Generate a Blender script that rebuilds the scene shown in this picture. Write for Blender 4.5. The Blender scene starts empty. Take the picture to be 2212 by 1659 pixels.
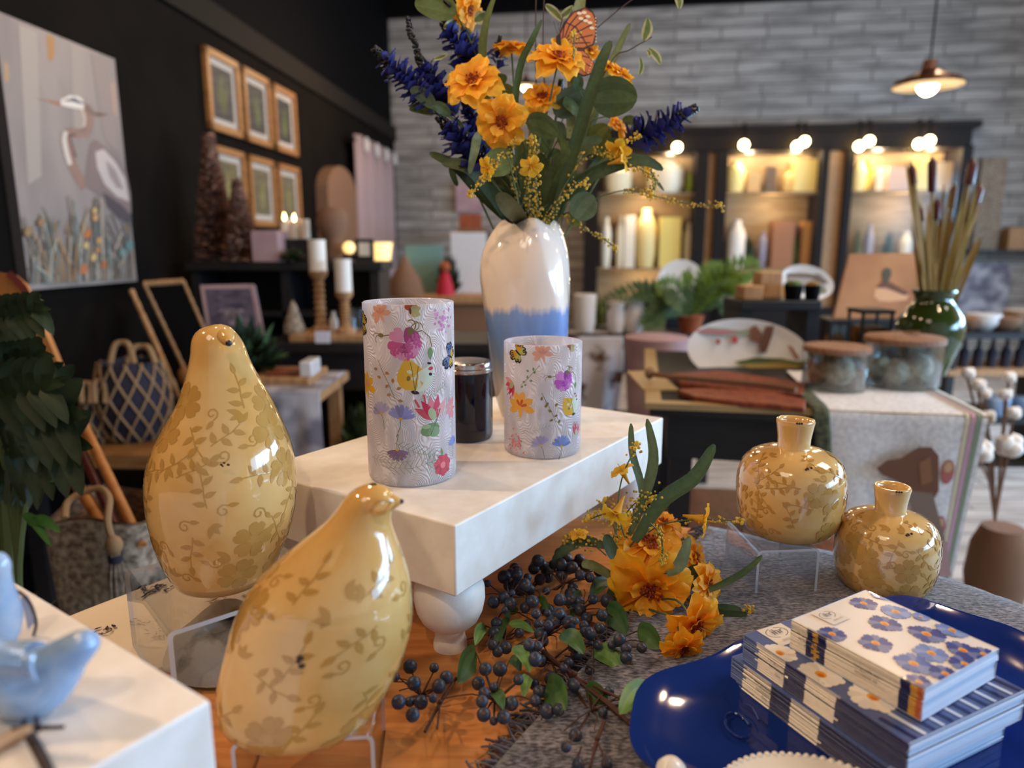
import bpy, math, random
from mathutils import Vector as V, Matrix, noise as mnoise
RND = random.Random(11)
scn = bpy.context.scene
COL = scn.collection
PI = math.pi
# ---------------------------------------------------------------- camera
FPX = 1530.0
TH = math.radians(11.1)
CAM = V((0, 0, 1.19))
FWD = V((0, math.cos(TH), -math.sin(TH)))
UP = V((0, math.sin(TH), math.cos(TH)))
RT = V((1, 0, 0))
TZ = 0.76            # table top
SZ = 0.925           # white riser top

def ray(px, py):
    return FWD + RT * ((px - 1106) / FPX) + UP * ((829.5 - py) / FPX)

def onz(px, py, z):
    d = ray(px, py)
    return CAM + d * ((z - CAM.z) / d.z)

def aty(px, py, y):
    d = ray(px, py)
    return CAM + d * (y / d.y)

def onpl(px, py, p0, n):
    d = ray(px, py)
    return CAM + d * ((p0 - CAM).dot(n) / d.dot(n))

def mpp(p):
    return (V(p) - CAM).dot(FWD) / FPX

cam_d = bpy.data.cameras.new('camera')
cam_o = bpy.data.objects.new('camera', cam_d)
COL.objects.link(cam_o)
cam_o.location = CAM
cam_o.rotation_euler = (PI / 2 - TH, 0, 0)
cam_d.sensor_width = 36
cam_d.lens = 36 * FPX / 2212
cam_d.clip_start = 0.02
cam_d.dof.use_dof = True
cam_d.dof.focus_distance = 0.78
cam_d.dof.aperture_fstop = 3.1
scn.camera = cam_o
scn.view_settings.view_transform = 'Standard'
scn.view_settings.look = 'None'
scn.view_settings.gamma = 1
scn.view_settings.use_curve_mapping = False
scn.view_settings.exposure = 0.0

# ---------------------------------------------------------------- materials
def lin(c):
    c = c / 255.0
    return c / 12.92 if c <= 0.04045 else ((c + 0.055) / 1.055) ** 2.4

def hx(s):
    return (lin(int(s[0:2], 16)), lin(int(s[2:4], 16)), lin(int(s[4:6], 16)), 1)

MATS = {}

def mat(name, c='808080', rough=.5, metal=0, spec=.5, coat=0, trans=0, ior=1.45, c2=None, ns=20, nd=4, stretch=(1, 1, 1),
        ramp=(.35, .65), bump=0, bs=None, attr=False, emit=None, es=1, alpha=1, sheen=0, sub=0, tl=0, bstretch=None, wave=0):
    m = bpy.data.materials.new(name)
    m.use_nodes = True
    nt = m.node_tree
    N, L = nt.nodes, nt.links
    b = N['Principled BSDF']
    b.inputs['Roughness'].default_value = rough
    b.inputs['Metallic'].default_value = metal
    b.inputs['Specular IOR Level'].default_value = spec
    b.inputs['Coat Weight'].default_value = coat
    b.inputs['Coat Roughness'].default_value = .04
    b.inputs['Transmission Weight'].default_value = trans
    b.inputs['IOR'].default_value = ior
    b.inputs['Alpha'].default_value = alpha
    b.inputs['Sheen Weight'].default_value = sheen
    base = hx(c)
    b.inputs['Base Color'].default_value = base
    tc = N.new('ShaderNodeTexCoord')
    colout = None
    if attr:
        a = N.new('ShaderNodeAttribute'); a.attribute_name = 'Col'
        colout = a.outputs['Color']
    if c2:
        mp = N.new('ShaderNodeMapping'); mp.inputs['Scale'].default_value = stretch
        L.new(tc.outputs['Object'], mp.inputs['Vector'])
        nz = N.new('ShaderNodeTexNoise'); nz.inputs['Scale'].default_value = ns; nz.inputs['Detail'].default_value = nd
        L.new(mp.outputs['Vector'], nz.inputs['Vector'])
        fac = nz.outputs['Fac']
        if wave:
            wv = N.new('ShaderNodeTexWave'); wv.inputs['Scale'].default_value = wave; wv.inputs['Distortion'].default_value = 4
            wv.inputs['Detail'].default_value = 3
            L.new(mp.outputs['Vector'], wv.inputs['Vector'])
            fac = wv.outputs['Fac']
        r = N.new('ShaderNodeMapRange')
        r.inputs['From Min'].default_value = ramp[0]; r.inputs['From Max'].default_value = ramp[1]
        L.new(fac, r.inputs['Value'])
        mx = N.new('ShaderNodeMix'); mx.data_type = 'RGBA'
        if attr:
            mx.blend_type = 'MULTIPLY'
            L.new(colout, mx.inputs[6])
        else:
            mx.inputs[6].default_value = base
        mx.inputs[7].default_value = hx(c2)
        L.new(r.outputs['Result'], mx.inputs['Factor'])
        colout = mx.outputs[2]
    if colout:
        L.new(colout, b.inputs['Base Color'])
    if bump:
        mp2 = N.new('ShaderNodeMapping'); mp2.inputs['Scale'].default_value = bstretch or stretch
        L.new(tc.outputs['Object'], mp2.inputs['Vector'])
        nb = N.new('ShaderNodeTexNoise'); nb.inputs['Scale'].default_value = bs or ns; nb.inputs['Detail'].default_value = 5
        L.new(mp2.outputs['Vector'], nb.inputs['Vector'])
        bp = N.new('ShaderNodeBump'); bp.inputs['Strength'].default_value = bump; bp.inputs['Distance'].default_value = .002
        L.new(nb.outputs['Fac'], bp.inputs['Height'])
        L.new(bp.outputs['Normal'], b.inputs['Normal'])
    if emit:
        b.inputs['Emission Color'].default_value = hx(emit)
        b.inputs['Emission Strength'].default_value = es
    if tl:      # thin leaf-like light passing through
        out = N['Material Output']
        tr = N.new('ShaderNodeBsdfTranslucent')
        if colout: L.new(colout, tr.inputs['Color'])
        else: tr.inputs['Color'].default_value = base
        ms = N.new('ShaderNodeMixShader'); ms.inputs[0].default_value = tl
        L.new(b.outputs[0], ms.inputs[1]); L.new(tr.outputs[0], ms.inputs[2])
        L.new(ms.outputs[0], out.inputs['Surface'])
    MATS[name] = m
    return m

# ---------------------------------------------------------------- mesh building
class MB:
    def __init__(s):
        s.v = []; s.f = []; s.mi = []; s.c = []
    def add(s, vs, fs, mi=0, c=None):
        n = len(s.v)
        s.v += [tuple(x) for x in vs]
        for f in fs:
            s.f.append(tuple(i + n for i in f)); s.mi.append(mi); s.c.append(c)
        return s
    def box(s, lo, hi, mi=0, c=None, M=None):
        (a, b, d), (e, g, h) = lo, hi
        vs = [V(p) for p in ((a, b, d), (e, b, d), (e, g, d), (a, g, d), (a, b, h), (e, b, h), (e, g, h), (a, g, h))]
        if M is not None: vs = [M @ p for p in vs]
        return s.add(vs, [(3, 2, 1, 0), (4, 5, 6, 7), (0, 1, 5, 4), (1, 2, 6, 5), (2, 3, 7, 6), (3, 0, 4, 7)], mi, c)
    def tube(s, pts, r, seg=8, mi=0, c=None, cap=True, flat=1):
        pts = [V(p) for p in pts]
        n = len(pts)
        rs = r if isinstance(r, (list, tuple)) else [r] * n
        vs = []; t0 = None; u = None
        for i, p in enumerate(pts):
            t = (pts[min(i + 1, n - 1)] - pts[max(i - 1, 0)])
            t = t.normalized() if t.length > 1e-9 else (t0 or V((0, 0, 1)))
            if u is None:
                u = t.orthogonal().normalized()
            else:
                u = u - t * u.dot(t)
                u = u.normalized() if u.length > 1e-9 else t.orthogonal().normalized()
            w = t.cross(u)
            for k in range(seg):
                a = 2 * PI * k / seg
                vs.append(p + u * (math.cos(a) * rs[i]) + w * (math.sin(a) * rs[i] * flat))
            t0 = t
        fs = []
        for i in range(n - 1):
            for k in range(seg):
                k2 = (k + 1) % seg
                fs.append((i * seg + k, i * seg + k2, (i + 1) * seg + k2, (i + 1) * seg + k))
        if cap:
            fs.append(tuple(range(seg - 1, -1, -1)))
            fs.append(tuple(range((n - 1) * seg, n * seg)))
        return s.add(vs, fs, mi, c)
    def lathe(s, prof, seg=32, at=(0, 0, 0), mi=0, c=None, M=None, fn=None):
        at = V(at); vs = []; fs = []
        for i, (r, z) in enumerate(prof):
            for k in range(seg):
                a = 2 * PI * k / seg
                rr = r * (fn(a, z) if fn else 1)
                p = V((rr * math.cos(a), rr * math.sin(a), z))
                vs.append(at + (M @ p if M is not None else p))
        n = len(prof)
        for i in range(n - 1):
            for k in range(seg):
                k2 = (k + 1) % seg
                fs.append((i * seg + k, i * seg + k2, (i + 1) * seg + k2, (i + 1) * seg + k))
        if prof[0][0] > 1e-6: fs.append(tuple(range(seg - 1, -1, -1)))
        if prof[-1][0] > 1e-6: fs.append(tuple(range((n - 1) * seg, n * seg)))
        return s.add(vs, fs, mi, c)
    def ball(s, at, r, seg=12, rings=8, sc=(1, 1, 1), mi=0, c=None, M=None, jit=0):
        at = V(at); vs = []; fs = []
        for i in range(rings + 1):
            ph = PI * i / rings
            for k in range(seg):
                a = 2 * PI * k / seg
                p = V((math.sin(ph) * math.cos(a) * sc[0], math.sin(ph) * math.sin(a) * sc[1], math.cos(ph) * sc[2])) * r
                if jit: p *= 1 + jit * mnoise.noise(p * (2.5 / r) + at * 37)
                vs.append(at + (M @ p if M is not None else p))
        for i in range(rings):
            for k in range(seg):
                k2 = (k + 1) % seg
                if i == 0: fs.append((k, (i + 1) * seg + k, (i + 1) * seg + k2))
                elif i == rings - 1: fs.append((i * seg + k, (i + 1) * seg + k, i * seg + k2))
                else: fs.append((i * seg + k, (i + 1) * seg + k, (i + 1) * seg + k2, i * seg + k2))
        return s.add(vs, fs, mi, c)
    def grid(s, fn, nu, nv, closeu=False, mi=0, c=None, cf=None):
        vs = []
        for j in range(nv + 1):
            for i in range(nu if closeu else nu + 1):
                vs.append(fn(i / nu, j / nv))
        w = nu if closeu else nu + 1
        n0 = len(s.v)
        s.v += [tuple(x) for x in vs]
        for j in range(nv):
            for i in range(nu):
                i2 = (i + 1) % w
                s.f.append((n0 + j * w + i, n0 + j * w + i2, n0 + (j + 1) * w + i2, n0 + (j + 1) * w + i))
                s.mi.append(mi); s.c.append(cf((i + .5) / nu, (j + .5) / nv) if cf else c)
        return s
    def prism(s, pts, n, th, mi=0, c=None):
        """outline pts (3D, planar) thickened by th along -n"""
        n = V(n).normalized(); k = len(pts)
        vs = [V(p) for p in pts] + [V(p) - n * th for p in pts]
        fs = [tuple(range(k)), tuple(range(2 * k - 1, k - 1, -1))]
        fs += [(i, i + k, (i + 1) % k + k, (i + 1) % k) for i in range(k)]
        return s.add(vs, fs, mi, c)

def obj(name, mb, mats, parent=None, world=True, bevel=0, seg=2, solid=0, subs=0, sharp=40):
    me = bpy.data.meshes.new(name)
    vs = mb.v
    if parent is not None and world:
        lx = ly = lz = 0; q = parent
        while q is not None:
            lx += q.location.x; ly += q.location.y; lz += q.location.z; q = q.parent
        vs = [(x - lx, y - ly, z - lz) for x, y, z in vs]
    me.from_pydata(vs, [], mb.f)
    if not isinstance(mats, (list, tuple)): mats = [mats]
    for m in mats: me.materials.append(MATS[m] if isinstance(m, str) else m)
    me.polygons.foreach_set('material_index', mb.mi)
    if any(c is not None for c in mb.c):
        at = me.color_attributes.new('Col', 'FLOAT_COLOR', 'CORNER')
        buf = []
        for f, c in zip(mb.f, mb.c):
            c = c or (1, 1, 1, 1)
            buf += list(c[:3]) * 0
            for _ in f: buf += [c[0], c[1], c[2], 1.0]
        at.data.foreach_set('color', buf)
    me.polygons.foreach_set('use_smooth', [True] * len(mb.f))
    me.set_sharp_from_angle(angle=math.radians(sharp))
    me.update()
    o = bpy.data.objects.new(name, me)
    COL.objects.link(o)
    if parent is not None: o.parent = parent
    if bevel:
        b = o.modifiers.new('bevel', 'BEVEL'); b.width = bevel; b.segments = seg; b.limit_method = 'ANGLE'
        b.harden_normals = False
    if solid:
        sm = o.modifiers.new('solid', 'SOLIDIFY'); sm.thickness = solid
    if subs:
        ss = o.modifiers.new('subs', 'SUBSURF'); ss.levels = subs; ss.render_levels = subs
    return o

def tag(o, label=None, cat=None, group=None, kind=None):
    if label: o['label'] = label
    if cat: o['category'] = cat
    if group: o['group'] = group
    if kind: o['kind'] = kind
    return o

def thing(name, label, cat, loc=(0, 0, 0), rz=0, group=None):
    o = bpy.data.objects.new(name, None)
    COL.objects.link(o)
    o.location = loc; o.rotation_euler = (0, 0, rz)
    o.empty_display_size = .02
    return tag(o, label, cat, group)

def struct(o):
    o['kind'] = 'structure'; return o

def spl(pts, n):
    """Catmull-Rom through pts -> n+1 points"""
    pts = [V(p) for p in pts]; out = []; k = len(pts) - 1
    for i in range(n + 1):
        t = i / n * k; j = min(int(t), k - 1); t -= j
        a, b, c, d = pts[max(j - 1, 0)], pts[j], pts[j + 1], pts[min(j + 2, k)]
        out.append(.5 * ((2 * b) + (c - a) * t + (2 * a - 5 * b + 4 * c - d) * t * t + (3 * b - a - 3 * c + d) * t ** 3))
    return out

def spl1(xs, ys, x):
    """smooth 1D interpolation"""
    n = len(xs)
    if x <= xs[0]: return ys[0]
    if x >= xs[-1]: return ys[-1]
    j = 0
    while xs[j + 1] < x: j += 1
    h = xs[j + 1] - xs[j]; t = (x - xs[j]) / h
    m0 = (ys[j + 1] - ys[j - 1]) / (xs[j + 1] - xs[j - 1]) * h if j > 0 else (ys[j + 1] - ys[j])
    m1 = (ys[j + 2] - ys[j]) / (xs[j + 2] - xs[j]) * h if j + 2 < n else (ys[j + 1] - ys[j])
    return (2 * t ** 3 - 3 * t * t + 1) * ys[j] + (t ** 3 - 2 * t * t + t) * m0 + (-2 * t ** 3 + 3 * t * t) * ys[j + 1] + (t ** 3 - t * t) * m1

def frame(n, up=(0, 0, 1), at=(0, 0, 0)):
    """4x4 with local z along n, local y near up"""
    n = V(n).normalized(); up = V(up)
    x = up.cross(n)
    if x.length < 1e-5: x = V((1, 0, 0))
    x.normalize(); y = n.cross(x)
    M = Matrix((x, y, n)).transposed().to_4x4()
    M.translation = V(at)
    return M

def jc(c, a=.06):
    """colour jitter"""
    k = 1 + RND.uniform(-a, a)
    return (c[0] * k, c[1] * k, c[2] * k, 1)

# decals: motifs mapped onto a parametric surface S(u,v)->point
def decal(mb, S, u0, v0, rot, scale, motif, off=.0004, mi=0, flip=1, colmap=None):
    e = 1e-3
    p = S(u0, v0); du = (S(u0 + e, v0) - S(u0 - e, v0)) / (2 * e); dv = (S(u0, v0 + e) - S(u0, v0 - e)) / (2 * e)
    lu = max(du.length, 1e-4); lv = max(dv.length, 1e-4)
    ca, sa = math.cos(rot), math.sin(rot)
    def at(x, y, o):
        X = (x * ca - y * sa) * scale; Y = (x * sa + y * ca) * scale
        u = u0 + X / lu; v = min(max(v0 + Y / lv, .002), .998)
        q = S(u, v); a = S(u + e, v) - S(u - e, v); b = S(u, v + e) - S(u, v - e)
        n = a.cross(b)
        if n.length > 1e-12: q = q + n.normalized() * (o * flip)
        return q
    for li, (poly, c) in enumerate(motif):
        cx = sum(a for a, _ in poly) / len(poly); cy = sum(b for _, b in poly) / len(poly)
        k = len(poly); o = off * (1 + .35 * li / max(1, len(motif)))
        vs = [at(cx, cy, o)]
        for t in (.5, 1):
            for (x, y) in poly: vs.append(at(cx + (x - cx) * t, cy + (y - cy) * t, o))
        fs = [(0, 1 + i, 1 + (i + 1) % k) for i in range(k)]
        fs += [(1 + i, 1 + k + i, 1 + k + (i + 1) % k, 1 + (i + 1) % k) for i in range(k)]
        if flip < 0: fs = [f[::-1] for f in fs]
        mb.add(vs, fs, mi, c)

# 2D motif pieces
def el(cx, cy, a, b, rot=0, n=12):
    ca, sa = math.cos(rot), math.sin(rot)
    return [(cx + a * math.cos(t) * ca - b * math.sin(t) * sa, cy + a * math.cos(t) * sa + b * math.sin(t) * ca)
            for t in (2 * PI * i / n for i in range(n))]

def leaf2(x0, y0, ang, L, W, n=7):
    out = []
    for i in range(n + 1):
        t = i / n; out.append((L * t, W * math.sin(PI * t ** .8) * .5))
    for i in range(n - 1, 0, -1):
        t = i / n; out.append((L * t, -W * math.sin(PI * t ** .8) * .5))
    ca, sa = math.cos(ang), math.sin(ang)
    return [(x0 + x * ca - y * sa, y0 + x * sa + y * ca) for x, y in out]

def petal2(x0, y0, ang, L, W, notch=.12, n=5):
    pr = [(0, .06), (.25, .30), (.5, .46), (.75, .5), (.92, .36), (1, .16)]
    pts = [(L * t, W * w) for t, w in pr] + [(L * (1 - notch), 0)] + [(L * t, -W * w) for t, w in pr[::-1]]
    ca, sa = math.cos(ang), math.sin(ang)
    return [(x0 + x * ca - y * sa, y0 + x * sa + y * ca) for x, y in pts]

def line2(pts, w):
    """list of quads along a polyline"""
    out = []
    for (a, b), (c, d) in zip(pts[:-1], pts[1:]):
        l = math.hypot(c - a, d - b) or 1
        nx, ny = -(d - b) / l * w / 2, (c - a) / l * w / 2
        out.append([(a + nx, b + ny), (a - nx, b - ny), (c - nx, d - ny), (c + nx, d + ny)])
    return out

def curl2(x0, y0, ang, R, turns=.8, w=.05, n=9, s=1):
    pts = []
    x, y, a = x0, y0, ang
    for i in range(n):
        pts.append((x, y)); st = 2 * PI * R * turns / n * (1 - i / n * .6)
        x += math.cos(a) * st; y += math.sin(a) * st; a += s * 2 * PI * turns / n * (1 + i / n * .5)
    return line2(pts, w)

def flower2(c, n=5, r=1, cc=None, rc=.18):
    m = [(petal2(.12 * math.cos(2 * PI * i / n), .12 * math.sin(2 * PI * i / n), 2 * PI * i / n, r * .86, r * .8), c) for i in range(n)]
    if cc: m.append((el(0, 0, rc, rc), cc))
    return m

def text_mesh(txt, size, font_scale_x=1):
    cu = bpy.data.curves.new('txt', 'FONT'); cu.body = txt; cu.size = size; cu.align_x = 'CENTER'; cu.align_y = 'CENTER'
    cu.resolution_u = 3
    o = bpy.data.objects.new('txt', cu); COL.objects.link(o)
    dg = bpy.context.evaluated_depsgraph_get(); dg.update()
    me = bpy.data.meshes.new_from_object(o.evaluated_get(dg))
    vs = [tuple(v.co) for v in me.vertices]; fs = [tuple(p.vertices) for p in me.polygons]
    bpy.data.objects.remove(o); bpy.data.curves.remove(cu); bpy.data.meshes.remove(me)
    return vs, fs
# ================================================================ setting
mat('wall_dark', '181410', rough=.92, spec=.08, c2='120f0d', ns=3)
mat('black_matte', '0a0a0c', rough=.8, spec=.08)
mat('black_wood', '121013', rough=.55, c2='1c1819', ns=14, stretch=(1, 1, 6))
mat('trim_dark', '221e1a', rough=.8, spec=.15)
mat('white_wall', 'cfc8be', rough=.9)

def plank_mat(name, cols, bw, bh, mortar, horizontal=True, bump=.4, msz=.006, rough=.8):
    m = bpy.data.materials.new(name); m.use_nodes = True
    nt = m.node_tree; N, L = nt.nodes, nt.links; b = N['Principled BSDF']
    tc = N.new('ShaderNodeTexCoord'); sp = N.new('ShaderNodeSeparateXYZ'); cb = N.new('ShaderNodeCombineXYZ')
    L.new(tc.outputs['Object'], sp.inputs[0]); L.new(sp.outputs['X'], cb.inputs['X'])
    L.new(sp.outputs['Z' if horizontal else 'Y'], cb.inputs['Y'])
    br = N.new('ShaderNodeTexBrick'); br.inputs['Scale'].default_value = 1
    br.inputs['Brick Width'].default_value = bw; br.inputs['Row Height'].default_value = bh
    br.inputs['Mortar Size'].default_value = msz; br.inputs['Color1'].default_value = hx(cols[0]); br.inputs['Color2'].default_value = hx(cols[1])
    br.inputs['Mortar'].default_value = hx(mortar); br.offset = .37; br.squash = .7; br.squash_frequency = 3
    L.new(cb.outputs[0], br.inputs['Vector'])
    mp = N.new('ShaderNodeMapping'); mp.inputs['Scale'].default_value = (1.6, 9, 9)
    L.new(cb.outputs[0], mp.inputs[0])
    nz = N.new('ShaderNodeTexNoise'); nz.inputs['Scale'].default_value = 1.3; nz.inputs['Detail'].default_value = 6
    L.new(mp.outputs[0], nz.inputs['Vector'])
    r = N.new('ShaderNodeMapRange'); r.inputs['From Min'].default_value = .42; r.inputs['From Max'].default_value = .68
    L.new(nz.outputs['Fac'], r.inputs['Value'])
    mx = N.new('ShaderNodeMix'); mx.data_type = 'RGBA'; mx.inputs[7].default_value = hx(cols[2])
    L.new(r.outputs['Result'], mx.inputs['Factor']); L.new(br.outputs['Color'], mx.inputs[6])
    L.new(mx.outputs[2], b.inputs['Base Color'])
    b.inputs['Roughness'].default_value = rough
    bp = N.new('ShaderNodeBump'); bp.inputs['Strength'].default_value = bump; bp.inputs['Distance'].default_value = .01
    L.new(br.outputs['Fac'], bp.inputs['Height']); bp.invert = True; L.new(bp.outputs[0], b.inputs['Normal'])
    MATS[name] = m
    return m

plank_mat('grey_plank', ('a29c96', 'b4aea8', '77726d'), .62, .105, '4a4540')
plank_mat('floor_plank', ('b3a9a1', 'c4b9b0', '8f847d'), 1.3, .14, '3a3432', horizontal=False, bump=.2, rough=.6)

WL = V((-1.85, 0, 0)); NWL = V((1, -.0763, 0)).normalized(); DWL = V((.0763, 1, 0)).normalized()
def onw(px, py, off=0):
    return onpl(px, py, WL + NWL * off, NWL)
COR = onw(857, 500); COR.z = 0
BA = math.radians(8)
DBW = V((math.cos(BA), -math.sin(BA), 0)); NBW = V((-math.sin(BA), -math.cos(BA), 0))
def onb(px, py, off=0):
    return onpl(px, py, COR + NBW * off, NBW)
RX = 5.2             # right wall
H1 = onw(857, 282).z # left wall trim height
H2 = 3.85            # ceiling

def placed(o, at, rz):
    o.location = at; o.rotation_euler = (0, 0, rz); return o
# floor, ceiling
struct(obj('floor', MB().box((-3.2, -3.2, -.1), (7, 10.5, 0)), 'floor_plank'))
struct(obj('ceiling', MB().box((-3.2, -3.2, H2), (7, 10.5, H2 + .1)), 'black_matte'))
# left wall in its own frame: x along wall
lw_rz = math.atan2(DWL.y, DWL.x)
wl0 = WL - DWL * 3.2
LWL = (COR - wl0).length
o = struct(obj('wall_left', MB().box((0, 0, 0), (LWL, .15, H1)), 'wall_dark')); placed(o, wl0, lw_rz)
o = struct(obj('wall_upper_left', MB().box((0, .02, H1), (LWL, .15, H2)), 'black_matte')); placed(o, wl0, lw_rz)
o = struct(obj('trim_1', MB().box((0, -.03, H1 - .13), (LWL, .04, H1 + .01)), 'trim_dark', bevel=.006)); placed(o, wl0, lw_rz)
o = struct(obj('baseboard_left', MB().box((0, -.02, 0), (LWL, 0.01, .14)), 'black_matte', bevel=.004)); placed(o, wl0, lw_rz)
BL = (RX + .3 - COR.x) / math.cos(BA)
o = struct(obj('wall_back', MB().box((-.2, 0, 0), (BL, .15, H2)), 'grey_plank')); placed(o, COR, -BA)
# dark soffit above the plank wall
o = struct(obj('trim_2', MB().box((-.2, -.1, onb(857, 40).z), (BL, .02, H2)), 'black_matte')); placed(o, COR, -BA)
# rear and right walls with shop windows
struct(obj('wall_rear', MB().box((-2.6, -3.15, 0), (RX + .2, -3.0, H2)), 'white_wall'))
yb = COR.y - math.tan(BA) * (RX - COR.x)
WIN = [(-2.2, -1.25), (-1.1, -.15), (0, .95), (2.2, 3.2), (3.5, 4.5)]  # last two openings are added, unseen, to bring daylight onto the back wall
mb = MB()
mb.box((RX, -3.1, 0), (RX + .15, yb + .1, .55)); mb.box((RX, -3.1, 2.6), (RX + .15, yb + .1, H2))
ys = [-3.1] + [y for w in WIN for y in w] + [yb + .1]
for a, b in zip(ys[::2], ys[1::2]): mb.box((RX, a, .55), (RX + .15, b, 2.6))
struct(obj('wall_right', mb, 'white_wall'))
mat('daylight_pane', 'ffffff', rough=.3, emit='a9c9ff', es=.8)
for i, (a, b) in enumerate(WIN):
    fr = MB()
    for lo, hi in (((RX - .02, a, .55), (RX + .1, a + .05, 2.6)), ((RX - .02, b - .05, .55), (RX + .1, b, 2.6)), ((RX - .02, a, .55), (RX + .1, b, .6)),
                   ((RX - .02, a, 2.55), (RX + .1, b, 2.6)), ((RX - .02, a, 1.75), (RX + .1, b, 1.8))): fr.box(lo, hi)
    w = struct(obj('window_%d' % (i + 1), fr, 'black_matte'))
    obj('window_pane', MB().box((RX + .05, a + .04, .59), (RX + .06, b - .04, 2.56)), 'daylight_pane', w)

# ================================================================ light
def thin(name, tint='ffffff', lo=.03, hi=.6, blend=.3, rough=.03):
    m = bpy.data.materials.new(name); m.use_nodes = True; nt = m.node_tree; N, L = nt.nodes, nt.links
    g = N.new('ShaderNodeBsdfGlossy'); g.inputs['Roughness'].default_value = rough
    tp = N.new('ShaderNodeBsdfTransparent'); tp.inputs[0].default_value = hx(tint)
    fr = N.new('ShaderNodeLayerWeight'); fr.inputs['Blend'].default_value = blend
    mr = N.new('ShaderNodeMapRange'); mr.inputs['To Min'].default_value = lo; mr.inputs['To Max'].default_value = hi
    L.new(fr.outputs['Facing'], mr.inputs['Value']); ms = N.new('ShaderNodeMixShader')
    L.new(mr.outputs[0], ms.inputs[0]); L.new(tp.outputs[0], ms.inputs[1]); L.new(g.outputs[0], ms.inputs[2]); L.new(ms.outputs[0], N['Material Output'].inputs['Surface'])
    MATS[name] = m

def light(kind, name, loc, energy, color=(1, 1, 1), size=.1, size_y=None, tgt=None, spot=None, blend=.4):
    d = bpy.data.lights.new(name, kind); d.energy = energy; d.color = color
    if kind == 'AREA':
        d.size = size
        if size_y: d.shape = 'RECTANGLE'; d.size_y = size_y
    else: d.shadow_soft_size = size
    if kind == 'SPOT': d.spot_size = spot; d.spot_blend = blend
    o = bpy.data.objects.new(name, d); COL.objects.link(o); o.location = loc
    if tgt is not None: o.rotation_euler = (V(tgt) - V(loc)).to_track_quat('-Z', 'Y').to_euler()
    return o
WARM = (1, .68, .41)
WARM2 = (1, .76, .46)
for i, (a, b) in enumerate(WIN):
    light('AREA', 'window_daylight', (RX - .06, (a + b) / 2, 1.6), (46, 64, 112, 115, 115)[i], (.36, .66, 1), 1.95, .9, tgt=(0, (a + b) / 2 + .4, 1.2))
light('SPOT', 'warm_spot', (-1.45, .85, 2.4), 58, WARM, .035, tgt=(.02, .72, .85), spot=math.radians(46), blend=.6)
light('SPOT', 'warm_spot', (-.35, -.75, 2.9), 42, WARM, .035, tgt=(.05, .85, .95), spot=math.radians(44), blend=.6)
light('SPOT', 'warm_spot', (1.6, .9, 2.9), 44, WARM, .04, tgt=(1.2, 2.4, .8), spot=math.radians(60), blend=.6)
light('SPOT', 'warm_spot', (.6, -.5, 3.1), 46, WARM, .04, tgt=(.02, 1.08, 1.42), spot=math.radians(24), blend=.8)  # unseen spot added to brighten the bouquet
light('AREA', 'fill_panel', (-1.4, -1.2, 3.7), 24, (1, .80, .60), 1.2, 1.2, tgt=(-.9, -.6, 0))  # unseen panel added as fill for bird fronts and left-hand faces
light('AREA', 'fill_panel', (3.2, 1.6, 3.7), 85, (1, .88, .76), 1.4, 1.4, tgt=(2.6, 2.0, 0))  # unseen panel added as fill for the right background
for p, e in (((-.9, 2.6, 2.5), 40), ((.3, 4.2, 2.4), 60), ((2.4, 4.3, 2.4), 55), ((3.9, 3.0, 2.4), 40), ((-.6, 5.2, 2.4), 95), ((1.4, 2.4, 2.5), 70), ((-.75, 1.5, 2.6), 60)):  # last one is added, unseen, to warm the bristly basket
    light('POINT', 'warm_point', p, e * .36, WARM, .05)
wd = bpy.data.worlds.new('world'); scn.world = wd; wd.use_nodes = True
wd.node_tree.nodes['Background'].inputs[0].default_value = (.9, .8, .7, 1)
wd.node_tree.nodes['Background'].inputs[1].default_value = .05
# ================================================================ foreground table
mat('table_wood', 'd08a4c', rough=.5, spec=.3, coat=.05, c2='bd763c', ns=9, nd=8, stretch=(1.2, 11, 4), ramp=(.38, .62), bump=.08, bs=30)
mat('white_paint', 'f1ece6', rough=.42, bump=.10, bs=60, bstretch=(1, 8, 1), c2='e6ddd4', ns=30)
mat('grey_weave', '857f86', rough=.95, c2='363138', ns=330, nd=3, ramp=(.35, .62), bump=.9, bs=240, sheen=.3, stretch=(.5, 1.2, 1), bstretch=(.5, 1.2, 1))
mat('fringe_yarn', '4f4a55', rough=.95, attr=True)
mat('toile', 'd6c6b2', rough=.9, bump=.25, bs=160)
mat('print_ink', '3d3240', rough=.9, attr=True)
thin('acrylic', 'f4f6f8', .04, .45, .35)
mat('acrylic_edge', 'c9cdd4', rough=.15, alpha=.75)
TC = V((.05, .42, 0)); TR = .66
t = thing('display_table', 'round orange-brown wooden display table carrying the yellow birds and vases', 'table', (TC.x, TC.y, 0))
tm = MB(); tm.lathe([(TR - .012, TZ - .04), (TR, TZ - .03), (TR, TZ - .008), (TR - .006, TZ), (.001, TZ)], 96, TC)
obj('table_top', tm, 'table_wood', t)
obj('pedestal', MB().lathe([(.28, 0), (.28, .03), (.09, .08), (.07, .3), (.08, .55), (.2, .72), (.001, .72)], 32, TC), 'black_wood', t)

def drape(p, lift=0):
    """lay a table-plane point on the table and over its rim"""
    d = V((p.x - TC.x, p.y - TC.y, 0)); r = d.length; R0 = TR - .004
    if r <= R0: return V((p.x, p.y, TZ + lift))
    e = r - R0; d.normalize(); k = .03
    if e < k * PI / 2:
        a = e / k; return TC + d * (R0 + (k + lift) * math.sin(a)) + V((0, 0, TZ - k + (k + lift) * math.cos(a)))
    return TC + d * (R0 + k + lift + .02 * math.sin(9 * math.atan2(d.y, d.x))) + V((0, 0, TZ - k - (e - k * PI / 2)))

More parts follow.
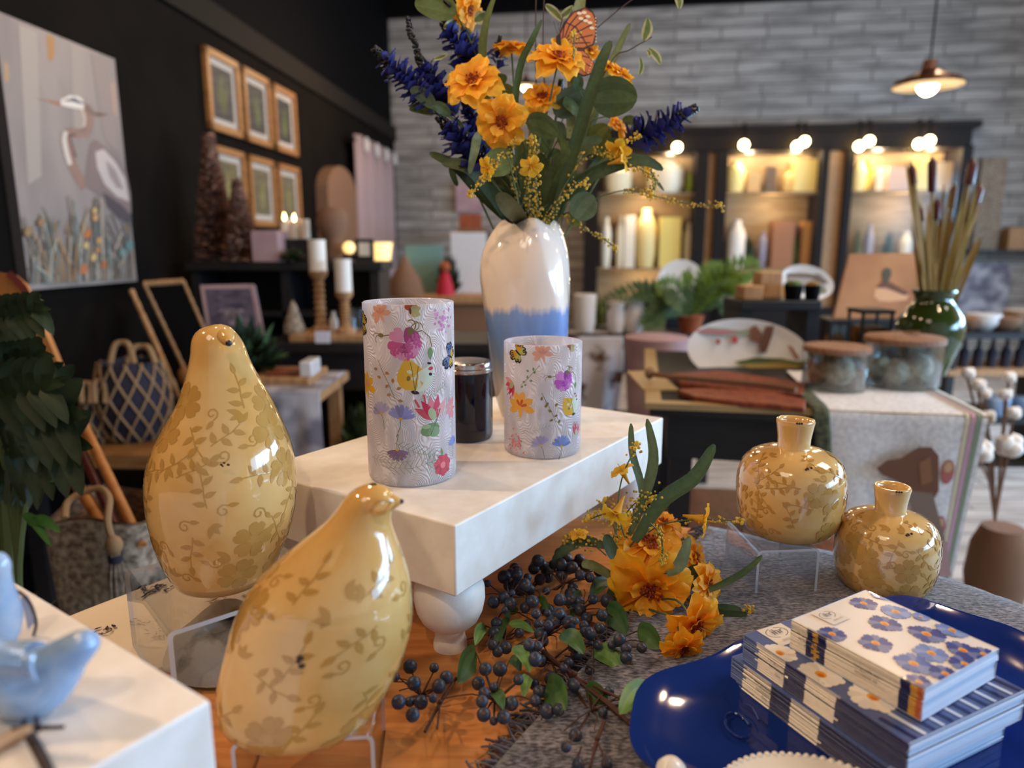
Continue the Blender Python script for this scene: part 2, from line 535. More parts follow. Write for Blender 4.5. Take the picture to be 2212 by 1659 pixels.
# grey woven runner
RO = onz(1100, 1640, TZ); RE = onz(1530, 1150, TZ); RF = (RE - RO).normalized(); RS = V((RF.y, -RF.x, 0)); RW = (RE - RO).length
def runner(u, v):
    p = RO + RF * (-.25 + u * (RW + .25)) + RS * (v * .78)
    q = drape(p, .005); q.z += .0012 * mnoise.noise(p * 22)
    return q
t = thing('table_runner', 'dark grey knitted table runner with a frayed fringe under the napkins', 'table runner', (RO.x, RO.y, TZ))
obj('woven_cloth', MB().grid(runner, 60, 60), 'grey_weave', t, solid=.005)
fm = MB(); y1, y2 = hx('5d5863'), hx('8f7a60')
for i in range(520):
    s = -.25 + (RW + .25) * i / 520; b = RO + RF * (s + RND.uniform(-.003, .003)) + RS * RND.uniform(0, .01)
    L = RND.uniform(.012, .034); a = RND.uniform(-.7, .7); d = (-RS * math.cos(a) + RF * math.sin(a))
    k = RND.uniform(-.008, .008); h = RND.uniform(.003, .013)
    pts = [drape(b, .004), drape(b + d * L * .5 + RF * k, h), drape(b + d * L, RND.uniform(.002, .008))]
    fm.tube(spl(pts, 5), .0011 if i % 9 else .0006, 4, 0, jc(y1 if i % 9 else y2, .35))
tag(obj('fringe', fm, 'fringe_yarn', t), kind='stuff')

# cream printed cloth
CA = onz(365, 1437, TZ); CB = onz(480, 1380, TZ); CE = (CB - CA).normalized(); CS = V((-CE.y, CE.x, 0))
def toile(u, v):
    p = CA + CE * (-.22 + u * .62) + CS * (v * .34)
    q = drape(p, .003); q.z += .002 * mnoise.noise(p * 15)
    return q
t = thing('table_runner', 'cream cloth printed with dark plum sprigs hanging over the left table edge', 'table runner', (CA.x, CA.y, TZ))
obj('cream_cloth', MB().grid(toile, 50, 40), 'toile', t, solid=.002)
tm = MB(); ink = hx('41343f')
for i in range(46):
    u, v = RND.random() * .94 + .03, RND.random() * .9 + .06
    mo = []
    for k in range(9):
        a = RND.uniform(0, 6.28); rr = RND.uniform(0, 1); mo.append((leaf2(rr * math.cos(a) * 1.3, rr * math.sin(a) * .8, RND.uniform(0, 6.28), RND.uniform(.35, .8), RND.uniform(.12, .25)), jc(ink, .3)))
    mo += [(p, ink) for p in curl2(0, 0, RND.uniform(0, 6), .5, .9, .09)]
    decal(tm, toile, u, v, RND.uniform(0, 6), .016, mo, off=.0025)
obj('sprig_print', tm, 'print_ink', t)

# white slab riser on turned legs
N0 = onz(985, 1291, .85); N0.z = SZ
NR = onz(1433, 902, SZ); NL = onz(524, 1021, SZ)
e1 = (NR - N0).normalized(); e2 = V((-e1.y, e1.x, 0)); LX = (NR - N0).length; LY = (NL - N0).length
rz1 = math.atan2(e1.y, e1.x)
def slab(x, y, z=SZ): return N0 + e1 * x + e2 * y + V((0, 0, z - SZ))
t = thing('display_riser', 'white painted riser board on turned legs holding the glass holders and tall vase', 'riser', tuple(slab(LX / 2, LY / 2, TZ)), rz1)
obj('riser_board', MB().box((-LX / 2, -LY / 2, SZ - .075 - TZ), (LX / 2, LY / 2, SZ - TZ)), 'white_paint', t, world=False, bevel=.0022, seg=3)
lp = [(.0185, 0), (.0185, .006), (.0165, .012), (.016, .022), (.0165, .024), (.024, .027), (.031, .034), (.036, .045), (.0385, .058), (.038, .07), (.034, .082), (.028, .0895), (.028, .091)]
for sx in (-1, 1):
    for sy in (-1, 1):
        obj('leg', MB().lathe(lp, 32, (sx * (LX / 2 - .045), sy * (LY / 2 - .045), 0)), 'white_paint', t, world=False)

# white box riser in the near left corner
BC = onz(455, 1513, .925); b1 = (onz(0, 1237, .925) - BC).normalized(); b2 = V((-b1.y, b1.x, 0))
rz2 = math.atan2(b1.y, b1.x)
t = tag(obj('display_block', MB().box((0, 0, TZ - .925), (.42, .2, 0)), 'white_paint', bevel=.002, seg=3), 'white painted block in the near corner under the blue birds', 'riser')
t.location = BC; t.rotation_euler = (0, 0, rz2)

# clear bent acrylic risers: local x across, y deep
def acrylic(label, at, rz, w, d, h, th=.004, dz=0):
    t = thing('acrylic_riser', label, 'display stand', at, rz, 'clear acrylic risers')
    r = .006; pts = [(-w / 2, 0), (-w / 2, h - r)] + [(-w / 2 + r - r * math.cos(a), h - r + r * math.sin(a)) for a in (.4, .8, 1.2)] + [(-w / 2 + r, h)]
    pts += [(-x, z) for x, z in pts[::-1]]
    inner = []
    for (x, z) in pts:
        s = (w / 2 - th) / (w / 2); inner.append((x * s, z if z < 1e-6 else min(z, h - th) if abs(x) < w / 2 - r * .5 else z - th * .6))
    m = MB(); n = len(pts); vs = []
    for y in (0, d):
        vs += [(x, y, z) for x, z in pts] + [(x, y, z) for x, z in inner]
    k = 2 * n; fs = []
    for i in range(n - 1):
        fs += [(i, i + 1, n + i + 1, n + i)[::-1], (k + i, k + i + 1, k + n + i + 1, k + n + i), (i, i + 1, k + i + 1, k + i), (n + i, n + i + 1, k + n + i + 1, k + n + i)[::-1]]
    ends = [(0, n, k + n, k), (n - 1, 2 * n - 1, k + 2 * n - 1, k + n - 1)[::-1]]
    big = [f for i, f in enumerate(fs) if i % 4 > 1]; rim_ = [f for i, f in enumerate(fs) if i % 4 < 2]
    m.add(vs, big, 0); m.add([], [], 0)
    for f in rim_ + ends: m.f.append(f); m.mi.append(1); m.c.append(None)
    obj('bent_sheet', m, ['acrylic', 'acrylic_edge'], t, world=False)
    return t
# riser under the tall bird: bend A-B
A1 = onz(268, 1235, .85); B1 = onz(360, 1368, .85); ab = (A1 - B1); L1 = ab.length; ab.normalize()
ax = V((ab.y, -ab.x, 0)); W1 = .16
c1 = B1 + ax * (W1 / 2)
acrylic('clear acrylic riser under the tall upright yellow bird', (c1.x, c1.y, TZ + .004), math.atan2(ax.y, ax.x), W1, L1, .85 - TZ - .004, .0045)
B2 = onz(808, 1588, .82); A2 = onz(497, 1607, .82); ax2 = (B2 - A2); W2 = ax2.length; ax2.normalize(); c2_ = (A2 + B2) / 2
acrylic('low clear acrylic riser under the sideways yellow bird', (c2_.x, c2_.y, TZ), math.atan2(ax2.y, ax2.x), W2, .085, .06, .003)
A3 = onz(1630, 1290, TZ + .005); B3 = onz(1763, 1285, TZ + .005); ax3 = (B3 - A3); W3 = ax3.length; ax3.normalize(); c3_ = (A3 + B3) / 2
acrylic('clear acrylic riser under the taller round yellow vase', (c3_.x, c3_.y, TZ + .006), math.atan2(ax3.y, ax3.x), W3, .10, .826 - TZ - .006, .003)

# mottled bundle beneath the tall bird's riser
mat('mottle', '8d8780', rough=.95, c2='2e2a24', ns=22, nd=7, ramp=(.52, .68), bump=.6, bs=60)
bm = MB(); cc = c1 + ab * (L1 * .5)
def bund(u, v):
    a = 2 * PI * u; r = .068 * min(1, v * 1.02)
    x, y = r * math.cos(a), r * math.sin(a) * 1.02
    q = cc + ax * x + ab * y
    h = .036 * (1 - v ** 4) * (1 + .35 * mnoise.noise(V((x, y, 0)) * 38)) + .002
    return V((q.x, q.y, TZ + .004 + max(h, 0)))
tag(obj('fleece_bundle', bm.grid(bund, 36, 14, closeu=True), 'mottle'), 'mottled grey fluffy bundle beneath the clear riser of the tall bird', 'bundle')

# ---------------------------------------------------------------- glazed birds and vases
mat('yellow_glaze', 'dfb574', rough=.10, coat=.7, c2='d6a35c', ns=14, nd=3, ramp=(.4, .62))
mat('glaze_print', 'a8762c', rough=.07, coat=.8, attr=True)
mat('glaze_chip', '3a2520', rough=.6)
mat('dark_paint', '2e2330', rough=.35)
GP = hx('bd8f4a'); GP2 = hx('c39752')

def gl_motif(kind):
    m = []
    if kind == 0:
        m += [(p, c) for p, c in flower2(GP, 5, 1)]
        m += [(petal2(0, 0, .6 + k * 1.26, .3, .2), GP2) for k in range(5)]
    elif kind == 1:
        m += [(p, GP) for p in line2([(-1, -.4), (-.4, -.1), (.2, .1), (.9, .5)], .07)]
        for x, y, a in ((-.8, -.3, 1.7), (-.4, -.1, -.9), (0, .05, 1.9), (.3, .15, -.6), (.9, .5, .6)): m.append((leaf2(x, y, a, .75, .34), GP))
    elif kind == 2:
        m += [(p, GP) for p in curl2(0, 0, 0, .4, 1.1, .08)] + [(leaf2(0, 0, 3.4, .6, .28), GP)]
    else:
        for k in range(3): m.append((leaf2(0, 0, .3 + k * .8, .9 - .15 * k, .32), GP))
    return m

def glaze_pattern(S, n, size, vr, parent, ur=(0, 1), seed=3):
    r = random.Random(seed); pts = []; mb = MB()
    for i in range(n * 40):
        if len(pts) >= n: break
        u, v = r.uniform(*ur), r.uniform(*vr); p = S(u, v); k = 0 if len(pts) < n * .22 else r.choice((1, 1, 2, 3))
        sz = size * (1 if k == 0 else .8)
        if all((p - q).length > (sz + s2) * .60 for q, s2 in pts):
            pts.append((p, sz)); decal(mb, S, u, v, r.uniform(0, 6.28), sz, gl_motif(k), off=.00025)
    return obj('glazed_floral_pattern', mb, 'glaze_print', parent)

def slices(rows, Y0, depth, lean=0):
    """rows: (py, xl, xr) silhouette at distance Y0, bottom first -> surface S(u,v)"""
    zs, cx, rx = [], [], []
    for py, xl, xr in rows:
        a, b = aty(xl, py, Y0), aty(xr, py, Y0)
        zs.append((a.z + b.z) / 2); cx.append((a.x + b.x) / 2); rx.append((b.x - a.x) / 2)
    n = len(rows); ts = [0]
    for i in range(1, n): ts.append(ts[-1] + math.hypot(zs[i] - zs[i - 1], .5 * (rx[i] - rx[i - 1])))
    ts = [t / ts[-1] for t in ts]
    def S(u, v):
        a = 2 * PI * u
        z = spl1(ts, zs, v); c = spl1(ts, cx, v); r = max(spl1(ts, rx, v), .0004); d = depth(v, r)
        return V((c + r * math.cos(a), Y0 + lean * v + d * math.sin(a), z))
    return S, ts

def body_obj(S, name, parent, nu=64, nv=72):
    m = MB().grid(S, nu, nv, closeu=True)
    return obj(name, m, 'yellow_glaze', parent)

# upright bird
q1r = [(1256, 400, 560), (1250, 388, 572), (1235, 378, 585), (1200, 360, 602), (1150, 342, 622), (1090, 329, 633), (1020, 326, 634), (960, 341, 622), (910, 366, 602), (870, 388, 584), (830, 401, 563), (790, 411, 542), (765, 415, 532),
       (748, 416, 526), (735, 417, 519), (720, 423, 508), (708, 437, 497), (702, 456, 485), (700, 466, 477)]
Y1 = .70
S1, _ = slices(q1r, Y1, lambda v, r: r * .92)
b = S1(0, 0)
t = thing('bird_figurine', 'tall upright yellow glazed bird figurine with floral glaze standing on clear riser', 'figurine', (-.30, Y1, .85))
body_obj(S1, 'bird_body', t)
glaze_pattern(S1, 90, .0205, (.1, .80), t, seed=5)
mb = MB(); bp_ = aty(494, 741, Y1 - .048); fd = V((.45, -.85, -.25)).normalized(); M = frame(fd, at=bp_ - fd * .006)
mb.lathe([(.0085, -.012), (.0068, -.003), (.0045, .003), (.0024, .0065), (0.0001, .008)], 16, (0, 0, 0), M=M)
mb.v = mb.v
obj('beak', mb, 'yellow_glaze', t)
M = frame(fd, at=bp_ + fd * .0005)
obj('beak_tip', MB().ball((0, 0, 0), .0030, 10, 8, M=M), 'dark_paint', t)
mb = MB()
for px, py, s in ((478, 1004, .0012), (484, 1000, .0011), (493, 1004, .0013), (481, 1007, .0009)):
    mb.ball(aty(px, py, Y1 - .0655), s, 8, 6, (1.2, .4, .9))
obj('glaze_chips', mb, 'glaze_chip', t)

# sideways bird
q2r = [(1569, 640, 700), (1566, 610, 735), (1558, 545, 770), (1545, 500, 795), (1520, 479, 817), (1490, 475, 836), (1450, 479, 858), (1400, 491, 877), (1350, 505, 888), (1300, 526, 889), (1250, 560, 883), (1200, 615, 869), (1160, 664, 854),
       (1130, 700, 845), (1105, 723, 846), (1085, 738, 850), (1070, 750, 849), (1058, 765, 841), (1050, 783, 828), (1046, 797, 815)]
Y2 = .515
def dep2(v, r): return min(r * .86, .050 + r * .08) if v < .6 else r * .88
S2, _ = slices(q2r, Y2, dep2)
t = thing('bird_figurine', 'crouching yellow glazed bird figurine seen side-on with closed eye, nearest the camera', 'figurine', (-.15, Y2, .82))
body_obj(S2, 'bird_body', t)
glaze_pattern(S2, 64, .020, (.1, .74), t, seed=9)
tip = aty(869, 1083, Y2 - .004); bs = aty(842, 1084, Y2 - .002); fd = (tip - bs).normalized(); M = frame(fd, at=bs)
L = (tip - bs).length
obj('beak', MB().lathe([(.0085, -.004), (.0075, 0), (.0045, L * .5), (.0022, L * .9), (.0001, L)], 14, M=M), 'yellow_glaze', t)
obj('beak_tip', MB().ball(tip - fd * .0008, .0021, 8, 6), 'dark_paint', t)
def almond(cx, cy, a, b, rot, yo):
    pts = []
    for i in range(25):
        th = 2 * PI * i / 24; x = a * math.cos(th); y = b * math.sin(th) * (1 - .35 * abs(math.cos(th)))
        px = cx + x * math.cos(rot) - y * math.sin(rot); py = cy + x * math.sin(rot) + y * math.cos(rot)
        pts.append(aty(px, py, Y2 + yo + .005 * ((x / a) ** 2)))
    return pts
obj('eyelid', MB().tube(almond(824, 1094, 25, 14, -.45, -.0235), .0018, 8), 'yellow_glaze', t)
mb = MB()
for px, py, s in ((648, 1422, .0022), (644, 1430, .0014), (650, 1440, .0017), (655, 1437, .0012), (527, 1288, .0012)):
    mb.ball(aty(px, py, Y2 - (.0565 if px > 560 else .03)), s, 8, 6, (1.3, .5, .9))
obj('glaze_chips', mb, 'glaze_chip', t)

# round vases
def vase_prof(R):
    k = R / .0735
    return [(r * k, z * k) for r, z in ((.050, 0), (.054, .001), (.060, .006), (.067, .018), (.0715, .034), (.0735, .055), (.0735, .075), (.071, .092), (.065, .105), (.056, .114), (.044, .120), (.030, .1235),
            (.0225, .1245), (.0215, .127), (.0222, .140), (.0250, .158), (.0258, .1625), (.0250, .165), (.0225, .1655), (.0195, .164), (.0175, .160), (.0155, .140), (.015, .128), (.03, .118), (.05, .105))]
def yellow_vase(P, R, label, seed):
    t = thing('vase', label, 'vase', tuple(P))
    pr = vase_prof(R); 
    body = MB().lathe(pr, 64, P)
    obj('vase_body', body, 'yellow_glaze', t, sharp=60)
    out = pr[:12]; L = [0]
    for i in range(1, len(out)): L.append(L[-1] + math.hypot(out[i][0] - out[i - 1][0], out[i][1] - out[i - 1][1]))
    L = [x / L[-1] for x in L]
    def S(u, v):
        r = spl1(L, [o[0] for o in out], v) + .0001; z = spl1(L, [o[1] for o in out], v); a = 2 * PI * u
        return P + V((r * math.cos(a), r * math.sin(a), z))
    glaze_pattern(S, 70, .016, (.1, .9), t, seed=seed)
    mb = MB()
    for k in range(4): mb.ball(S(.735 + .007 * k * (1 if k % 2 else .4), .79 + .006 * k), .0016, 7, 5, (1, 1, .8))
    for k in range(3): mb.ball(P + V((math.cos(4.4 + .12 * k) * .0235, math.sin(4.4 + .12 * k) * .0235, pr[18][1])), .0014, 7, 5)
    obj('glaze_chips', mb, 'glaze_chip', t)
PA = onz(1700, 1146, .826); PB = onz(1905, 1268, TZ + .006)
yellow_vase(PA, 223 / 2 * mpp(PA + V((0, 0, .06))) * 1.0, 'larger round yellow vase raised on a clear stand beside the flowers', 21)
yellow_vase(PB, 206 / 2 * mpp(PB + V((0, 0, .05))), 'lower round yellow vase standing directly on the grey runner', 33)

# ---------------------------------------------------------------- glass on the white riser
def frosted(name):
    m = bpy.data.materials.new(name); m.use_nodes = True; nt = m.node_tree; N, L = nt.nodes, nt.links
    b = N['Principled BSDF']; b.inputs['Base Color'].default_value = hx('f6eeee'); b.inputs['Roughness'].default_value = .28
    b.inputs['Coat Weight'].default_value = .35
    tc = N.new('ShaderNodeTexCoord'); mp = N.new('ShaderNodeMapping'); mp.inputs['Scale'].default_value = (1, 1, .55)
    L.new(tc.outputs['Object'], mp.inputs[0])
    nz = N.new('ShaderNodeTexNoise'); nz.inputs['Scale'].default_value = 30; nz.inputs['Detail'].default_value = 1; L.new(mp.outputs[0], nz.inputs['Vector'])
    sc = N.new('ShaderNodeVectorMath'); sc.operation = 'MULTIPLY_ADD'; sc.inputs[1].default_value = (.16, .16, .16); L.new(nz.outputs['Color'], sc.inputs[0]); L.new(mp.outputs[0], sc.inputs[2])
    wv = N.new('ShaderNodeTexWave'); wv.inputs['Scale'].default_value = 85; wv.inputs['Distortion'].default_value = 1; L.new(sc.outputs[0], wv.inputs['Vector'])
    ad = N.new('ShaderNodeMath'); ad.operation = 'ADD'; L.new(nz.outputs['Fac'], ad.inputs[0]); L.new(wv.outputs['Fac'], ad.inputs[1])
    bp = N.new('ShaderNodeBump'); bp.inputs['Strength'].default_value = .7; bp.inputs['Distance'].default_value = .002
    L.new(ad.outputs[0], bp.inputs['Height']); L.new(bp.outputs[0], b.inputs['Normal'])
    tl = N.new('ShaderNodeBsdfTranslucent'); tl.inputs['Color'].default_value = hx('f4f0f6')
    tp = N.new('ShaderNodeBsdfTransparent')
    m1 = N.new('ShaderNodeMixShader'); m1.inputs[0].default_value = .42; L.new(b.outputs[0], m1.inputs[1]); L.new(tl.outputs[0], m1.inputs[2])
    m2 = N.new('ShaderNodeMixShader'); m2.inputs[0].default_value = .15; L.new(m1.outputs[0], m2.inputs[1]); L.new(tp.outputs[0], m2.inputs[2])
    L.new(m2.outputs[0], N['Material Output'].inputs['Surface']); MATS[name] = m
frosted('frosted_glass')
mat('glass_print', 'ffffff', rough=.25, attr=True, coat=.3, tl=.3)

def cylp(P, r, px, py):
    d = ray(px, py); o = CAM - P
    a = d.x ** 2 + d.y ** 2; b = 2 * (o.x * d.x + o.y * d.y); c = o.x ** 2 + o.y ** 2 - r * r
    D = b * b - 4 * a * c
    t = (-b - math.sqrt(max(D, 0))) / (2 * a); q = CAM + d * t - P
    return (math.atan2(q.y, q.x) / (2 * PI)) % 1, q.z
PK, PKd, PKl, RED, OR_, YE, BLK = hx('d6659f'), hx('b04a80'), hx('e89fc4'), hx('d0505f'), hx('e8a090'), hx('e7b63c'), hx('2b2b33')
GR, GRd, LI, BLU, BRN, OLV, PCH = hx('7e9a6a'), hx('55753f'), hx('a8a2cc'), hx('8596cf'), hx('a5643f'), hx('8a7a45'), hx('eab39c')
def m_rose(c, cd, cl):
    m = [(petal2(.1 * math.cos(a), .1 * math.sin(a), a, .95, .95), k) for a, k in ((-2.6, c), (-1.9, cl), (-1.1, c), (-.4, cl), (.3, c), (1.0, cd), (2.4, cl))]
    m += [(petal2(0, 0, a, .6, .6), k) for a, k in ((-1.5, cd), (-2.3, c), (-.7, c))]
    m += [(p, OLV) for p in curl2(.35, .7, .7, .5, .55, .07) + curl2(.3, .8, 1.4, .55, .5, .06, s=-1) + line2([(.3, .6), (1.0, .85), (1.5, .5), (1.7, -.1)], .06) + curl2(.4, .8, .1, .4, .6, .05)]
    m += [(leaf2(1.6, -.1, -1.5, .8, .36), GR), (el(.3, .75, .17, .22), OLV), (el(-1.5, .3, .2, .13), OLV)]
    m += [(p, OLV) for p in line2([(-1.3, .3), (-.95, .4)], .06) + curl2(-1.6, .3, 3.4, .4, .4, .04) + curl2(-1.6, .3, 2.6, .4, .4, .04)]
    return m
def m_cosmos(c, k=1): return [(petal2(0, 0, PI * .12 + i * PI * .13, 1, .3), jc(c, .2)) for i in range(7)] + [(el(0, 0, .13, .1), YE)] + [(p, GRd) for p in line2([(0, -.1), (.02, -.6), (-.15, -1.3)], .04)]
def m_carn(c):
    m = []
    for i in range(14):
        a = 2 * PI * i / 14; m.append((petal2(0, 0, a, 1 - .12 * (i % 2), .5, .02), jc(c, .2)))
    return m + [(el(0, 0, .3, .3), hx('ef8a94'))] + [(leaf2(.1, .8, 1.5, .8, .25), GR)]
def m_lily(c, c2): return [(petal2(0, 0, a, 1, .5, -.1), c) for a in (-.3, .5, 1.3, 2.0, 2.8, 3.5)] + [(petal2(0, 0, a, .55, .2), c2) for a in (.3, 1.2, 2.1)] + [(leaf2(0, .1, -1.6, 1.0, .3), c)]
def m_flut(c, c2, spots): 
    m = [(petal2(0, 0, a, l, w), BLK) for a, l, w in ((.5, 1.1, .9), (2.6, 1.1, .9), (-.6, .9, .75), (3.8, .9, .75))]
    m += [(petal2(.02, 0, a, l * .85, w * .8), k) for a, l, w, k in ((.5, 1.1, .9, c), (2.6, 1.1, .9, c), (-.6, .9, .75, c2), (3.8, .9, .75, c2))]
    m += [(el(l * math.cos(a), l * math.sin(a), .09, .06, a), spots) for a in (.3, .55, .8, 2.35, 2.6, 2.85, -.5, -.75, 3.7, 3.95) for l in (.6, .75)]
    return m + [(el(0, 0, .08, .4), BLK)]
def m_half(): return [(leaf2(0, -.9, 2.05, 1.9, 1.5), YE), (leaf2(0, -.9, 1.2, 1.8, 1.0), hx('dfe5d0')), (el(-.5, .1, .17, .1), hx('e8e4c8')), (el(-.25, -.2, .12, .1), hx('e8e4c8')), (el(-.5, -.25, .1, .14), OLV), (el(.55, .5, .14, .1, .5), RED), (el(.6, .2, .1, .08), BLK), (el(.4, .75, .12, .06), BLK), (el(0, -.9, .22, .1), BLK)] + [(p, OLV) for p in line2([(0, -.9), (-.45, .3), (-.6, .6)], .04) + line2([(0, -.9), (-.15, .5)], .04)]
def m_tulip(): return [(leaf2(0, 0, a, 1.5, .5), k) for a, k in ((2.5, RED), (1.7, hx('e88a93')), (2.1, hx('c92f4e')), (1.3, hx('d9546a')), (.8, hx('eab0ac')))] + [(el(-.15, .35, .25, .4, .3), hx('b9c79a'))] + [(p, RED) for p in line2([(-.9, .9), (-1.1, 1.4)], .12) + line2([(-.5, 1.1), (-.55, 1.6)], .1)]
def m_green(): return [(el(0, 0, .8, .5, .2), GR), (el(.3, -.2, .5, .4), hx('93ab80')), (el(-.3, .25, .35, .18), hx('a9c096'))] + [(p, GRd) for p in line2([(0, -.4), (.6, .8), (.9, 1.5)], .07)]
def m_sprig(c): 
    m = [(p, OLV) for p in line2([(-.5, 1.5), (-.2, .7), (.1, 0), (.4, -1)], .04)]
    for x, y in ((-.6, .9), (-.05, .7), (-.4, .35), (.45, .3), (.1, -.1), (.6, -.4), (.2, -.7), (.6, -1.1)): m.append((leaf2(x, y, RND.uniform(0, 6), .34, .2), c))
    return m
def m_fern(c):
    m = [(p, c) for p in line2([(-1.4, .2), (0, 0), (1.3, .1)], .03)]
    for i in range(9):
        x = -1.2 + i * .28; m += [(p, c) for p in line2([(x, .12 - i * .01), (x + .28, .42)], .028) + line2([(x, .12), (x + .26, -.25)], .028)]
    return m
def m_dots(c, n=26): return [(el(RND.gauss(0, .4), RND.gauss(0, .5), .11, .11, 0, 5), jc(c, .25)) for _ in range(n)]
def m_gbug(): return [(leaf2(0, 0, a, 1, .8), k) for a, k in ((1.2, BRN), (2.0, hx('b0532f')), (.5, hx('b7a870')), (-.2, hx('c4b47c')))] + [(el(0, 0, .1, .3, .3), hx('6b3a26'))]

def holder(label, bx, by, wpx, ytop, motifs):
    P = onz(bx, by, SZ); r = wpx / 2 * mpp(P); h = aty(bx, ytop, P.y).z - SZ
    t = thing('candle_holder', label, 'candle holder', tuple(P))
    w = .0028
    m = MB().lathe([(.001, .0008), (r * .94, .0008), (r * .985, .003), (r, .008), (r, h - .001), (r - w / 2, h), (r - w, h - .001), (r - w, .009), (r * .9, .005), (.001, .005)], 72, P)
    obj('frosted_cylinder', m, 'frosted_glass', t, sharp=50)
    mm = MB()
    def S(u, v):
        a = 2 * PI * u; return P + V((r * math.cos(a), r * math.sin(a), h * v))
    for px, py, sp, rot, mo in motifs:
        u, z = cylp(P, r, px, py)
        decal(mm, S, u, z / h, rot, sp * mpp(P), mo, off=.0002)
    for k in range(16):      # the far side carries the same print
        decal(mm, S, RND.uniform(.08, .42), RND.uniform(.1, .9), RND.uniform(-.5, .5), .013, RND.choice((m_rose(PK, PKd, PKl), m_cosmos(LI), m_lily(PCH, OR_), m_sprig(OLV), m_carn(RED))), off=.0002)
    obj('printed_flowers', mm, 'glass_print', t)
    return P, r, h
GT = [(873, 742, 33, -.1, m_rose(PK, PKd, PKl)), (822, 678, 22, .5, m_lily(PCH, OR_)), (886, 672, 22, -.2, m_gbug()), (905, 812, 38, -.25, m_half()), (940, 905, 34, .1, m_tulip()), (930, 928, 27, 0, m_green()),
      (824, 893, 25, .3, m_cosmos(LI)), (866, 905, 30, -.15, m_cosmos(hx('8f93cf'))), (858, 972, 25, PI, m_cosmos(hx('8b7396'))), (957, 1004, 24, .2, m_carn(RED)), (955, 690, 30, .1, m_dots(hx('d88fb6'), 40)),
      (836, 828, 32, .1, m_sprig(hx('b38a58'))), (786, 700, 26, 1.4, m_flut(YE, hx('c9b45a'), BLK)), (794, 835, 30, .2, m_lily(YE, OR_)), (972, 770, 28, 1.2, m_flut(hx('6f86b8'), YE, BLK)), (905, 980, 38, -.3, m_fern(hx('9aa58c'))),
      (890, 1012, 40, .15, m_fern(hx('a3a596'))), (978, 960, 20, 0, m_cosmos(BLU)), (975, 880, 22, 1.5, m_lily(hx('e59aa0'), PCH)), (840, 1000, 36, .05, m_fern(hx('aeb0a4'))), (940, 850, 26, .4, m_fern(hx('9fb193')))]
PT, rT, hT = holder('tall frosted glass candle holder printed with flowers and butterflies', 892, 1024, 187, 650, GT)
GS = [(1119, 762, 24, .9, m_flut(YE, hx('cfc864'), BLK)), (1218, 822, 21, -.1, m_rose(hx('c862c4'), hx('a23f9c'), hx('e08fd0'))), (1172, 765, 20, .3, m_lily(PCH, OR_)), (1231, 752, 15, -.2, m_gbug()), (1124, 878, 30, .05, m_lily(hx('f0b24a'), hx('d2622e'))),
      (1237, 872, 25, .15, m_half()), (1108, 825, 22, 2.2, m_tulip()), (1168, 962, 21, .4, m_cosmos(LI)), (1213, 964, 24, -.1, m_cosmos(BLU)), (1244, 940, 18, -.4, m_tulip()), (1112, 955, 24, 0, m_dots(hx('dd8d93'), 44)), (1188, 888, 26, .1, m_sprig(OLV)),
      (1140, 815, 22, -1.1, m_sprig(GR)), (1160, 930, 24, .3, m_fern(hx('b9bcae')))]
PS, rS, hS = holder('short frosted glass candle holder printed with flowers beside the navy jar', 1171, 970, 164, 735, GS)

# navy glass jar candle with mirrored lid
thin('navy_glass', '7c88a8', .04, .4, .35)
mat('smoke_glass', '8d93a0', rough=.03, trans=.9, ior=1.3)
mat('navy_wax', '2f4272', rough=.35)
mat('mirror_metal', 'c9c2ba', rough=.16, metal=1)
PJ = onz(1009, 944, SZ); rJ = 111 / 2 * mpp(PJ); hJ = aty(1009, 800, PJ.y).z - SZ
t = thing('candle_jar', 'navy smoked glass candle jar with mirrored lid between the printed holders', 'candle', tuple(PJ))
obj('jar_glass', MB().lathe([(.001, .001), (rJ * .93, .001), (rJ * .98, .004), (rJ, .010), (rJ, hJ), (rJ - .003, hJ), (rJ - .003, .014), (.001, .014)], 56, PJ), 'navy_glass', t, sharp=50)
obj('wax', MB().lathe([(.001, .022), (rJ - .02, .022), (rJ - .0045, .028), (rJ - .0045, hJ - .004), (.001, hJ - .004)], 40, PJ), 'navy_wax', t)
obj('lid', MB().lathe([(.001, hJ), (rJ * 1.01, hJ), (rJ * 1.02, hJ + .003), (rJ * 1.01, hJ + .005), (rJ * .97, hJ + .006), (rJ * .97, hJ + .011), (rJ * .93, hJ + .0135), (rJ * .85, hJ + .014), (.001, hJ + .0132)], 56, PJ), 'mirror_metal', t, sharp=35)

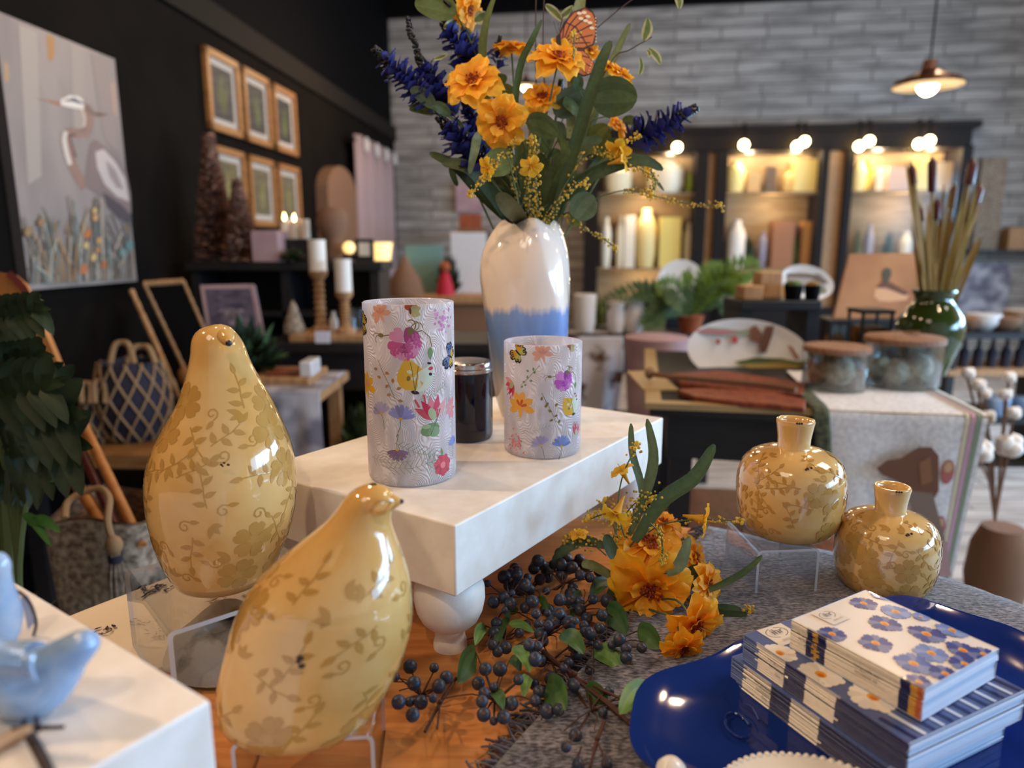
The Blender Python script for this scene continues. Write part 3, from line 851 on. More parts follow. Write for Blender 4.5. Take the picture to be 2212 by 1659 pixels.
# tall twisted vase
def vase_glaze():
    m = bpy.data.materials.new('twist_glaze'); m.use_nodes = True; nt = m.node_tree; N, L = nt.nodes, nt.links; b = N['Principled BSDF']
    b.inputs['Roughness'].default_value = .09; b.inputs['Coat Weight'].default_value = .5
    tc = N.new('ShaderNodeTexCoord'); sp = N.new('ShaderNodeSeparateXYZ'); L.new(tc.outputs['Object'], sp.inputs[0])
    nz = N.new('ShaderNodeTexNoise'); nz.inputs['Scale'].default_value = 90; nz.inputs['Detail'].default_value = 4
    mp = N.new('ShaderNodeMapping'); mp.inputs['Scale'].default_value = (1, 1, .12); L.new(tc.outputs['Object'], mp.inputs[0]); L.new(mp.outputs[0], nz.inputs['Vector'])
    ma = N.new('ShaderNodeMath'); ma.operation = 'MULTIPLY_ADD'; ma.inputs[1].default_value = .03; L.new(nz.outputs['Fac'], ma.inputs[0]); L.new(sp.outputs['Z'], ma.inputs[2])
    cr = N.new('ShaderNodeValToRGB'); cr.color_ramp.elements[0].position = 0; cr.color_ramp.elements[0].color = hx('c3bcb4')
    cr.color_ramp.elements[1].position = 1; cr.color_ramp.elements[1].color = hx('efe3d8')
    sc = N.new('ShaderNodeMath'); sc.operation = 'DIVIDE'; sc.inputs[1].default_value = .32; L.new(ma.outputs[0], sc.inputs[0]); L.new(sc.outputs[0], cr.inputs[0])
    for p, c in ((.22, 'bcb6b0'), (.36, '7f90b0'), (.48, '6c8cc4'), (.565, '7d9bd0'), (.60, 'ead9cc')):
        e = cr.color_ramp.elements.new(p); e.color = hx(c)
    L.new(cr.outputs[0], b.inputs['Base Color']); MATS['twist_glaze'] = m
vase_glaze()
PV = onz(1137, 897, SZ); YV = PV.y
vr = [(905, 1084, 1196), (860, 1071, 1207), (800, 1058, 1220), (740, 1048, 1230), (680, 1041, 1236), (630, 1036, 1237), (590, 1034, 1235), (550, 1040, 1230), (520, 1053, 1222), (500, 1067, 1214), (488, 1078, 1206), (479, 1088, 1197)]
zz = [aty(1137, y, YV).z for y, _, _ in vr]; zz[0] = SZ
rr = [(aty(b, y, YV).x - aty(a, y, YV).x) / 2 for y, a, b in vr]; cxs = [(aty(b, y, YV).x + aty(a, y, YV).x) / 2 for y, a, b in vr]
HV = zz[-1] - SZ
def vsurf(u, v, inset=0):
    z = SZ + HV * v; r = spl1(zz, rr, z) - inset; cx = spl1(zz, cxs, z)
    a = 2 * PI * u; tw = a + 1.15 * v + .25
    k = (tw * 4 / (2 * PI)) % 1.0
    f = 1 - .115 * (1 - abs(2 * k - 1) ** 1.2) * min(1, .45 + v * 1.1) + .03
    zt = z + (.0045 * math.cos(4 * tw + .3) * max(0, (v - .9) / .1))
    return V((cx + r * f * math.cos(a), YV + r * f * math.sin(a), zt))
t = thing('vase', 'tall white twisted ceramic vase with blue glaze band holding the orange bouquet', 'vase', tuple(PV))
mb = MB().grid(lambda u, v: vsurf(u, v), 128, 60, closeu=True)
mb.grid(lambda u, v: vsurf(u, 1 - .35 * v, .0045 * min(1, v * 12)), 128, 14, closeu=True)
mb.grid(lambda u, v: PV + V((math.cos(2 * PI * u), math.sin(2 * PI * u), 0)) * (rr[0] * .95 * (1 - v) + .0005), 64, 1, closeu=True)
mb.f[-64:] = [f[::-1] for f in mb.f[-64:]]
obj('vase_body', mb, 'twist_glaze', t, sharp=50)
VM = V((spl1(zz, cxs, zz[-1]), YV, zz[-1]))   # mouth
VMR = rr[-1]
# ================================================================ artificial flowers
mat('petal', 'f5a01c', rough=.55, attr=True, tl=.3)
mat('leaf', '51683a', rough=.55, attr=True, tl=.18, c2='c9cfae', ns=160, nd=3, ramp=(.2, 1.0))
mat('stem_green', '56633a', rough=.6)
mat('stem_brown', '4b3428', rough=.7)
mat('salvia', '2c2c70', rough=.6, attr=True, tl=.12)
mat('bead_black', '15131a', rough=.4)
mat('stamen', '8c3b22', rough=.6, attr=True)
mat('bud', 'c9a63a', rough=.7, attr=True)
mat('wing', 'c8662a', rough=.6, attr=True)
ORD, ORM, ORY, YEL = hx('f39a18'), hx('f79c12'), hx('ffc53a'), hx('f3c033')
def mixc(a, b, t): return tuple(a[i] * (1 - t) + b[i] * t for i in range(3)) + (1,)

def petal3(mb, M, L, W, tilt, droop, ph, c0, c1, nu=8, nv=6, pinch=1):
    pr_x, pr_w = (0, .15, .4, .65, .85, 1), (.16, .38, .76, 1, .98, .72)
    def fn(u, v):
        s = u * 2 - 1
        w = spl1(pr_x, pr_w, v) * W * .5
        vv = v * (1 - (.07 * (.5 + .5 * math.cos(2.0 * PI * s + ph * .25)) + .15 * s * s) * v)
        a = tilt - droop * vv * .5
        y = L * vv * math.cos(a); z = L * vv * math.sin(a)
        z += .20 * W * s * s * (1 - .7 * v) + .075 * L * math.sin(4.6 * s + ph) * v * v
        return M @ V((s * w, y + .1 * L, z))
    k = RND.uniform(-.1, .1)
    mb.grid(fn, nu, nv, cf=lambda u, v: jc(mixc(c0, c1, min(1, max(0, v * 1.1 - .1 + k))), .05))

def flower_head(parent, c, n, R, up=(0, 0, 1), cols=(ORD, ORY), open_=1.0, small=False):
    M = frame(n, up, c); mb = MB(); rot = RND.uniform(0, 6)
    lays = ((6, 1, .20, .8), (5, .88, .42, .6), (4, .60, .72, .3)) if not small else ((5, 1, .45, .5), (4, .7, .9, .3))
    for n_, lf, tilt, dr in lays:
        for k in range(n_):
            a = rot + 2 * PI * k / n_ + RND.uniform(-.12, .12)
            petal3(mb, M @ Matrix.Rotation(a, 4, 'Z'), R * lf * RND.uniform(.9, 1.08), R * lf * RND.uniform(.72, .9), tilt * open_ + RND.uniform(-.1, .12), dr, RND.uniform(0, 6), cols[0], cols[1])
        rot += .5
    obj('petals', mb, 'petal', parent, sharp=80)
    sm = MB(); rc, yc = hx('8a2d1d'), hx('d98a2a')
    for k in range(34 if not small else 10):
        a = RND.uniform(0, 6.28); r = R * .25 * math.sqrt(RND.random()); h = R * RND.uniform(.1, .24)
        q = M @ V((r * math.cos(a), r * math.sin(a), h)); sm.ball(q, R * .036, 6, 4, c=jc(rc, .3))
        sm.tube([M @ V((r * .5 * math.cos(a), r * .5 * math.sin(a), 0)), q], R * .012, 4, c=yc)
    sm.ball(M @ V((0, 0, -.02 * R)), R * .2, 10, 6, (1, 1, .5), c=jc(ORD), M=M.to_3x3())
    obj('flower_center', sm, 'stamen', parent)

def mouth():
    a = RND.uniform(0, 6.28); r = VMR * .62 * math.sqrt(RND.random()); return V((VM.x + r * math.cos(a), VM.y + r * math.sin(a), VM.z))
def stem_to(p, n=None, q=None, r=.0013, name='stem', m='stem_green', parent=None):
    q = q or mouth(); n = V(n) if n is not None else V((0, 0, 1))
    a = p - n * .006; pts = [a, a - n * .03 + (q - a) * .2, a + (q - a) * .6 + V((0, 0, -.0)), q, q + V(((VM.x - q.x) * .3, (VM.y - q.y) * .3, -.06))]
    return obj(name, MB().tube(spl(pts, 12), r, 6), m, parent)

def px3(px, py, dy): return aty(px, py, YV + dy)
def facing(ang, el=0, f=1.0):
    """direction: screen angle ang (0=right, 90=up degrees) mixed with towards-camera by f"""
    a = math.radians(ang)
    return (RT * math.cos(a) + UP * math.sin(a) - FWD * f).normalized()

VF = [  # px, py, R px, depth, facing angle, toward-camera weight, label
    (1022, 178, 66, -.06, 120, 2.2, 'large orange flower at the left front of the tall vase bouquet'),
    (1083, 262, 60, -.09, 250, 2.0, 'orange flower hanging lowest at the front of the tall vase bouquet'),
    (1206, 128, 64, -.04, 80, 1.3, 'wide open orange flower just below the orange butterfly'),
    (1106, 106, 48, .02, 88, .25, 'orange flower seen edge-on at the top middle of the bouquet'),
    (1172, 212, 46, .0, 100, 1.6, 'orange flower tucked behind the tall strap leaf mid bouquet'),
    (1334, 158, 42, .0, 60, .6, 'orange flower facing right beneath the variegated sprig'),
    (1272, 112, 38, .03, 70, .9, 'orange flower partly behind the butterfly wing'),
    (1012, 22, 44, .02, -30, .5, 'orange flower cut by the top of the picture'),
    (1332, 272, 36, .02, 30, .5, 'orange flower beside the blue spike at the right'),
    (1152, 247, 26, -.02, 270, .6, 'small drooping orange flower in the middle of the bouquet')]
for px, py, R, dy, an, f, lab in VF:
    c = px3(px, py, dy); n = facing(an, 0, f); t = thing('orange_flower', lab, 'flower', tuple(c), 0, 'orange flowers in the tall vase')
    flower_head(t, c, n, R * mpp(c), up=(0, 0, 1), small=R < 30)
    stem_to(c, n, parent=t)

def leaf3(mb, path, W, roll=0, c0=None, c1=None, prof='blade', fold=.18, nu=4, nv=14, edge=None):
    P = spl(path, nv); c0 = c0 or hx('47592f'); c1 = c1 or hx('66794a')
    vs = []
    if prof == 'blade': wf = lambda v: max(.02, math.sin(PI * min(1, v * .80 + .12)) ** .7) * (1 if v < .97 else .5)
    elif prof == 'round': wf = lambda v: max(.03, (math.sin(PI * (v * .97 + .015)) ** .62) * (1.08 - .25 * v))
    else: wf = lambda v: max(.03, math.sin(PI * (v ** .85 * .97 + .015)) ** .85)
    fr = []
    for i, p in enumerate(P):
        t = (P[min(i + 1, nv)] - P[max(i - 1, 0)]).normalized(); vw = (p - CAM).normalized()
        s = t.cross(vw); s = s.normalized() if s.length > 1e-4 else RT.copy()
        n = s.cross(t).normalized()
        if n.dot(vw) > 0: n = -n
        s2 = s * math.cos(roll) + n * math.sin(roll); n2 = n * math.cos(roll) - s * math.sin(roll)
        fr.append((p, s2, n2))
    def fn(u, v):
        p, s, n = fr[round(v * nv)]; k = u * 2 - 1; w = wf(v) * W * .5
        return p + s * (k * w) + n * (abs(k) * fold * w + .0006 * math.sin(9 * v + 3 * u))
    def cf(u, v):
        k = abs(u * 2 - 1)
        if edge and (k > .55): return jc(edge, .06)
        return jc(mixc(c0, c1, .25 + .6 * k if k > .3 else .9), .05)
    mb.grid(fn, nu, nv, cf=cf)

GD, GM, GB, GP_ = hx('34412a'), hx('4b5c34'), hx('3f5a4a'), hx('7d8c66')
BLD = [([(1190, 484), (1226, 370), (1262, 245), (1298, 135), (1320, 88)], 30, -.10, GD, hx('59683f'), 'broad dark strap leaf rising to the right of the bouquet'),
       ([(1210, 470), (1290, 215), (1340, 95), (1362, 50)], 17, .05, GM, GP_, 'thin pale strap leaf ending above the right orange flower'),
       ([(1120, 480), (1062, 280), (1043, 130), (1050, 50), (1070, -12)], 19, -.03, GM, hx('6f7a45'), 'strap leaf running out of the top beside the edge-on flower'),
       ([(1140, 478), (1112, 280), (1122, 150), (1148, 88), (1170, 42)], 17, -.11, GM, hx('5a6a3a'), 'curved strap leaf crossing in front of the edge-on flower'),
       ([(1104, 486), (1060, 415), (1010, 362), (955, 352)], 34, -.06, GD, hx('4a5a33'), 'dark leaf arching to the left above the vase shoulder'),
       ([(1104, 484), (1040, 420), (985, 360), (928, 331)], 26, -.03, GD, GM, 'narrow leaf reaching farthest left of the bouquet'),
       ([(1000, 345), (977, 365), (988, 402)], 15, .0, GD, GM, 'short leaf pointing down at the lower left of the bouquet'),
       ([(1100, 330), (1040, 290), (1024, 330), (1014, 376)], 20, -.08, hx('6b7f66'), hx('87997c'), 'pale leaf bent downward under the left orange flower'),
       ([(1180, 478), (1240, 405), (1310, 364), (1385, 346), (1432, 367)], 30, -.05, GD, hx('4f6244'), 'long dark leaf arching to the right above the vase'),
       ([(1165, 476), (1195, 395), (1235, 325), (1300, 300)], 36, -.03, GM, hx('5d6d45'), 'broad leaf leaning right from the vase mouth'),
       ([(1160, 470), (1192, 370), (1222, 330), (1205, 292)], 24, -.09, GM, hx('69754a'), 'curled leaf in the middle front of the bouquet'),
       ([(1132, 486), (1104, 448), (1078, 416)], 46, -.10, hx('585c40'), hx('737556'), 'flat olive leaf resting on the vase rim'),
       ([(1300, 364), (1378, 352), (1408, 380), (1434, 412)], 12, .02, GD, GM, 'thin dark leaf hooking downward at the far right'),
       ([(1230, 300), (1245, 60), (1258, -15)], 30, .06, hx('6d6b38'), hx('8a8850'), 'olive strap leaf leaving the top above the butterfly'),
       ([(1195, 484), (1212, 430), (1280, 370), (1320, 290)], 26, .03, GB, hx('5a7466'), 'bluish leaf behind the right side of the bouquet'),
       ([(1150, 480), (1180, 400), (1165, 330)], 34, .0, GD, GM, 'dark leaf standing upright in the bouquet centre'),
       ([(1120, 480), (1080, 380), (1072, 320)], 34, .03, GD, GM, 'dark leaf standing upright at the bouquet left centre')]
for path, w, dy, c0, c1, lab in BLD:
    P = []
    for i, (x, y) in enumerate(path):
        k = i / (len(path) - 1); P.append(px3(x, y, dy * min(1, k * 1.5)))
    t = thing('strap_leaf', lab, 'leaf', tuple(P[0]), 0, 'strap leaves in the tall vase')
    mb = MB(); leaf3(mb, P, w * mpp(P[-1]), RND.uniform(-.5, .5), c0, c1); obj('leaf_blade', mb, 'leaf', t)
    q = P[0]; obj('stem', MB().tube([q + (P[1] - q) * .08, V((VM.x + (q.x - VM.x) * .5, VM.y + (q.y - VM.y) * .5, VM.z - .02)), VM + V(((q.x - VM.x) * .2, 0, -.07))], .0016, 6), 'stem_green', t)

EU = [('round leaf sprig with one large grey-green leaf under the right orange flower', [(1278, 215, 1376, 213, 92, -.05), (1252, 195, 1243, 165, 26, -.02), (1345, 262, 1380, 268, 24, .04), (1262, 240, 1216, 222, 46, .0)], (1270, 260)),
      ('round leaf sprig with a speckled pale leaf below the lowest orange flower', [(1138, 262, 1206, 292, 56, -.09), (1200, 250, 1264, 196, 62, -.0), (1216, 300, 1200, 262, 30, -.03)], (1190, 330)),
      ('round leaf sprig with dark leaves low at the left of the bouquet', [(1108, 345, 1042, 372, 62, -.08), (1090, 330, 1045, 306, 40, -.02)], (1110, 380)),
      ('round leaf sprig with a bright green leaf at the right of the vase mouth', [(1243, 472, 1284, 424, 64, -.06), (1230, 470, 1248, 488, 30, .0), (1240, 430, 1262, 382, 40, .03)], (1215, 465)),
      ('leaf sprig with two olive leaves sticking out left between the blue spikes', [(940, 232, 886, 192, 32, -.04), (936, 244, 884, 236, 24, -.02), (972, 250, 930, 228, 26, -.05)], (1010, 300)),
      ('leaf sprig with a big olive leaf at the top left of the picture', [(985, 28, 896, 8, 58, .0), (1000, 60, 1020, 100, 20, .02)], (1040, 150)),
      ('leaf sprig with blue-green leaves in the shaded middle of the bouquet', [(1110, 225, 1075, 190, 42, .04), (1270, 330, 1315, 272, 54, .02), (1225, 335, 1258, 262, 52, .03), (1290, 345, 1352, 305, 40, .03)], (1180, 350)),
      ('leaf sprig with small dark leaves filling the bouquet above the vase mouth', [(1150, 450, 1118, 400, 40, .0), (1180, 440, 1215, 395, 46, .0), (1130, 420, 1095, 392, 40, .02), (1190, 420, 1250, 400, 40, .03), (1160, 380, 1130, 330, 50, .03), (1180, 370, 1215, 330, 50, .04), (1110, 440, 1072, 420, 30, .03)], (1160, 460)),
      ('leaf sprig with shaded leaves among the stems under the orange flowers', [(1120, 400, 1080, 330, 56, .02), (1150, 400, 1130, 300, 60, .05), (1190, 420, 1225, 330, 60, .06), (1130, 430, 1050, 400, 44, .05), (1210, 430, 1285, 380, 46, .06), (1100, 320, 1060, 250, 50, .07), (1180, 330, 1160, 250, 56, .08), (1240, 300, 1290, 230, 50, .09)], (1160, 440)),
      ('leaf sprig with pale leaves behind the left blue spikes', [(1010, 150, 985, 92, 28, .02), (1000, 120, 1035, 80, 24, .06), (1060, 200, 1095, 165, 30, .08)], (1060, 260))]
for lab, lv, jn in EU:
    j = px3(jn[0], jn[1], .0); t = thing('leaf_sprig', lab, 'leaf sprig', tuple(j), 0, 'leaf sprigs in the tall vase')
    stem_to(j, (0, 0, 1), parent=t)
    for x0, y0, x1, y1, w, dy in lv:
        a, b = px3(x0, y0, dy), px3(x1, y1, dy - .012); mb = MB(); g = RND.choice(((hx('3c4d30'), hx('62744c')), (hx('4a5c40'), hx('71836a')), (hx('505c2c'), hx('7a8446'))))
        m = (a + b) / 2 + V((0, 0, .004)); leaf3(mb, [a, m, b], w * mpp(a), RND.uniform(-.45, .45), g[0], g[1], 'round', fold=.12, nu=6, nv=12)
        mb.tube([j, (a + j) / 2 + V((0, 0, .006)), a], .0009, 5, c=hx('5a6a3c'))
        obj('leaf', mb, 'leaf', t)

# blue spikes
SP = [((806, 104), (935, 225), 62, -.03, 'blue flower spike pointing farthest left with black beaded tip'), ((900, 118), (985, 250), 70, -.01, 'blue flower spike second from the left'),
      ((955, 45), (1040, 160), 74, .02, 'blue flower spike high behind the left orange flower'), ((946, 250), (1045, 370), 74, -.04, 'blue flower spike lowest on the left side'),
      ((1507, 231), (1355, 312), 66, .0, 'blue flower spike pointing right over the lit cabinet'), ((1082, 78), (1072, 150), 34, .05, 'short blue spike behind the edge-on orange flower'),
      ((1000, 210), (1050, 330), 60, .03, 'blue flower spike mostly hidden behind the left orange flowers'), ((1212, 172), (1205, 235), 30, .05, 'dark blue spike peeking out mid bouquet')]
SB1, SB2 = hx('1d1f50'), hx('363a88')
for tip, base, w, dy, lab in SP:
    a, b = px3(base[0], base[1], dy), px3(tip[0], tip[1], dy - .01); ax_ = (b - a); L = ax_.length; ax_.normalize()
    t = thing('blue_flower_spike', lab, 'flower', tuple(a), 0, 'blue flower spikes in the tall vase')
    mb = MB(); W = w * 1.4 * mpp(a); n = int(L / .0085)
    for i in range(n):
        v = i / n * .80; c = a + ax_ * L * v; rad = W * (.56 - .32 * v)
        for k in range(5):
            an = k * 2 * PI / 5 + i * 1.1 + RND.uniform(-.3, .3)
            M = frame(ax_, (0.3, .2, 1), c) @ Matrix.Rotation(an, 4, 'Z')
            petal3(mb, M, rad * RND.uniform(.8, 1.15), rad * .66, RND.uniform(.5, .95), RND.uniform(-.2, .8), RND.uniform(0, 6), SB1, SB2, 3, 4)
    obj('blue_petals', mb, 'salvia', t, sharp=80)
    bm = MB()
    for i in range(26):
        v = .72 + .28 * i / 26; c = a + ax_ * L * v; r = W * .10 * (1.25 - (v - .72) * 2)
        for k in range(4):
            an = RND.uniform(0, 6.28); M = frame(ax_, (0, .3, 1)); bm.ball(c + M.to_3x3() @ V((math.cos(an) * r, math.sin(an) * r, 0)), .0021, 5, 4)
    obj('beaded_tip', bm, 'bead_black', t)
    stem_to(a, ax_, parent=t, r=.0016)
bm = MB(); P = spl([px3(884, 42, -.02), px3(886, 70, -.02), px3(895, 90, -.02), px3(905, 125, -.015)], 30)
for i, p in enumerate(P):
    for k in range(3): bm.ball(p + V((RND.uniform(-1, 1), RND.uniform(-1, 1), RND.uniform(-1, 1))) * .003, .0026, 6, 4)
t = thing('seed_sprig', 'black beaded seed sprig sticking up at the far left of the bouquet', 'seed sprig', tuple(P[-1])); obj('seed_beads', bm, 'bead_black', t); stem_to(P[-1], (-.5, 0, .8), parent=t)

# yellow sprigs
BY1, BY2 = hx('d3ad3c'), hx('a98c34')
def funnel(parent, c, n, R):
    M = frame(n, (0, 0, 1), c); mb = MB(); rot = RND.uniform(0, 6)
    for k in range(5): petal3(mb, M @ Matrix.Rotation(rot + k * 1.257, 4, 'Z'), R, R * .8, .75, 1.2, RND.uniform(0, 6), hx('eda817'), hx('f8c63a'), 4, 5)
    mb.lathe([(.0012, -R * 1.1), (R * .16, -R * .5), (R * .3, .05 * R)], 10, M=M, at=(0, 0, 0), c=hx('dba52a'))
    mb.tube([c, c + V(n) * R * .8], R * .04, 4, c=hx('e8c94e'))
    obj('funnel_flower', mb, 'petal', parent, sharp=80)
def sprig(lab, path, dens, funnels=(), dy=0, base=True, r=.0022, start=0., grp='yellow bud sprigs in the tall vase', P=None, spread=.0036):
    P = spl([px3(x, y, dy * (.15 + .85 * i / (len(path) - 1)) if base else dy) for i, (x, y) in enumerate(path)] if P is None else P, 40)
    t = thing('yellow_bud_sprig', lab, 'flower sprig', tuple(P[0]), 0, grp)
    pts = P if not base else [VM + V((0, 0, -.06))] + P
    obj('stem', MB().tube(pts, .0009, 5), 'stem_green', t)
    mb = MB()
    for i in range(int(dens * 1.5)):
        k = int(len(P) * (start + (1 - start) * RND.random())); k = min(k, len(P) - 1)
        c = P[k] + V((RND.gauss(0, 1), RND.gauss(0, 1), RND.gauss(0, 1))) * spread
        mb.ball(c, r * RND.uniform(.4, .95), 5, 4, c=jc(RND.choice((BY1, BY1, BY2)), .25))
    for k in range(5): mb.ball(P[-1] + V((RND.gauss(0, 1), RND.gauss(0, 1), RND.gauss(0, 1))) * .0025, r * 1.2, 6, 4, c=jc(BY1, .2))
    obj('buds', mb, 'bud', t)
    for f in funnels: funnel(t, *f)
    return t
sprig('yellow bud sprig running down the middle of the bouquet', [(1158, 480), (1140, 425), (1148, 340), (1150, 300)], 120, dy=-.11, r=.0024)
sprig('yellow bud sprig standing left of the bouquet middle', [(1130, 478), (1112, 400), (1100, 340), (1108, 305)], 70, dy=-.10)
sprig('yellow sprig with a small trumpet flower hanging over the vase on the left', [(1120, 440), (1095, 335), (1068, 355), (1045, 388), (1017, 418)], 60, [(px3(1056, 362, -.13), facing(205, 0, .5), 24 * mpp(VM)), ], dy=-.13, start=.35, base=False, spread=.0025)
sprig('yellow sprig with small trumpet flowers arching right over a dark leaf', [(1200, 440), (1255, 345), (1300, 330), (1350, 350), (1395, 372), (1416, 392), (1404, 420)], 110, [(px3(1342, 346, -.06), facing(10, 0, .4), 26 * mpp(VM)), (px3(1403, 362, .0), facing(190, 0, .2), 18 * mpp(VM))], dy=-.05, start=.1, base=False, spread=.0035)
sprig('long thin yellow sprig reaching far right across the lit cabinet', [(1205, 470), (1300, 424), (1362, 411), (1420, 425), (1490, 440), (1556, 444)], 80, dy=.02, start=.35, spread=.003)
sprig('yellow sprig trailing down to the right of the vase shoulder', [(1215, 470), (1236, 468), (1262, 494), (1300, 514), (1328, 534)], 55, dy=-.02, start=.1, spread=.003)
sprig('small yellow bud sprig in front of the butterfly wing', [(1238, 130), (1240, 95), (1240, 72)], 26, dy=-.06, base=False, r=.002)
sprig('yellow sprig with a drooping trumpet flower beside the blue right spike', [(1230, 420), (1300, 350), (1340, 315), (1378, 295)], 36, [(px3(1336, 320, -.05), facing(250, 0, .6), 28 * mpp(VM))], dy=-.03, start=.6, base=False)
sprig('yellow sprig with a trumpet flower in the front centre of the bouquet', [(1165, 478), (1160, 420), (1152, 365)], 60, [(px3(1146, 357, -.13), facing(280, 0, .8), 24 * mpp(VM)), ], dy=-.12)
sprig('yellow bud sprig low at the right of the vase mouth', [(1180, 480), (1205, 440), (1240, 400), (1262, 398)], 60, dy=-.08)

# variegated sprigs and thin stalks
def var_sprig(lab, stem, leaves, dy=0):
    P = [px3(x, y, dy) for x, y in stem]; t = thing('variegated_sprig', lab, 'leaf sprig', tuple(P[0]), 0, 'variegated sprigs')
    obj('stem', MB().tube(spl(P, 14), .0009, 5), 'stem_brown', t)
    for x0, y0, x1, y1, w in leaves:
        mb = MB(); a, b = px3(x0, y0, dy), px3(x1, y1, dy - .01)
        leaf3(mb, [a, (a + b) / 2 + RT * .003, b], w * mpp(a), RND.uniform(-.3, .3), hx('5c7440'), hx('7c9060'), 'ovate', edge=hx('cfd0ae')); obj('leaf', mb, 'leaf', t)
var_sprig('thin variegated sprig with white-edged leaves at the upper right of the bouquet', [(1260, 250), (1322, 130), (1360, 108), (1408, 80)], [(1390, 88, 1399, 38, 24), (1402, 104, 1427, 140, 16), (1381, 163, 1382, 122, 11), (1398, 108, 1400, 124, 9)])
var_sprig('thin brown stalk with a folded green leaf near the top of the bouquet', [(1160, 250), (1157, 100), (1158, -20)], [(1178, 10, 1215, 46, 18), (1206, 40, 1238, 12, 17)], .03)
var_sprig('second thin stalk standing beside the butterfly', [(1180, 250), (1173, 100), (1176, -20)], [(1462, 20, 1462, -20, 17)][:0], .03)
var_sprig('leaf tip hanging into the picture at the top right of the bouquet', [(1290, 60), (1380, -10), (1460, -30)], [(1460, -14, 1467, 20, 17)], .03)
var_sprig('thin pod stalk with pale papery discs at the top left of the bouquet', [(1060, 200), (1000, 60), (985, 20)], [(985, 45, 958, 60, 24), (1025, 45, 1050, 26, 28), (930, 130, 968, 116, 9)], .01)

# butterflies
def butterfly(lab, O, R, nrm, rot, wings=2):
    M = frame(nrm, (0, 0, 1), O) @ Matrix.Rotation(rot, 4, 'Z'); t = thing('butterfly', lab, 'butterfly', tuple(O))
    up_ = [(0, 0), (-.02, .25), (.10, .55), (.30, .82), (.55, .97), (.72, .92), (.80, .75), (.78, .45), (.72, .22), (.50, .08)]
    lo_ = [(0, 0), (.5, .07), (.62, -.02), (.74, -.16), (.70, -.36), (.5, -.46), (.28, -.42), (.08, -.2)]
    BR, ORW, CRM = hx('4a2018'), hx('c4672d'), hx('ecc9a4')
    for nm, pl in (('fore_wing', up_), ('hind_wing', lo_)):
        mb = MB(); cx = sum(p[0] for p in pl) / len(pl); cy = sum(p[1] for p in pl) / len(pl)
        for s, z, c in ((1, 0, BR), (.9, .0005, ORW)):
            pts = [M @ V(((cx + (x - cx) * s) * R, (cy + (y - cy) * s) * R, z)) for x, y in pl]; mb.prism(pts, nrm, .0006 if s == 1 else .0004, c=c)
        def put(poly, c, z=.0009):
            mb.add([M @ V((x * R, y * R, z)) for x, y in poly], [tuple(range(len(poly)))], 0, c)
        if nm == 'fore_wing':
            for a, l in ((1.45, .75), (1.25, .95), (1.08, 1.1), (.92, 1.1), (.75, 1.0), (.55, .88), (.38, .75)):
                for q in line2([(.04, .03), (l * .5 * math.cos(a + .1), l * .5 * math.sin(a + .1)), (l * .93 * math.cos(a), l * .93 * math.sin(a))], .022): put(q, BR)
            for q in line2([(.12, .55), (.35, .5), (.5, .3), (.6, .14)], .022): put(q, BR)
            for x, y in ((.42, .80), (.52, .84), (.60, .78), (.45, .70), (.55, .68), (.64, .66), (.68, .56)): put(el(x, y, .055, .032, .3), CRM, .0011)
            for i in range(8): put(el(.765, .3 + .07 * i, .014, .014, 0, 6), CRM, .0011)
        else:
            for a, l in ((-.1, .7), (-.35, .75), (-.62, .75), (-.95, .55)):
                for q in line2([(.05, -.01), (l * .9 * math.cos(a), l * .9 * math.sin(a))], .02): put(q, BR)
            for i in range(6): put(el(.69 - .02 * i, -.08 - .06 * i, .013, .013, 0, 6), CRM, .0011)
        obj(nm, mb, 'wing', t)
    mb = MB(); mb.tube([M @ V((-.03 * R, -.28 * R, .002)), M @ V((-.03 * R, 0, .004)), M @ V((-.04 * R, .2 * R, .004))], [.002, .0042, .003], 8)
    for s in (-1, 1): mb.tube([M @ V((-.04 * R, .2 * R, .004)), M @ V(((-.1 + s * .05) * R, .45 * R, .006))], .0004, 4)
    obj('butterfly_body', mb, 'bead_black', t)
O = px3(1208, 104, -.02); butterfly('orange monarch butterfly perched above the wide open orange flower', O, 116 * mpp(O), facing(20, 0, 2.5), -.12)
O = px3(960, 8, .0); butterfly('orange butterfly half hidden behind the top left leaf', O, 60 * mpp(O), facing(60, 0, .8), .5)
# ================================================================ yellow bunch lying against the riser
YP = .80
def pp(px, py, dy=0): return aty(px, py, YP + dy)
HUB = pp(1330, 1190, .03); HUB.z = TZ + .035
PF = [(1400, 1178, 72, .02, 70, 1.1, 'orange flower upper middle of the bunch lying by the white riser'), (1406, 1268, 88, -.03, 255, 2.2, 'largest orange flower facing forward in the bunch by the white riser'),
      (1500, 1345, 66, -.05, 310, 1.3, 'orange flower lower right of the lying bunch, over the grey runner'), (1528, 1262, 46, -.02, 10, .9, 'orange flower at the right of the lying bunch, with a dark freckled centre'),
      (1498, 1205, 46, .03, 20, .6, 'orange flower behind the upper right of the lying bunch'), (1432, 1130, 38, .05, 80, .5, 'orange flower topmost in the lying bunch below the strap leaves'),
      (1476, 1396, 46, -.07, 285, 1.3, 'orange flower drooping lowest on the grey runner')]
YO, YY = hx('f0930f'), hx('fcb828')
def pstem(p, n, parent, r=.0013):
    a = p - V(n) * .005; b = a - V(n) * .03; b.z = max(b.z, TZ + .008)
    return obj('stem', MB().tube(spl([a, b, V(((b.x + HUB.x) / 2, (b.y + HUB.y) / 2 + .01, min((b.z + HUB.z) / 2, TZ + .012))), HUB], 12), r, 6), 'stem_green', parent)
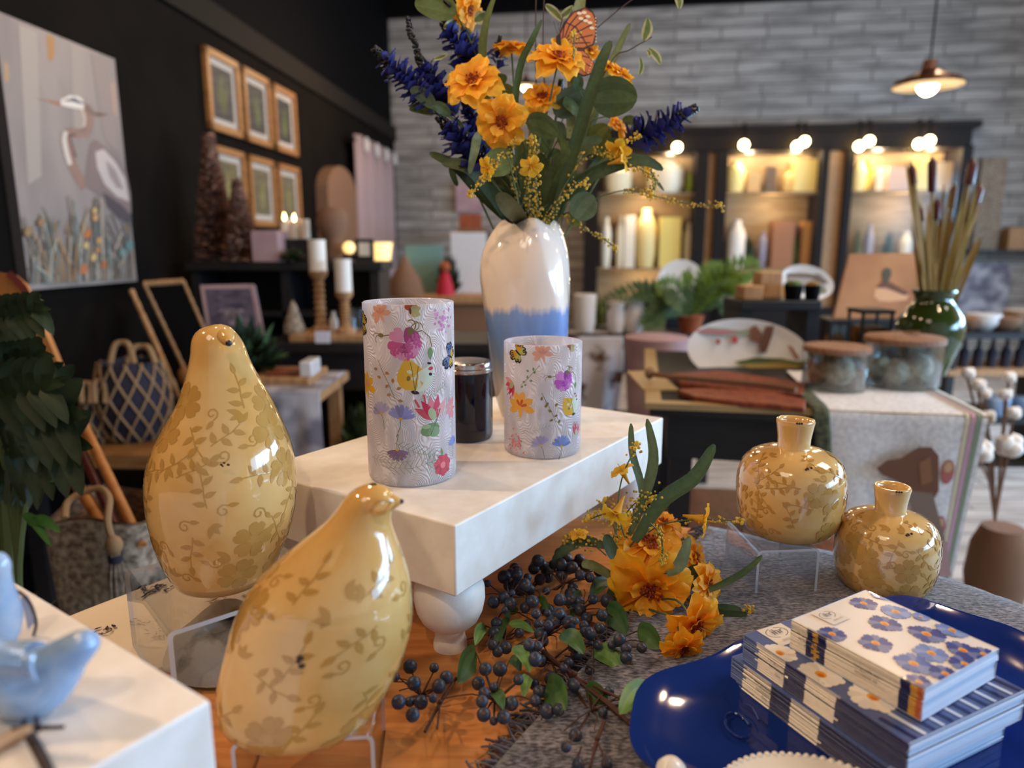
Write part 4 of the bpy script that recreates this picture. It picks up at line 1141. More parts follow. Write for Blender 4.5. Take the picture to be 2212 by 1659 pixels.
for px, py, R, dy, an, f, lab in PF:
    c = pp(px, py, dy); zm_ = TZ + .85 * R * mpp(c); c = onz(px, py, zm_) if c.z < zm_ else c; n = facing(an, 0, f); t = thing('orange_flower', lab, 'flower', tuple(c), 0, 'orange flowers in the lying bunch')
    flower_head(t, c, n, R * 1.1 * mpp(c), cols=(YO, YY)); pstem(c, n, t)
PB_ = [([(1345, 1180), (1388, 1080), (1366, 980), (1363, 915)], 17, .02, GM, hx('6d7f62'), 'thin strap leaf standing up in front of the riser edge'),
       ([(1350, 1180), (1396, 1060), (1412, 985), (1398, 905)], 24, .04, GM, hx('6b7d60'), 'taller wavy strap leaf crossing the right end of the riser'),
       ([(1370, 1170), (1432, 1080), (1500, 1030), (1543, 960)], 34, .0, hx('35492f'), hx('58704f'), 'long strap leaf reaching right towards the raised yellow vase'),
       ([(1490, 1290), (1560, 1262), (1612, 1232), (1646, 1200)], 15, -.03, hx('3c5032'), hx('587048'), 'thin strap leaf pointing right in front of the clear stand'),
       ([(1310, 1180), (1262, 1168), (1225, 1182), (1194, 1212)], 26, .03, hx('44543a'), hx('69795a'), 'leaf bending left beneath the riser edge above the berries'),
       ([(1345, 1220), (1322, 1190), (1308, 1155)], 30, -.02, GD, hx('4c5c3c'), 'dark leaf behind the left side of the largest lying flower'),
       ([(1440, 1240), (1470, 1218), (1490, 1160)], 28, -.06, hx('5a7060'), hx('7d9078'), 'grey-green leaf lying over the lying flowers'),
       ([(1520, 1310), (1560, 1325), (1612, 1366)], 20, -.05, hx('33462c'), hx('4c6040'), 'dark leaf at the lower right of the lying bunch'),
       ([(1530, 1325), (1565, 1316), (1602, 1318)], 22, -.04, hx('33462c'), hx('4c6040'), 'short leaf lying on the runner right of the bunch'),
       ([(1330, 1250), (1280, 1222), (1256, 1220)], 22, .01, hx('6b7a50'), hx('8a9468'), 'pale narrow leaf above the berries left of the bunch'),
       ([(1330, 1330), (1318, 1300), (1326, 1262)], 26, -.02, GD, hx('4c5c3c'), 'dark leaf beneath the largest lying flower'),
       ([(1450, 1265), (1490, 1250), (1516, 1225)], 46, -.01, hx('24301e'), hx('3a4a30'), 'shaded broad leaf between the lying flowers')]
for path, w, dy, c0, c1, lab in PB_:
    P = [pp(x, y, dy) for x, y in path]
    for p in P: p.z = max(p.z, TZ + .012)
    t = thing('strap_leaf', lab, 'leaf', tuple(P[0]), 0, 'leaves of the lying bunch'); mb = MB(); leaf3(mb, P, w * mpp(P[0]), RND.uniform(-.4, .4), c0, c1); obj('leaf_blade', mb, 'leaf', t)
    obj('stem', MB().tube([P[0] + (P[1] - P[0]) * .06, (P[0] + HUB) / 2, HUB], .0013, 6), 'stem_green', t)
def psprig(lab, path, dens, fun=(), dy=0, start=.2, spread=.004, r=.0021):
    P = [pp(x, y, dy) for x, y in path]
    for p in P: p.z = max(p.z, TZ + .01)
    return sprig(lab, None, dens, fun, base=False, r=r, start=start, grp='yellow bud sprigs of the lying bunch', P=P, spread=spread)
psprig('yellow sprig with a trumpet flower standing up against the riser face', [(1330, 1150), (1338, 1060), (1352, 1010), (1378, 960)], 16, [(pp(1345, 1020, .0), facing(120, 0, .2), 26 * mpp(HUB))], .0, .75, .003)
psprig('yellow sprig with a drooping trumpet flower under the riser edge', [(1350, 1160), (1325, 1110), (1270, 1122)], 26, [(pp(1332, 1108, -.05), facing(240, 0, .5), 34 * mpp(HUB))], -.04, .7)
psprig('yellow sprig with a trumpet flower pointing right to the raised vase', [(1400, 1150), (1440, 1130), (1520, 1122), (1602, 1126)], 34, [(pp(1516, 1122, .01), facing(-10, 0, .25), 36 * mpp(HUB))], .01, .5, .002)
psprig('dense yellow bud sprig above the lying orange flowers', [(1320, 1170), (1352, 1110), (1380, 1082), (1412, 1075)], 90, (), .01, .0, .008)
psprig('yellow bud sprig hanging over the upper lying orange flower', [(1405, 1130), (1428, 1160), (1430, 1210)], 44, (), -.06, .2, .003)
psprig('shaded yellow sprig tucked under the riser with a small trumpet flower', [(1310, 1200), (1270, 1170), (1225, 1165)], 40, [(pp(1250, 1158, .03), facing(100, 0, .4), 22 * mpp(HUB))], .03, .3, .006)
psprig('yellow bud sprig behind the lying bunch near the riser corner', [(1340, 1180), (1320, 1120), (1308, 1085)], 46, (), .02, .2, .006)
psprig('small yellow sprig lying on the grey runner beside the napkin packs', [(1500, 1340), (1560, 1345), (1600, 1345), (1622, 1330)], 22, [(pp(1590, 1332, -.04), facing(80, 0, .5), 18 * mpp(HUB))], -.04, .7, .004)

# ================================================================ dark berries
mat('berry', '3a4152', rough=.38, c2='2b2f3d', ns=60, ramp=(.3, .7), spec=.45)
mat('calyx', '6d4a33', rough=.8)
mat('twig', '4a2b20', rough=.7)
mat('berry_leaf', '48652f', rough=.45, attr=True, tl=.2, c2='a8b58c', ns=60, ramp=(.45, 1.1))
Z8 = lambda x, y: (820 + x / 3.568, 1200 + y / 3.568)
SPR = [('berry spray lying farthest left on the bare wood beside the yellow bird', .030, [(236, 855, 57), (265, 985, 57), (122, 937, 35), (420, 865, 38), (514, 940, 53), (456, 1008, 57), (412, 1100, 37), (318, 1132, 57), (232, 1128, 40), (146, 1130, 57), (255, 1228, 57)]),
       ('berry spray on the wood in front of the riser leg', .030, [(815, 875, 53), (928, 875, 58), (760, 985, 53), (878, 1015, 38), (805, 1060, 45), (1070, 958, 42), (790, 1125, 50), (803, 1225, 57), (1015, 1140, 58), (955, 1245, 55), (880, 1275, 35)]),
       ('berry spray around the large round leaf at the fringe corner', .026, [(1322, 955, 55), (1228, 1050, 50), (1200, 1120, 45), (1500, 1000, 48), (1290, 1200, 60), (1380, 1190, 50)]),
       ('raised berry spray in the middle of the berry heap', .055, [(1155, 690, 52), (1220, 700, 40), (1200, 800, 58), (1240, 605, 52), (1205, 450, 40), (1295, 447, 32), (1380, 450, 55), (1300, 540, 40), (1345, 510, 60), (1460, 520, 58), (1225, 530, 40), (1510, 505, 30)]),
       ('berry spray right behind the riser leg, under the board', .045, [(1058, 145, 48), (1140, 168, 33), (1120, 225, 52), (960, 165, 55), (830, 215, 30), (878, 360, 50), (962, 320, 47), (1020, 290, 28), (1010, 370, 50), (965, 420, 28)]),
       ('berry spray under the riser edge next to the lying bunch', .04, [(1178, 355, 52), (1285, 273, 32), (1392, 340, 50), (1395, 68, 50), (1485, 92, 48), (1545, 150, 42), (1620, 170, 40), (1340, 70, 40), (1220, 40, 50), (1690, 120, 44)]),
       ('shaded berry spray at the foot of the riser leg', .018, [(885, 600, 55), (870, 690, 40), (975, 710, 50), (1075, 605, 40), (910, 740, 45), (900, 520, 45), (1130, 540, 40)]),
       ('berry spray below the largest lying orange flower', .03, [(1850, 645, 50), (1900, 715, 45), (2020, 710, 42), (1790, 690, 35), (1900, 790, 50), (1680, 690, 40), (1580, 590, 40), (1620, 600, 50), (1575, 540, 40)]),
       ('loose berry spray nearest the camera over the frayed fringe', .020, [(1770, 1045, 40), (1510, 1390, 55), (1435, 1478, 42), (1530, 1610, 50), (1750, 1605, 45), (2130, 1115, 55), (1418, 868, 35), (1490, 990, 45), (1620, 885, 40), (1720, 1210, 40)])]
BLV = [(740, 740, 600, 985, 190, 0), (1290, 1000, 1430, 1190, 230, 0), (1650, 720, 1870, 890, 170, 1), (1750, 400, 1900, 600, 180, 0), (1790, 150, 1620, 320, 120, 0), (2070, 1000, 1850, 1220, 170, 1), (1990, 580, 2160, 720, 180, 0), (1000, 530, 1190, 590, 75, 1),
       (812, 540, 735, 690, 90, 1), (985, 480, 890, 735, 90, 0), (1040, 700, 1160, 900, 105, 1), (1000, 810, 1090, 890, 90, 0), (1148, 930, 1110, 1090, 95, 1), (1225, 350, 1300, 420, 90, 0), (960, 470, 1060, 440, 100, 0), (1560, 310, 1470, 470, 130, 0), (1590, 1030, 1750, 1170, 170, 0), (870, 1050, 950, 1190, 110, 0), (1400, 600, 1570, 760, 150, 0)]
for nm_, cx0, cx1, cy0, cy1, n_ in (('dense dark berry spray deep in the shade under the riser board', 950, 1320, 60, 420, 16), ('dark berry spray between the raised spray and the lying bunch', 1330, 1760, 240, 560, 14), ('dark berry spray low in the middle of the heap', 1150, 1560, 620, 1000, 12), ('dark berry spray at the back beside the lying bunch stems', 1180, 1600, -60, 160, 12)):
    r_ = random.Random(len(nm_)); SPR.append((nm_, .022, [(r_.uniform(cx0, cx1), r_.uniform(cy0, cy1), r_.uniform(38, 54)) for _ in range(n_)]))
hubs = []
for lab, h, bs in SPR:
    pts = []
    for x, y, r in bs:
        q = onz(*Z8(x, y), TZ + h + RND.uniform(-.008, .008)); pts.append((q, r / 3.568 * mpp(q) * .98))
    hub = sum((p for p, _ in pts), V()) / len(pts); hub = V((hub.x, hub.y + .012, max(TZ + .008, hub.z - .016)))
    t = thing('berry_spray', lab, 'berry spray', (hub.x, hub.y, TZ), 0, 'dark berry sprays heaped by the riser leg'); hubs.append((hub, t))
    tw = MB()
    for p, r in pts:
        p.z = max(p.z, TZ + .006 + r)
        d = (CAM - p).normalized() + V((RND.uniform(-.8, .8), RND.uniform(-.5, .5), RND.uniform(-.8, .6))); d.normalize()
        M = frame(d)
        bo = obj('berry', MB().ball(p, r, 18, 12, (1, 1, .93), M=M.to_3x3()), 'berry', t)
        cm = MB(); top = p + d * r * .92
        cm.tube([top - d * r * .05, top + d * r * .03], [r * .22, r * .25], 7)
        for k in range(5):
            a = k * 1.257; v = M.to_3x3() @ V((math.cos(a), math.sin(a), .35)); cm.tube([top, top + v * r * .32], [r * .09, r * .02], 4)
        obj('calyx', cm, 'calyx', bo)
        k_ = hub + (p - hub) * RND.uniform(.25, .5) + V((0, 0, RND.uniform(-.004, .006)))
        tw.tube(spl([hub, k_, p - d * r * .9], 6), [.0011] * 4 + [.0008] * 3, 5)
    for k in range(4):
        a = RND.uniform(0, 6.28); e = hub + V((math.cos(a), math.sin(a), .2)) * RND.uniform(.02, .05); e.z = max(e.z, TZ + .004); tw.tube(spl([hub, (hub + e) / 2 + V((.004, 0, .006)), e], 6), .0006, 4)
    obj('twigs', tw, 'twig', t)
for x0, y0, x1, y1, w, br in BLV:
    c = onz(*Z8((x0 + x1) / 2, (y0 + y1) / 2), TZ + .035); hub, t = min(hubs, key=lambda q: (q[0] - c).length)
    zt = max(hub.z + RND.uniform(.0, .016), TZ + .012); a, b = onz(*Z8(x0, y0), zt), onz(*Z8(x1, y1), max(TZ + .006, zt + RND.uniform(-.012, .008)))
    g = (hx('4f7a35'), hx('7fa258')) if br else (hx('2f4d26'), hx('4d6d38'))
    mb = MB(); leaf3(mb, [a, (a + b) / 2 + V((0, 0, .005)), b], w / 3.568 * mpp(a), RND.uniform(-.6, .6), g[0], g[1], 'ovate', fold=.25, nu=6, nv=12)
    mb.tube([hub, (hub + a) / 2 + V((0, 0, .003)), a], .0007, 4, c=hx('5b4a30')); obj('leaf', mb, 'berry_leaf', t)
for lab, path, r in (('thick brown twig running from the berry heap to the blue platter', [(1173, 1407), (1240, 1462), (1313, 1519), (1370, 1570), (1422, 1615)], .0026), ('short brown twig sticking out of the left berry spray', [(985, 1465), (950, 1520), (918, 1581)], .0018),
                     ('bluish branching twig at the edge of the blue platter', [(1305, 1560), (1290, 1600), (1275, 1659)], .0018), ('reddish thin twig arching over the berries', [(1050, 1395), (1090, 1318), (1150, 1340)], .0009)):
    P = [onz(x, y, TZ + .018) for x, y in path]; m = MB().tube(spl(P, 12), [r] * 8 + [r * .8] * 5, 7)
    m.ball(P[1] + V((0, 0, r)), r * 1.3, 7, 5); e = P[2] + V((.012, -.012, .012)); m.tube([P[1], e], r * .5, 5)
    t = tag(obj('twig', m, 'twig'), lab, 'twig', 'twigs of the berry heap')

# ================================================================ blue platter, white plate, napkin packs
mat('blue_glaze', '15296e', rough=.08, coat=.6, c2='1b3380', ns=8)
mat('cream_glaze', 'ece4da', rough=.15, coat=.5)
q0 = onz(1332, 1572, TZ + .016); q1 = onz(1992, 1312, TZ + .016); pe1 = (q1 - q0).normalized(); pe1.z = 0; pe2 = V((pe1.y, -pe1.x, 0))
PHX, PHY = (q1 - q0).length / 2 + .012, .19
PC = q0 + pe1 * (PHX - .012) + pe2 * (PHY - .03); PC.z = TZ + .0112
def rim(a):
    c, s = math.cos(a), math.sin(a); k = (abs(c) ** 5 + abs(s) ** 5) ** (-1 / 5)
    w = 1 + .022 * math.sin(14 * a + .6) + .012 * abs(math.sin(7 * a))
    return k * w * c * PHX, k * w * s * PHY
pm = MB()
prof = [(.70, 0), (.80, .002), (.90, .008), (.985, .015), (1.0, .0165), (1.0, .0185), (.985, .0185), (.90, .0118), (.80, .0058), (.72, .0042), (.4, .004), (.002, .004)]
n = 160; vs = []
for s, z in prof:
    for k in range(n):
        x, y = rim(2 * PI * k / n)
        if s < .75:
            a = 2 * PI * k / n; c_, s_ = math.cos(a), math.sin(a); kk = (abs(c_) ** 3 + abs(s_) ** 3) ** (-1 / 3); x, y = kk * c_ * PHX, kk * s_ * PHY
        q = PC + pe1 * (x * s) + pe2 * (y * s); vs.append(V((q.x, q.y, PC.z + z)))
fs = [tuple(range(n - 1, -1, -1))] + [(i * n + k, i * n + (k + 1) % n, (i + 1) * n + (k + 1) % n, (i + 1) * n + k) for i in range(len(prof) - 1) for k in range(n)]
t = thing('platter', 'glossy cobalt blue platter with a wavy rim under the napkin packs', 'platter', tuple(PC))
obj('platter_dish', pm.add(vs, [f[::-1] for f in fs]), 'blue_glaze', t, sharp=60)
em = MB()        # raised curl ornament in the glaze
oc = onz(1594, 1558, PC.z + .012)
em.tube(spl([oc + V((.010 * math.cos(a), .016 * math.sin(a), -.0035)) for a in [i * .5 for i in range(12)]], 40), .0012, 6)
em.tube(spl([onz(x, y, PC.z + .010) for x, y in ((1600, 1520), (1625, 1530), (1640, 1555))], 12), .001, 6)
obj('raised_ornament', em, 'blue_glaze', t)

pc = onz(1680, 1634, PC.z + .016) + V((.004, -.082, 0)); pr_ = .082
t = thing('plate', 'small cream plate with a beaded scalloped rim at the bottom edge', 'plate', tuple(pc))
sc_ = lambda a, z: 1 + .02 * abs(math.sin(4 * a + .5))
obj('plate_dish', MB().lathe([(.002, -.010), (pr_ * .6, -.010), (pr_ * .75, -.006), (pr_, .0), (pr_, .002), (pr_ * .75, -.003), (pr_ * .6, -.006), (.002, -.006)], 96, pc, fn=sc_), 'cream_glaze', t, sharp=60)
bm = MB()
for k in range(84):
    a = 2 * PI * k / 84; r = pr_ * sc_(a, 0); bm.ball(pc + V((r * math.cos(a), r * math.sin(a), .001)), .0027, 8, 6)
obj('beaded_rim', bm, 'cream_glaze', t)
t = tag(obj('knob', MB().lathe([(.001, -.012), (.010, -.011), (.013, -.004), (.011, .004), (.006, .009), (.001, .010)], 20, onz(1450, 1664, PC.z + .018)), 'cream_glaze'), 'tiny cream knob peeking in at the bottom edge left of the beaded plate', 'knob')

mat('napkin', 'ffffff', rough=.3, attr=True, coat=.55, bump=.12, bs=60)
NVY, SLA, CRM_, INK, PBL, DBL, MBL = hx('232c5e'), hx('5568a0'), hx('ece0d0'), hx('2a2630'), hx('cfdcf2'), hx('2c4191'), hx('6683c4')
def pack(label, Lp, Fp, Wd, z0, z1, sheets, segs, top, rgt, deco):
    """Lp,Fp: left and front top corners (front side runs between them); Wd: depth towards the back"""
    a = Fp - Lp; a.z = 0; LA = a.length; a.normalize(); b = V((-a.y, a.x, 0)); o = V((Lp.x, Lp.y, 0))
    t = thing('napkin_pack', label, 'napkins', (o.x, o.y, z0), 0, 'packs of paper napkins on the blue platter')
    def P(x, y, z): q = o + a * x + b * y; return V((q.x, q.y, z))
    m = MB(); h = (z1 - z0) / sheets; NS = 44
    for i in range(sheets):
        zb = z0 + h * i; zt = zb + h; j = RND.uniform(-.0009, .0009); ins = .0012
        if i == sheets - 1: j = 0
        for k in range(NS):
            x0, x1 = LA * k / NS, LA * (k + 1) / NS; c = next(cc for e, cc in segs if (k + .5) / NS + RND.uniform(-.006, .006) <= e or e == 1)
            zm = (zb + zt) / 2
            for (ya, za), (yb, zb_) in (((ins + j, zb), (j, zm)), ((j, zm), (ins + j, zt - .0001))):
                m.add([P(x0, ya, za), P(x1, ya, za), P(x1, yb, zb_), P(x0, yb, zb_)], [(0, 1, 2, 3)], 0, jc(c, .05))
        zm = (zb + zt) / 2
        for (xa, za), (xb, zb_) in (((LA - ins + j, zb), (LA + j, zm)), ((LA + j, zm), (LA - ins + j, zt))):
            m.add([P(xa, 0, za), P(xa, Wd, za), P(xb, Wd, zb_), P(xb, 0, zb_)], [(0, 1, 2, 3)], 0, jc(rgt, .06))
        m.add([P(0, 0, zb), P(0, Wd, zb), P(0, Wd, zt), P(0, 0, zt)], [(3, 2, 1, 0)], 0, jc(rgt, .05)); m.add([P(0, Wd, zb), P(LA, Wd, zb), P(LA, Wd, zt), P(0, Wd, zt)], [(3, 2, 1, 0)], 0, jc(rgt, .05))
    m.grid(lambda u, v: P(LA * u, Wd * v, z1 - .0004 + .0012 * (math.sin(PI * u) * math.sin(PI * v)) ** .5), 14, 14, c=top)
    m.add([P(0, 0, z0), P(LA, 0, z0), P(LA, Wd, z0), P(0, Wd, z0)], [(3, 2, 1, 0)], 0, rgt)
    obj('paper_stack', m, 'napkin', t, sharp=30)
    d = MB(); zf = lambda x, y: z1 - .0002 + .0012 * max(0, math.sin(PI * min(max(x / LA, 0), 1)) * math.sin(PI * min(max(y / Wd, 0), 1))) ** .5
    cnt = [0]
    def put(poly, c, x0=0, y0=0, s=1, rot=0):
        ca, sa = math.cos(rot), math.sin(rot); cnt[0] += 1; pts = []
        for x, y in poly:
            X = min(max(x0 + (x * ca - y * sa) * s, 0.0005), LA - .0005); Y = min(max(y0 + (x * sa + y * ca) * s, .0005), Wd - .0005); pts.append((X, Y))
        cx = sum(p[0] for p in pts) / len(pts); cy = sum(p[1] for p in pts) / len(pts); e = .00012 + .0000035 * cnt[0]
        vs = [P(cx, cy, zf(cx, cy) + e)] + [P(X, Y, zf(X, Y) + e) for X, Y in pts]; k = len(pts)
        d.add(vs, [(0, 1 + i, 1 + (i + 1) % k) for i in range(k)], 0, c)
    def px2(px, py):
        q = onz(px, py, z1) - o; return q.dot(a), q.dot(b)
    def txt(s, size, x0, y0, c, side=False, zc=0):
        vs, fs = text_mesh(s, size)
        if side: d.add([P(x0 + x, -.0022, zc + y) for x, y, _ in vs], fs, 0, c)
        else: d.add([P(x0 - y, y0 + x, zf(x0 - y, y0 + x) + .0016) for x, y, _ in vs], fs, 0, c)
    deco(put, px2, txt, LA, Wd)
    obj('printed_design', d, 'napkin', t, sharp=30)
    return t
def daisy(put, x, y, R, pc, cc, n, rot, notch=.1):
    for k in range(n):
        an = rot + 2 * PI * k / n; put(petal2(.12 * math.cos(an), .12 * math.sin(an), 0 + an, .9 * RND.uniform(.85, 1.08), .52, notch), jc(pc if k % 3 else mixc(pc, (.8, .85, 1, 1), .18), .12), x, y, R)
    put(el(0, 0, .27, .25), cc[0], x, y, R); put(el(.06, -.06, .17, .14), cc[1], x, y, R)
CC = (hx('e9a834'), hx('d9722e'))
def logo(put, txt, x, y, s):
    put([( -s * .95, -s * 1.0), (s * 1.35, -s * 1.0), (s * 1.35, s * 1.15), (-s * .95, s * 1.15)], hx('e6ddd4'), x, y)
    for sg in (-1, 1):
        pts = [(.55 * s * math.sin(t_) , sg * .80 * s * math.cos(t_)) for t_ in [i * .26 - 1.3 for i in range(11)]]
        for q in line2(pts, s * .045): put(q, INK, x, y)
    txt('ihr', s * .85, x, y, INK); txt('SINCE 1972', s * .24, x + s * .98, y + s * .1, hx('6b6066'))
def deco_daisy(put, px2, txt, LA, Wd):
    for px, py, R in ((1685, 1411, .0150), (1773, 1458, .0185), (1886, 1508, .0185), (1800, 1410, .010)): x, y = px2(px, py); daisy(put, x, y, R, hx('f0e6da'), CC, 13, RND.uniform(0, 1), .02)
    x, y = px2(1678, 1367); logo(put, txt, x, y, .0145)
    for k in range(13):
        y = Wd * (.03 + k * .075); put([(0, 0), (.028, .004), (.028, .0075), (0, .0045)], hx('dfe6f2') if k % 2 else NVY, LA - .030, y)
    for i, s in enumerate(('Hergestellt aus', 'serviettes de', 'Our')): txt(s, .0042, LA * .27, 0, hx('3a3548'), True, zc_[0] - .006 - .0052 * i)
def deco_blue(put, px2, txt, LA, Wd):
    o_ = lambda x, y: (1700 + x / 4.32, 1280 + y / 4.32)
    for x, y, r, c in ((715, 105, 1, DBL), (1015, 185, 1.1, MBL), (910, 300, 1.1, DBL), (1300, 395, 1.2, DBL), (825, 480, 1.05, DBL), (1345, 575, 1.05, MBL), (1180, 670, 1.15, hx('4460a8')), (1640, 545, 1.05, DBL), (1660, 670, .95, DBL), (1840, 580, .9, DBL), (1480, 765, .95, DBL),
                       (890, 25, .9, MBL), (1540, 360, 1.0, MBL), (1230, 840, .8, DBL), (420, 395, .95, DBL), (1250, 235, .6, MBL)):
        X, Y = px2(*o_(x, y)); daisy(put, X, Y, .0128 * r, c, CC, 10, RND.uniform(0, 1))
    X, Y = px2(1787, 1331); logo(put, txt, X, Y, .0105)
    for i, s in enumerate(('Hergestellt aus', 'serviettes de', 'Our')): txt(s, .0036, LA * .16, 0, INK, True, zc_[0] - .008 - .0045 * i)
    for i, s in enumerate(('Hergestellt aus', 'serviettes de')): txt(s, .0038, LA * .62, 0, INK, True, zc_[0] - .009 - .005 * i)
zc_ = [0]
ZB0 = PC.z + .0045
Z1_, Z2_, Z3_ = ZB0 + .026, ZB0 + .053, ZB0 + .082
SEG = [(.10, SLA), (.30, CRM_), (.43, NVY), (.62, CRM_), (1, NVY)]
zc_[0] = Z1_; L_ = onz(1581, 1418, Z1_); d_ = (onz(1962, 1606, Z2_) - onz(1607, 1370, Z2_)); d_.z = 0; d_.normalize()
pack('lowest blue and white daisy napkin pack, directly on the blue platter', L_, L_ + d_ * .166, .150, ZB0, Z1_, 13, SEG, hx('5568a0'), PBL, deco_daisy)
zc_[0] = Z2_; L_ = onz(1607, 1370, Z2_)
pack('middle daisy napkin pack with white flowers on slate blue', L_, L_ + d_ * .168, .146, Z1_ + .0006, Z2_, 13, SEG, hx('5a6a9c'), PBL, deco_daisy)
zc_[0] = Z3_; L_ = onz(1710, 1338, Z3_); F_ = onz(1998, 1490, Z3_)
pack('smaller top napkin pack with blue flowers on white', L_, F_, .110, Z2_ + .0016, Z3_, 15, [(.14, CRM_), (.19, NVY), (.235, hx('c99a45')), (.29, NVY), (.84, CRM_), (.91, NVY), (.96, hx('d6a14a')), (1, hx('c46a3c'))], hx('eee4dc'), PBL, deco_blue)

# ================================================================ blue birds on the near block
mat('blue_glass', '8fb2dc', rough=.1, coat=.6, c2='bccde2', ns=40, ramp=(.4, .7), trans=.15)
mat('dark_wire', '3a3030', rough=.5, metal=.4)
mat('drift', 'b28a64', rough=.7)
mat('paper', 'ded8e2', rough=.7)
def bird(lab, Yb, sp, foot, eye):
    t = thing('bird_figurine', lab, 'figurine', tuple(foot))
    P = [aty(x, y, Yb) for x, y, r in sp]; R = [r * mpp(p) for (x, y, r), p in zip(sp, P)]
    n = 40; SP_ = spl(P, n); RR = [max(.0006, spl1(list(range(len(R))), R, i / n * (len(R) - 1))) for i in range(n + 1)]
    obj('bird_body', MB().tube(SP_, RR, 28), 'blue_glass', t, sharp=80)
    return t, P, R
f1 = onz(64, 1578, SZ)
t, P, R = bird('pale blue glass bird in the near left corner with tail raised right', f1.y + .016, [(-92, 1380, 4), (-80, 1388, 24), (-55, 1400, 40), (-20, 1436, 62), (30, 1462, 78), (80, 1468, 77), (118, 1445, 60), (150, 1415, 44), (180, 1393, 34), (200, 1383, 22), (206, 1380, 3)], f1, None)
wm = MB()
for k in range(7):
    x = -8 + k * 13; wm.tube(spl([aty(x, 1398 + k * 2, f1.y - .005), aty(x - 6, 1440, f1.y - .0095), aty(x + 8, 1490 - k * 3, f1.y - .007)], 8), [.0012, .0016, .0018, .0018, .0018, .0016, .0013, .001, .0006], 6)
obj('wing', wm, 'blue_glass', t)
fm = MB()
for dx in (-8, 12):
    b = aty(62 + dx, 1540, f1.y + .006); g = onz(64 + dx * 1.6, 1572, SZ + .001); fm.tube([b, g], .0011, 6)
    for e in (-26, 0, 55): fm.tube([g, onz(64 + dx * 1.6 + e, 1572 - abs(e) * .15 + 6, SZ + .001)], .001, 5)
obj('feet', fm, 'dark_wire', t)
f2 = onz(-6, 1402, SZ)
t, P, R = bird('second pale blue glass bird cut off by the left picture edge', f2.y, [(-6, 1404, 4), (-6, 1398, 26), (-6, 1365, 44), (-6, 1315, 46), (-4, 1268, 30), (-3, 1240, 24), (-3, 1218, 23), (-3, 1200, 14), (-3, 1193, 2)], f2, None)
obj('beak', MB().lathe([(.0022, 0), (.0012, .003), (.0001, .005)], 8, aty(-20, 1222, f2.y - .004), M=frame(V((-.7, -.6, 0)))), 'dark_wire', t)
tg = onz(66, 1372, SZ)
t = thing('price_tag', 'small white paper tag with brown cord beside the second blue bird', 'tag', tuple(tg))
q = [aty(x, y, tg.y + .0) for x, y in ((46, 1290), (60, 1286), (74, 1345), (60, 1362))]; obj('paper_label', MB().prism(q, V((0, -1, .2)), .0006), 'paper', t)
obj('cord', MB().tube(spl([aty(20, 1272, tg.y), aty(44, 1280, tg.y - .001), aty(66, 1305, tg.y - .002), aty(78, 1345, tg.y - .001), onz(72, 1375, SZ + .0015)], 14), .001, 6), 'dark_wire', t)
tag(obj('wood_perch', MB().tube(spl([onz(-60, 1640, SZ + .004), onz(10, 1602, SZ + .004), onz(66, 1578, SZ + .003)], 8), .0038, 10), 'drift'), 'tan wooden perch stick beneath the near blue bird', 'perch')
tag(obj('metal_rod', MB().tube([onz(66, 1592, SZ + .004), onz(92, 1640, SZ + .004), onz(120, 1700, SZ + .004)], .0028, 10), 'dark_wire'), 'dark metal rod running to the bottom edge below the near blue bird', 'rod')
# ================================================================ background helpers
mat('oak', 'a8733f', rough=.5, c2='8a5a2d', ns=12, stretch=(1, 1, 8))
mat('pale_wood', 'b98d62', rough=.6, c2='9c7148', ns=14, stretch=(8, 1, 1))
mat('red_wood', '8a4526', rough=.5, c2='6a3019', ns=10, stretch=(7, 2, 2), ramp=(.35, .65))
mat('mat_board', 'cfc5b8', rough=.8)
thin('clear_pane', 'ffffff', .04, .5)
mat('paint', 'ffffff', rough=.6, attr=True)
mat('canvas_sky', '9c8f86', rough=.8, spec=.2, c2='827772', ns=5, stretch=(1, 1, .35), ramp=(.35, .7), bump=.2, bs=150)
mat('canvas_side', '4a4442', rough=.8)
mat('feather_brown', '7b5a4c', rough=.9, attr=True)
mat('candle_wax', 'efe4d6', rough=.45)
mat('flame', 'ffffff', emit='ffcf7a', es=26)
mat('bulb_glow', 'ffffff', emit='ffe2a0', es=22)
mat('soft_glow', 'f6dfae', rough=.6, emit='ffcf78', es=1.6)
mat('green_leaf', '3f5a2b', rough=.6, attr=True, tl=.15)
mat('blanket', 'b9b6bd', rough=.95, c2='6d6a78', ns=7, ramp=(.4, .6), bump=.3, bs=120)
mat('curtain_cloth', '9a8585', rough=.9)
mat('weave_dark', '2b2733', rough=.9)
mat('rope', '9c7a56', rough=.85)
mat('wicker', '8e6a4c', rough=.9, c2='5d4230', ns=45, stretch=(1, 1, 3), ramp=(.35, .6), bump=.8, bs=90)
mat('bristle', 'b5a28c', rough=.9, c2='6b5a4a', ns=70, bump=.7, bs=110)
mat('pole_wood', 'b9783f', rough=.4, c2='a4642f', ns=10, stretch=(3, 3, .5))
mat('pole_dark', '4a1b1c', rough=.4)
mat('white_ceramic', 'ded9d6', rough=.25, coat=.3)
mat('terracotta', '9a4f2c', rough=.8)
mat('green_glaze', '2c3a16', rough=.08, coat=.7, c2='3a4c1e', ns=6)
mat('reed', '8a6d2c', rough=.7, attr=True, tl=.1)
mat('lamp_enamel', '5a3a2a', rough=.4, metal=.6)
mat('lamp_inside', 'fff2d8', rough=.5, emit='ffdca0', es=1.4)
mat('lid_wood', '8f6a52', rough=.6, c2='7a563f', ns=14, stretch=(8, 1, 1))
mat('gold_rim', 'a3875b', rough=.4)
mat('pink_paint', 'b79a9c', rough=.7, c2='a08088', ns=6)
mat('cotton', 'e8ddd2', rough=1)
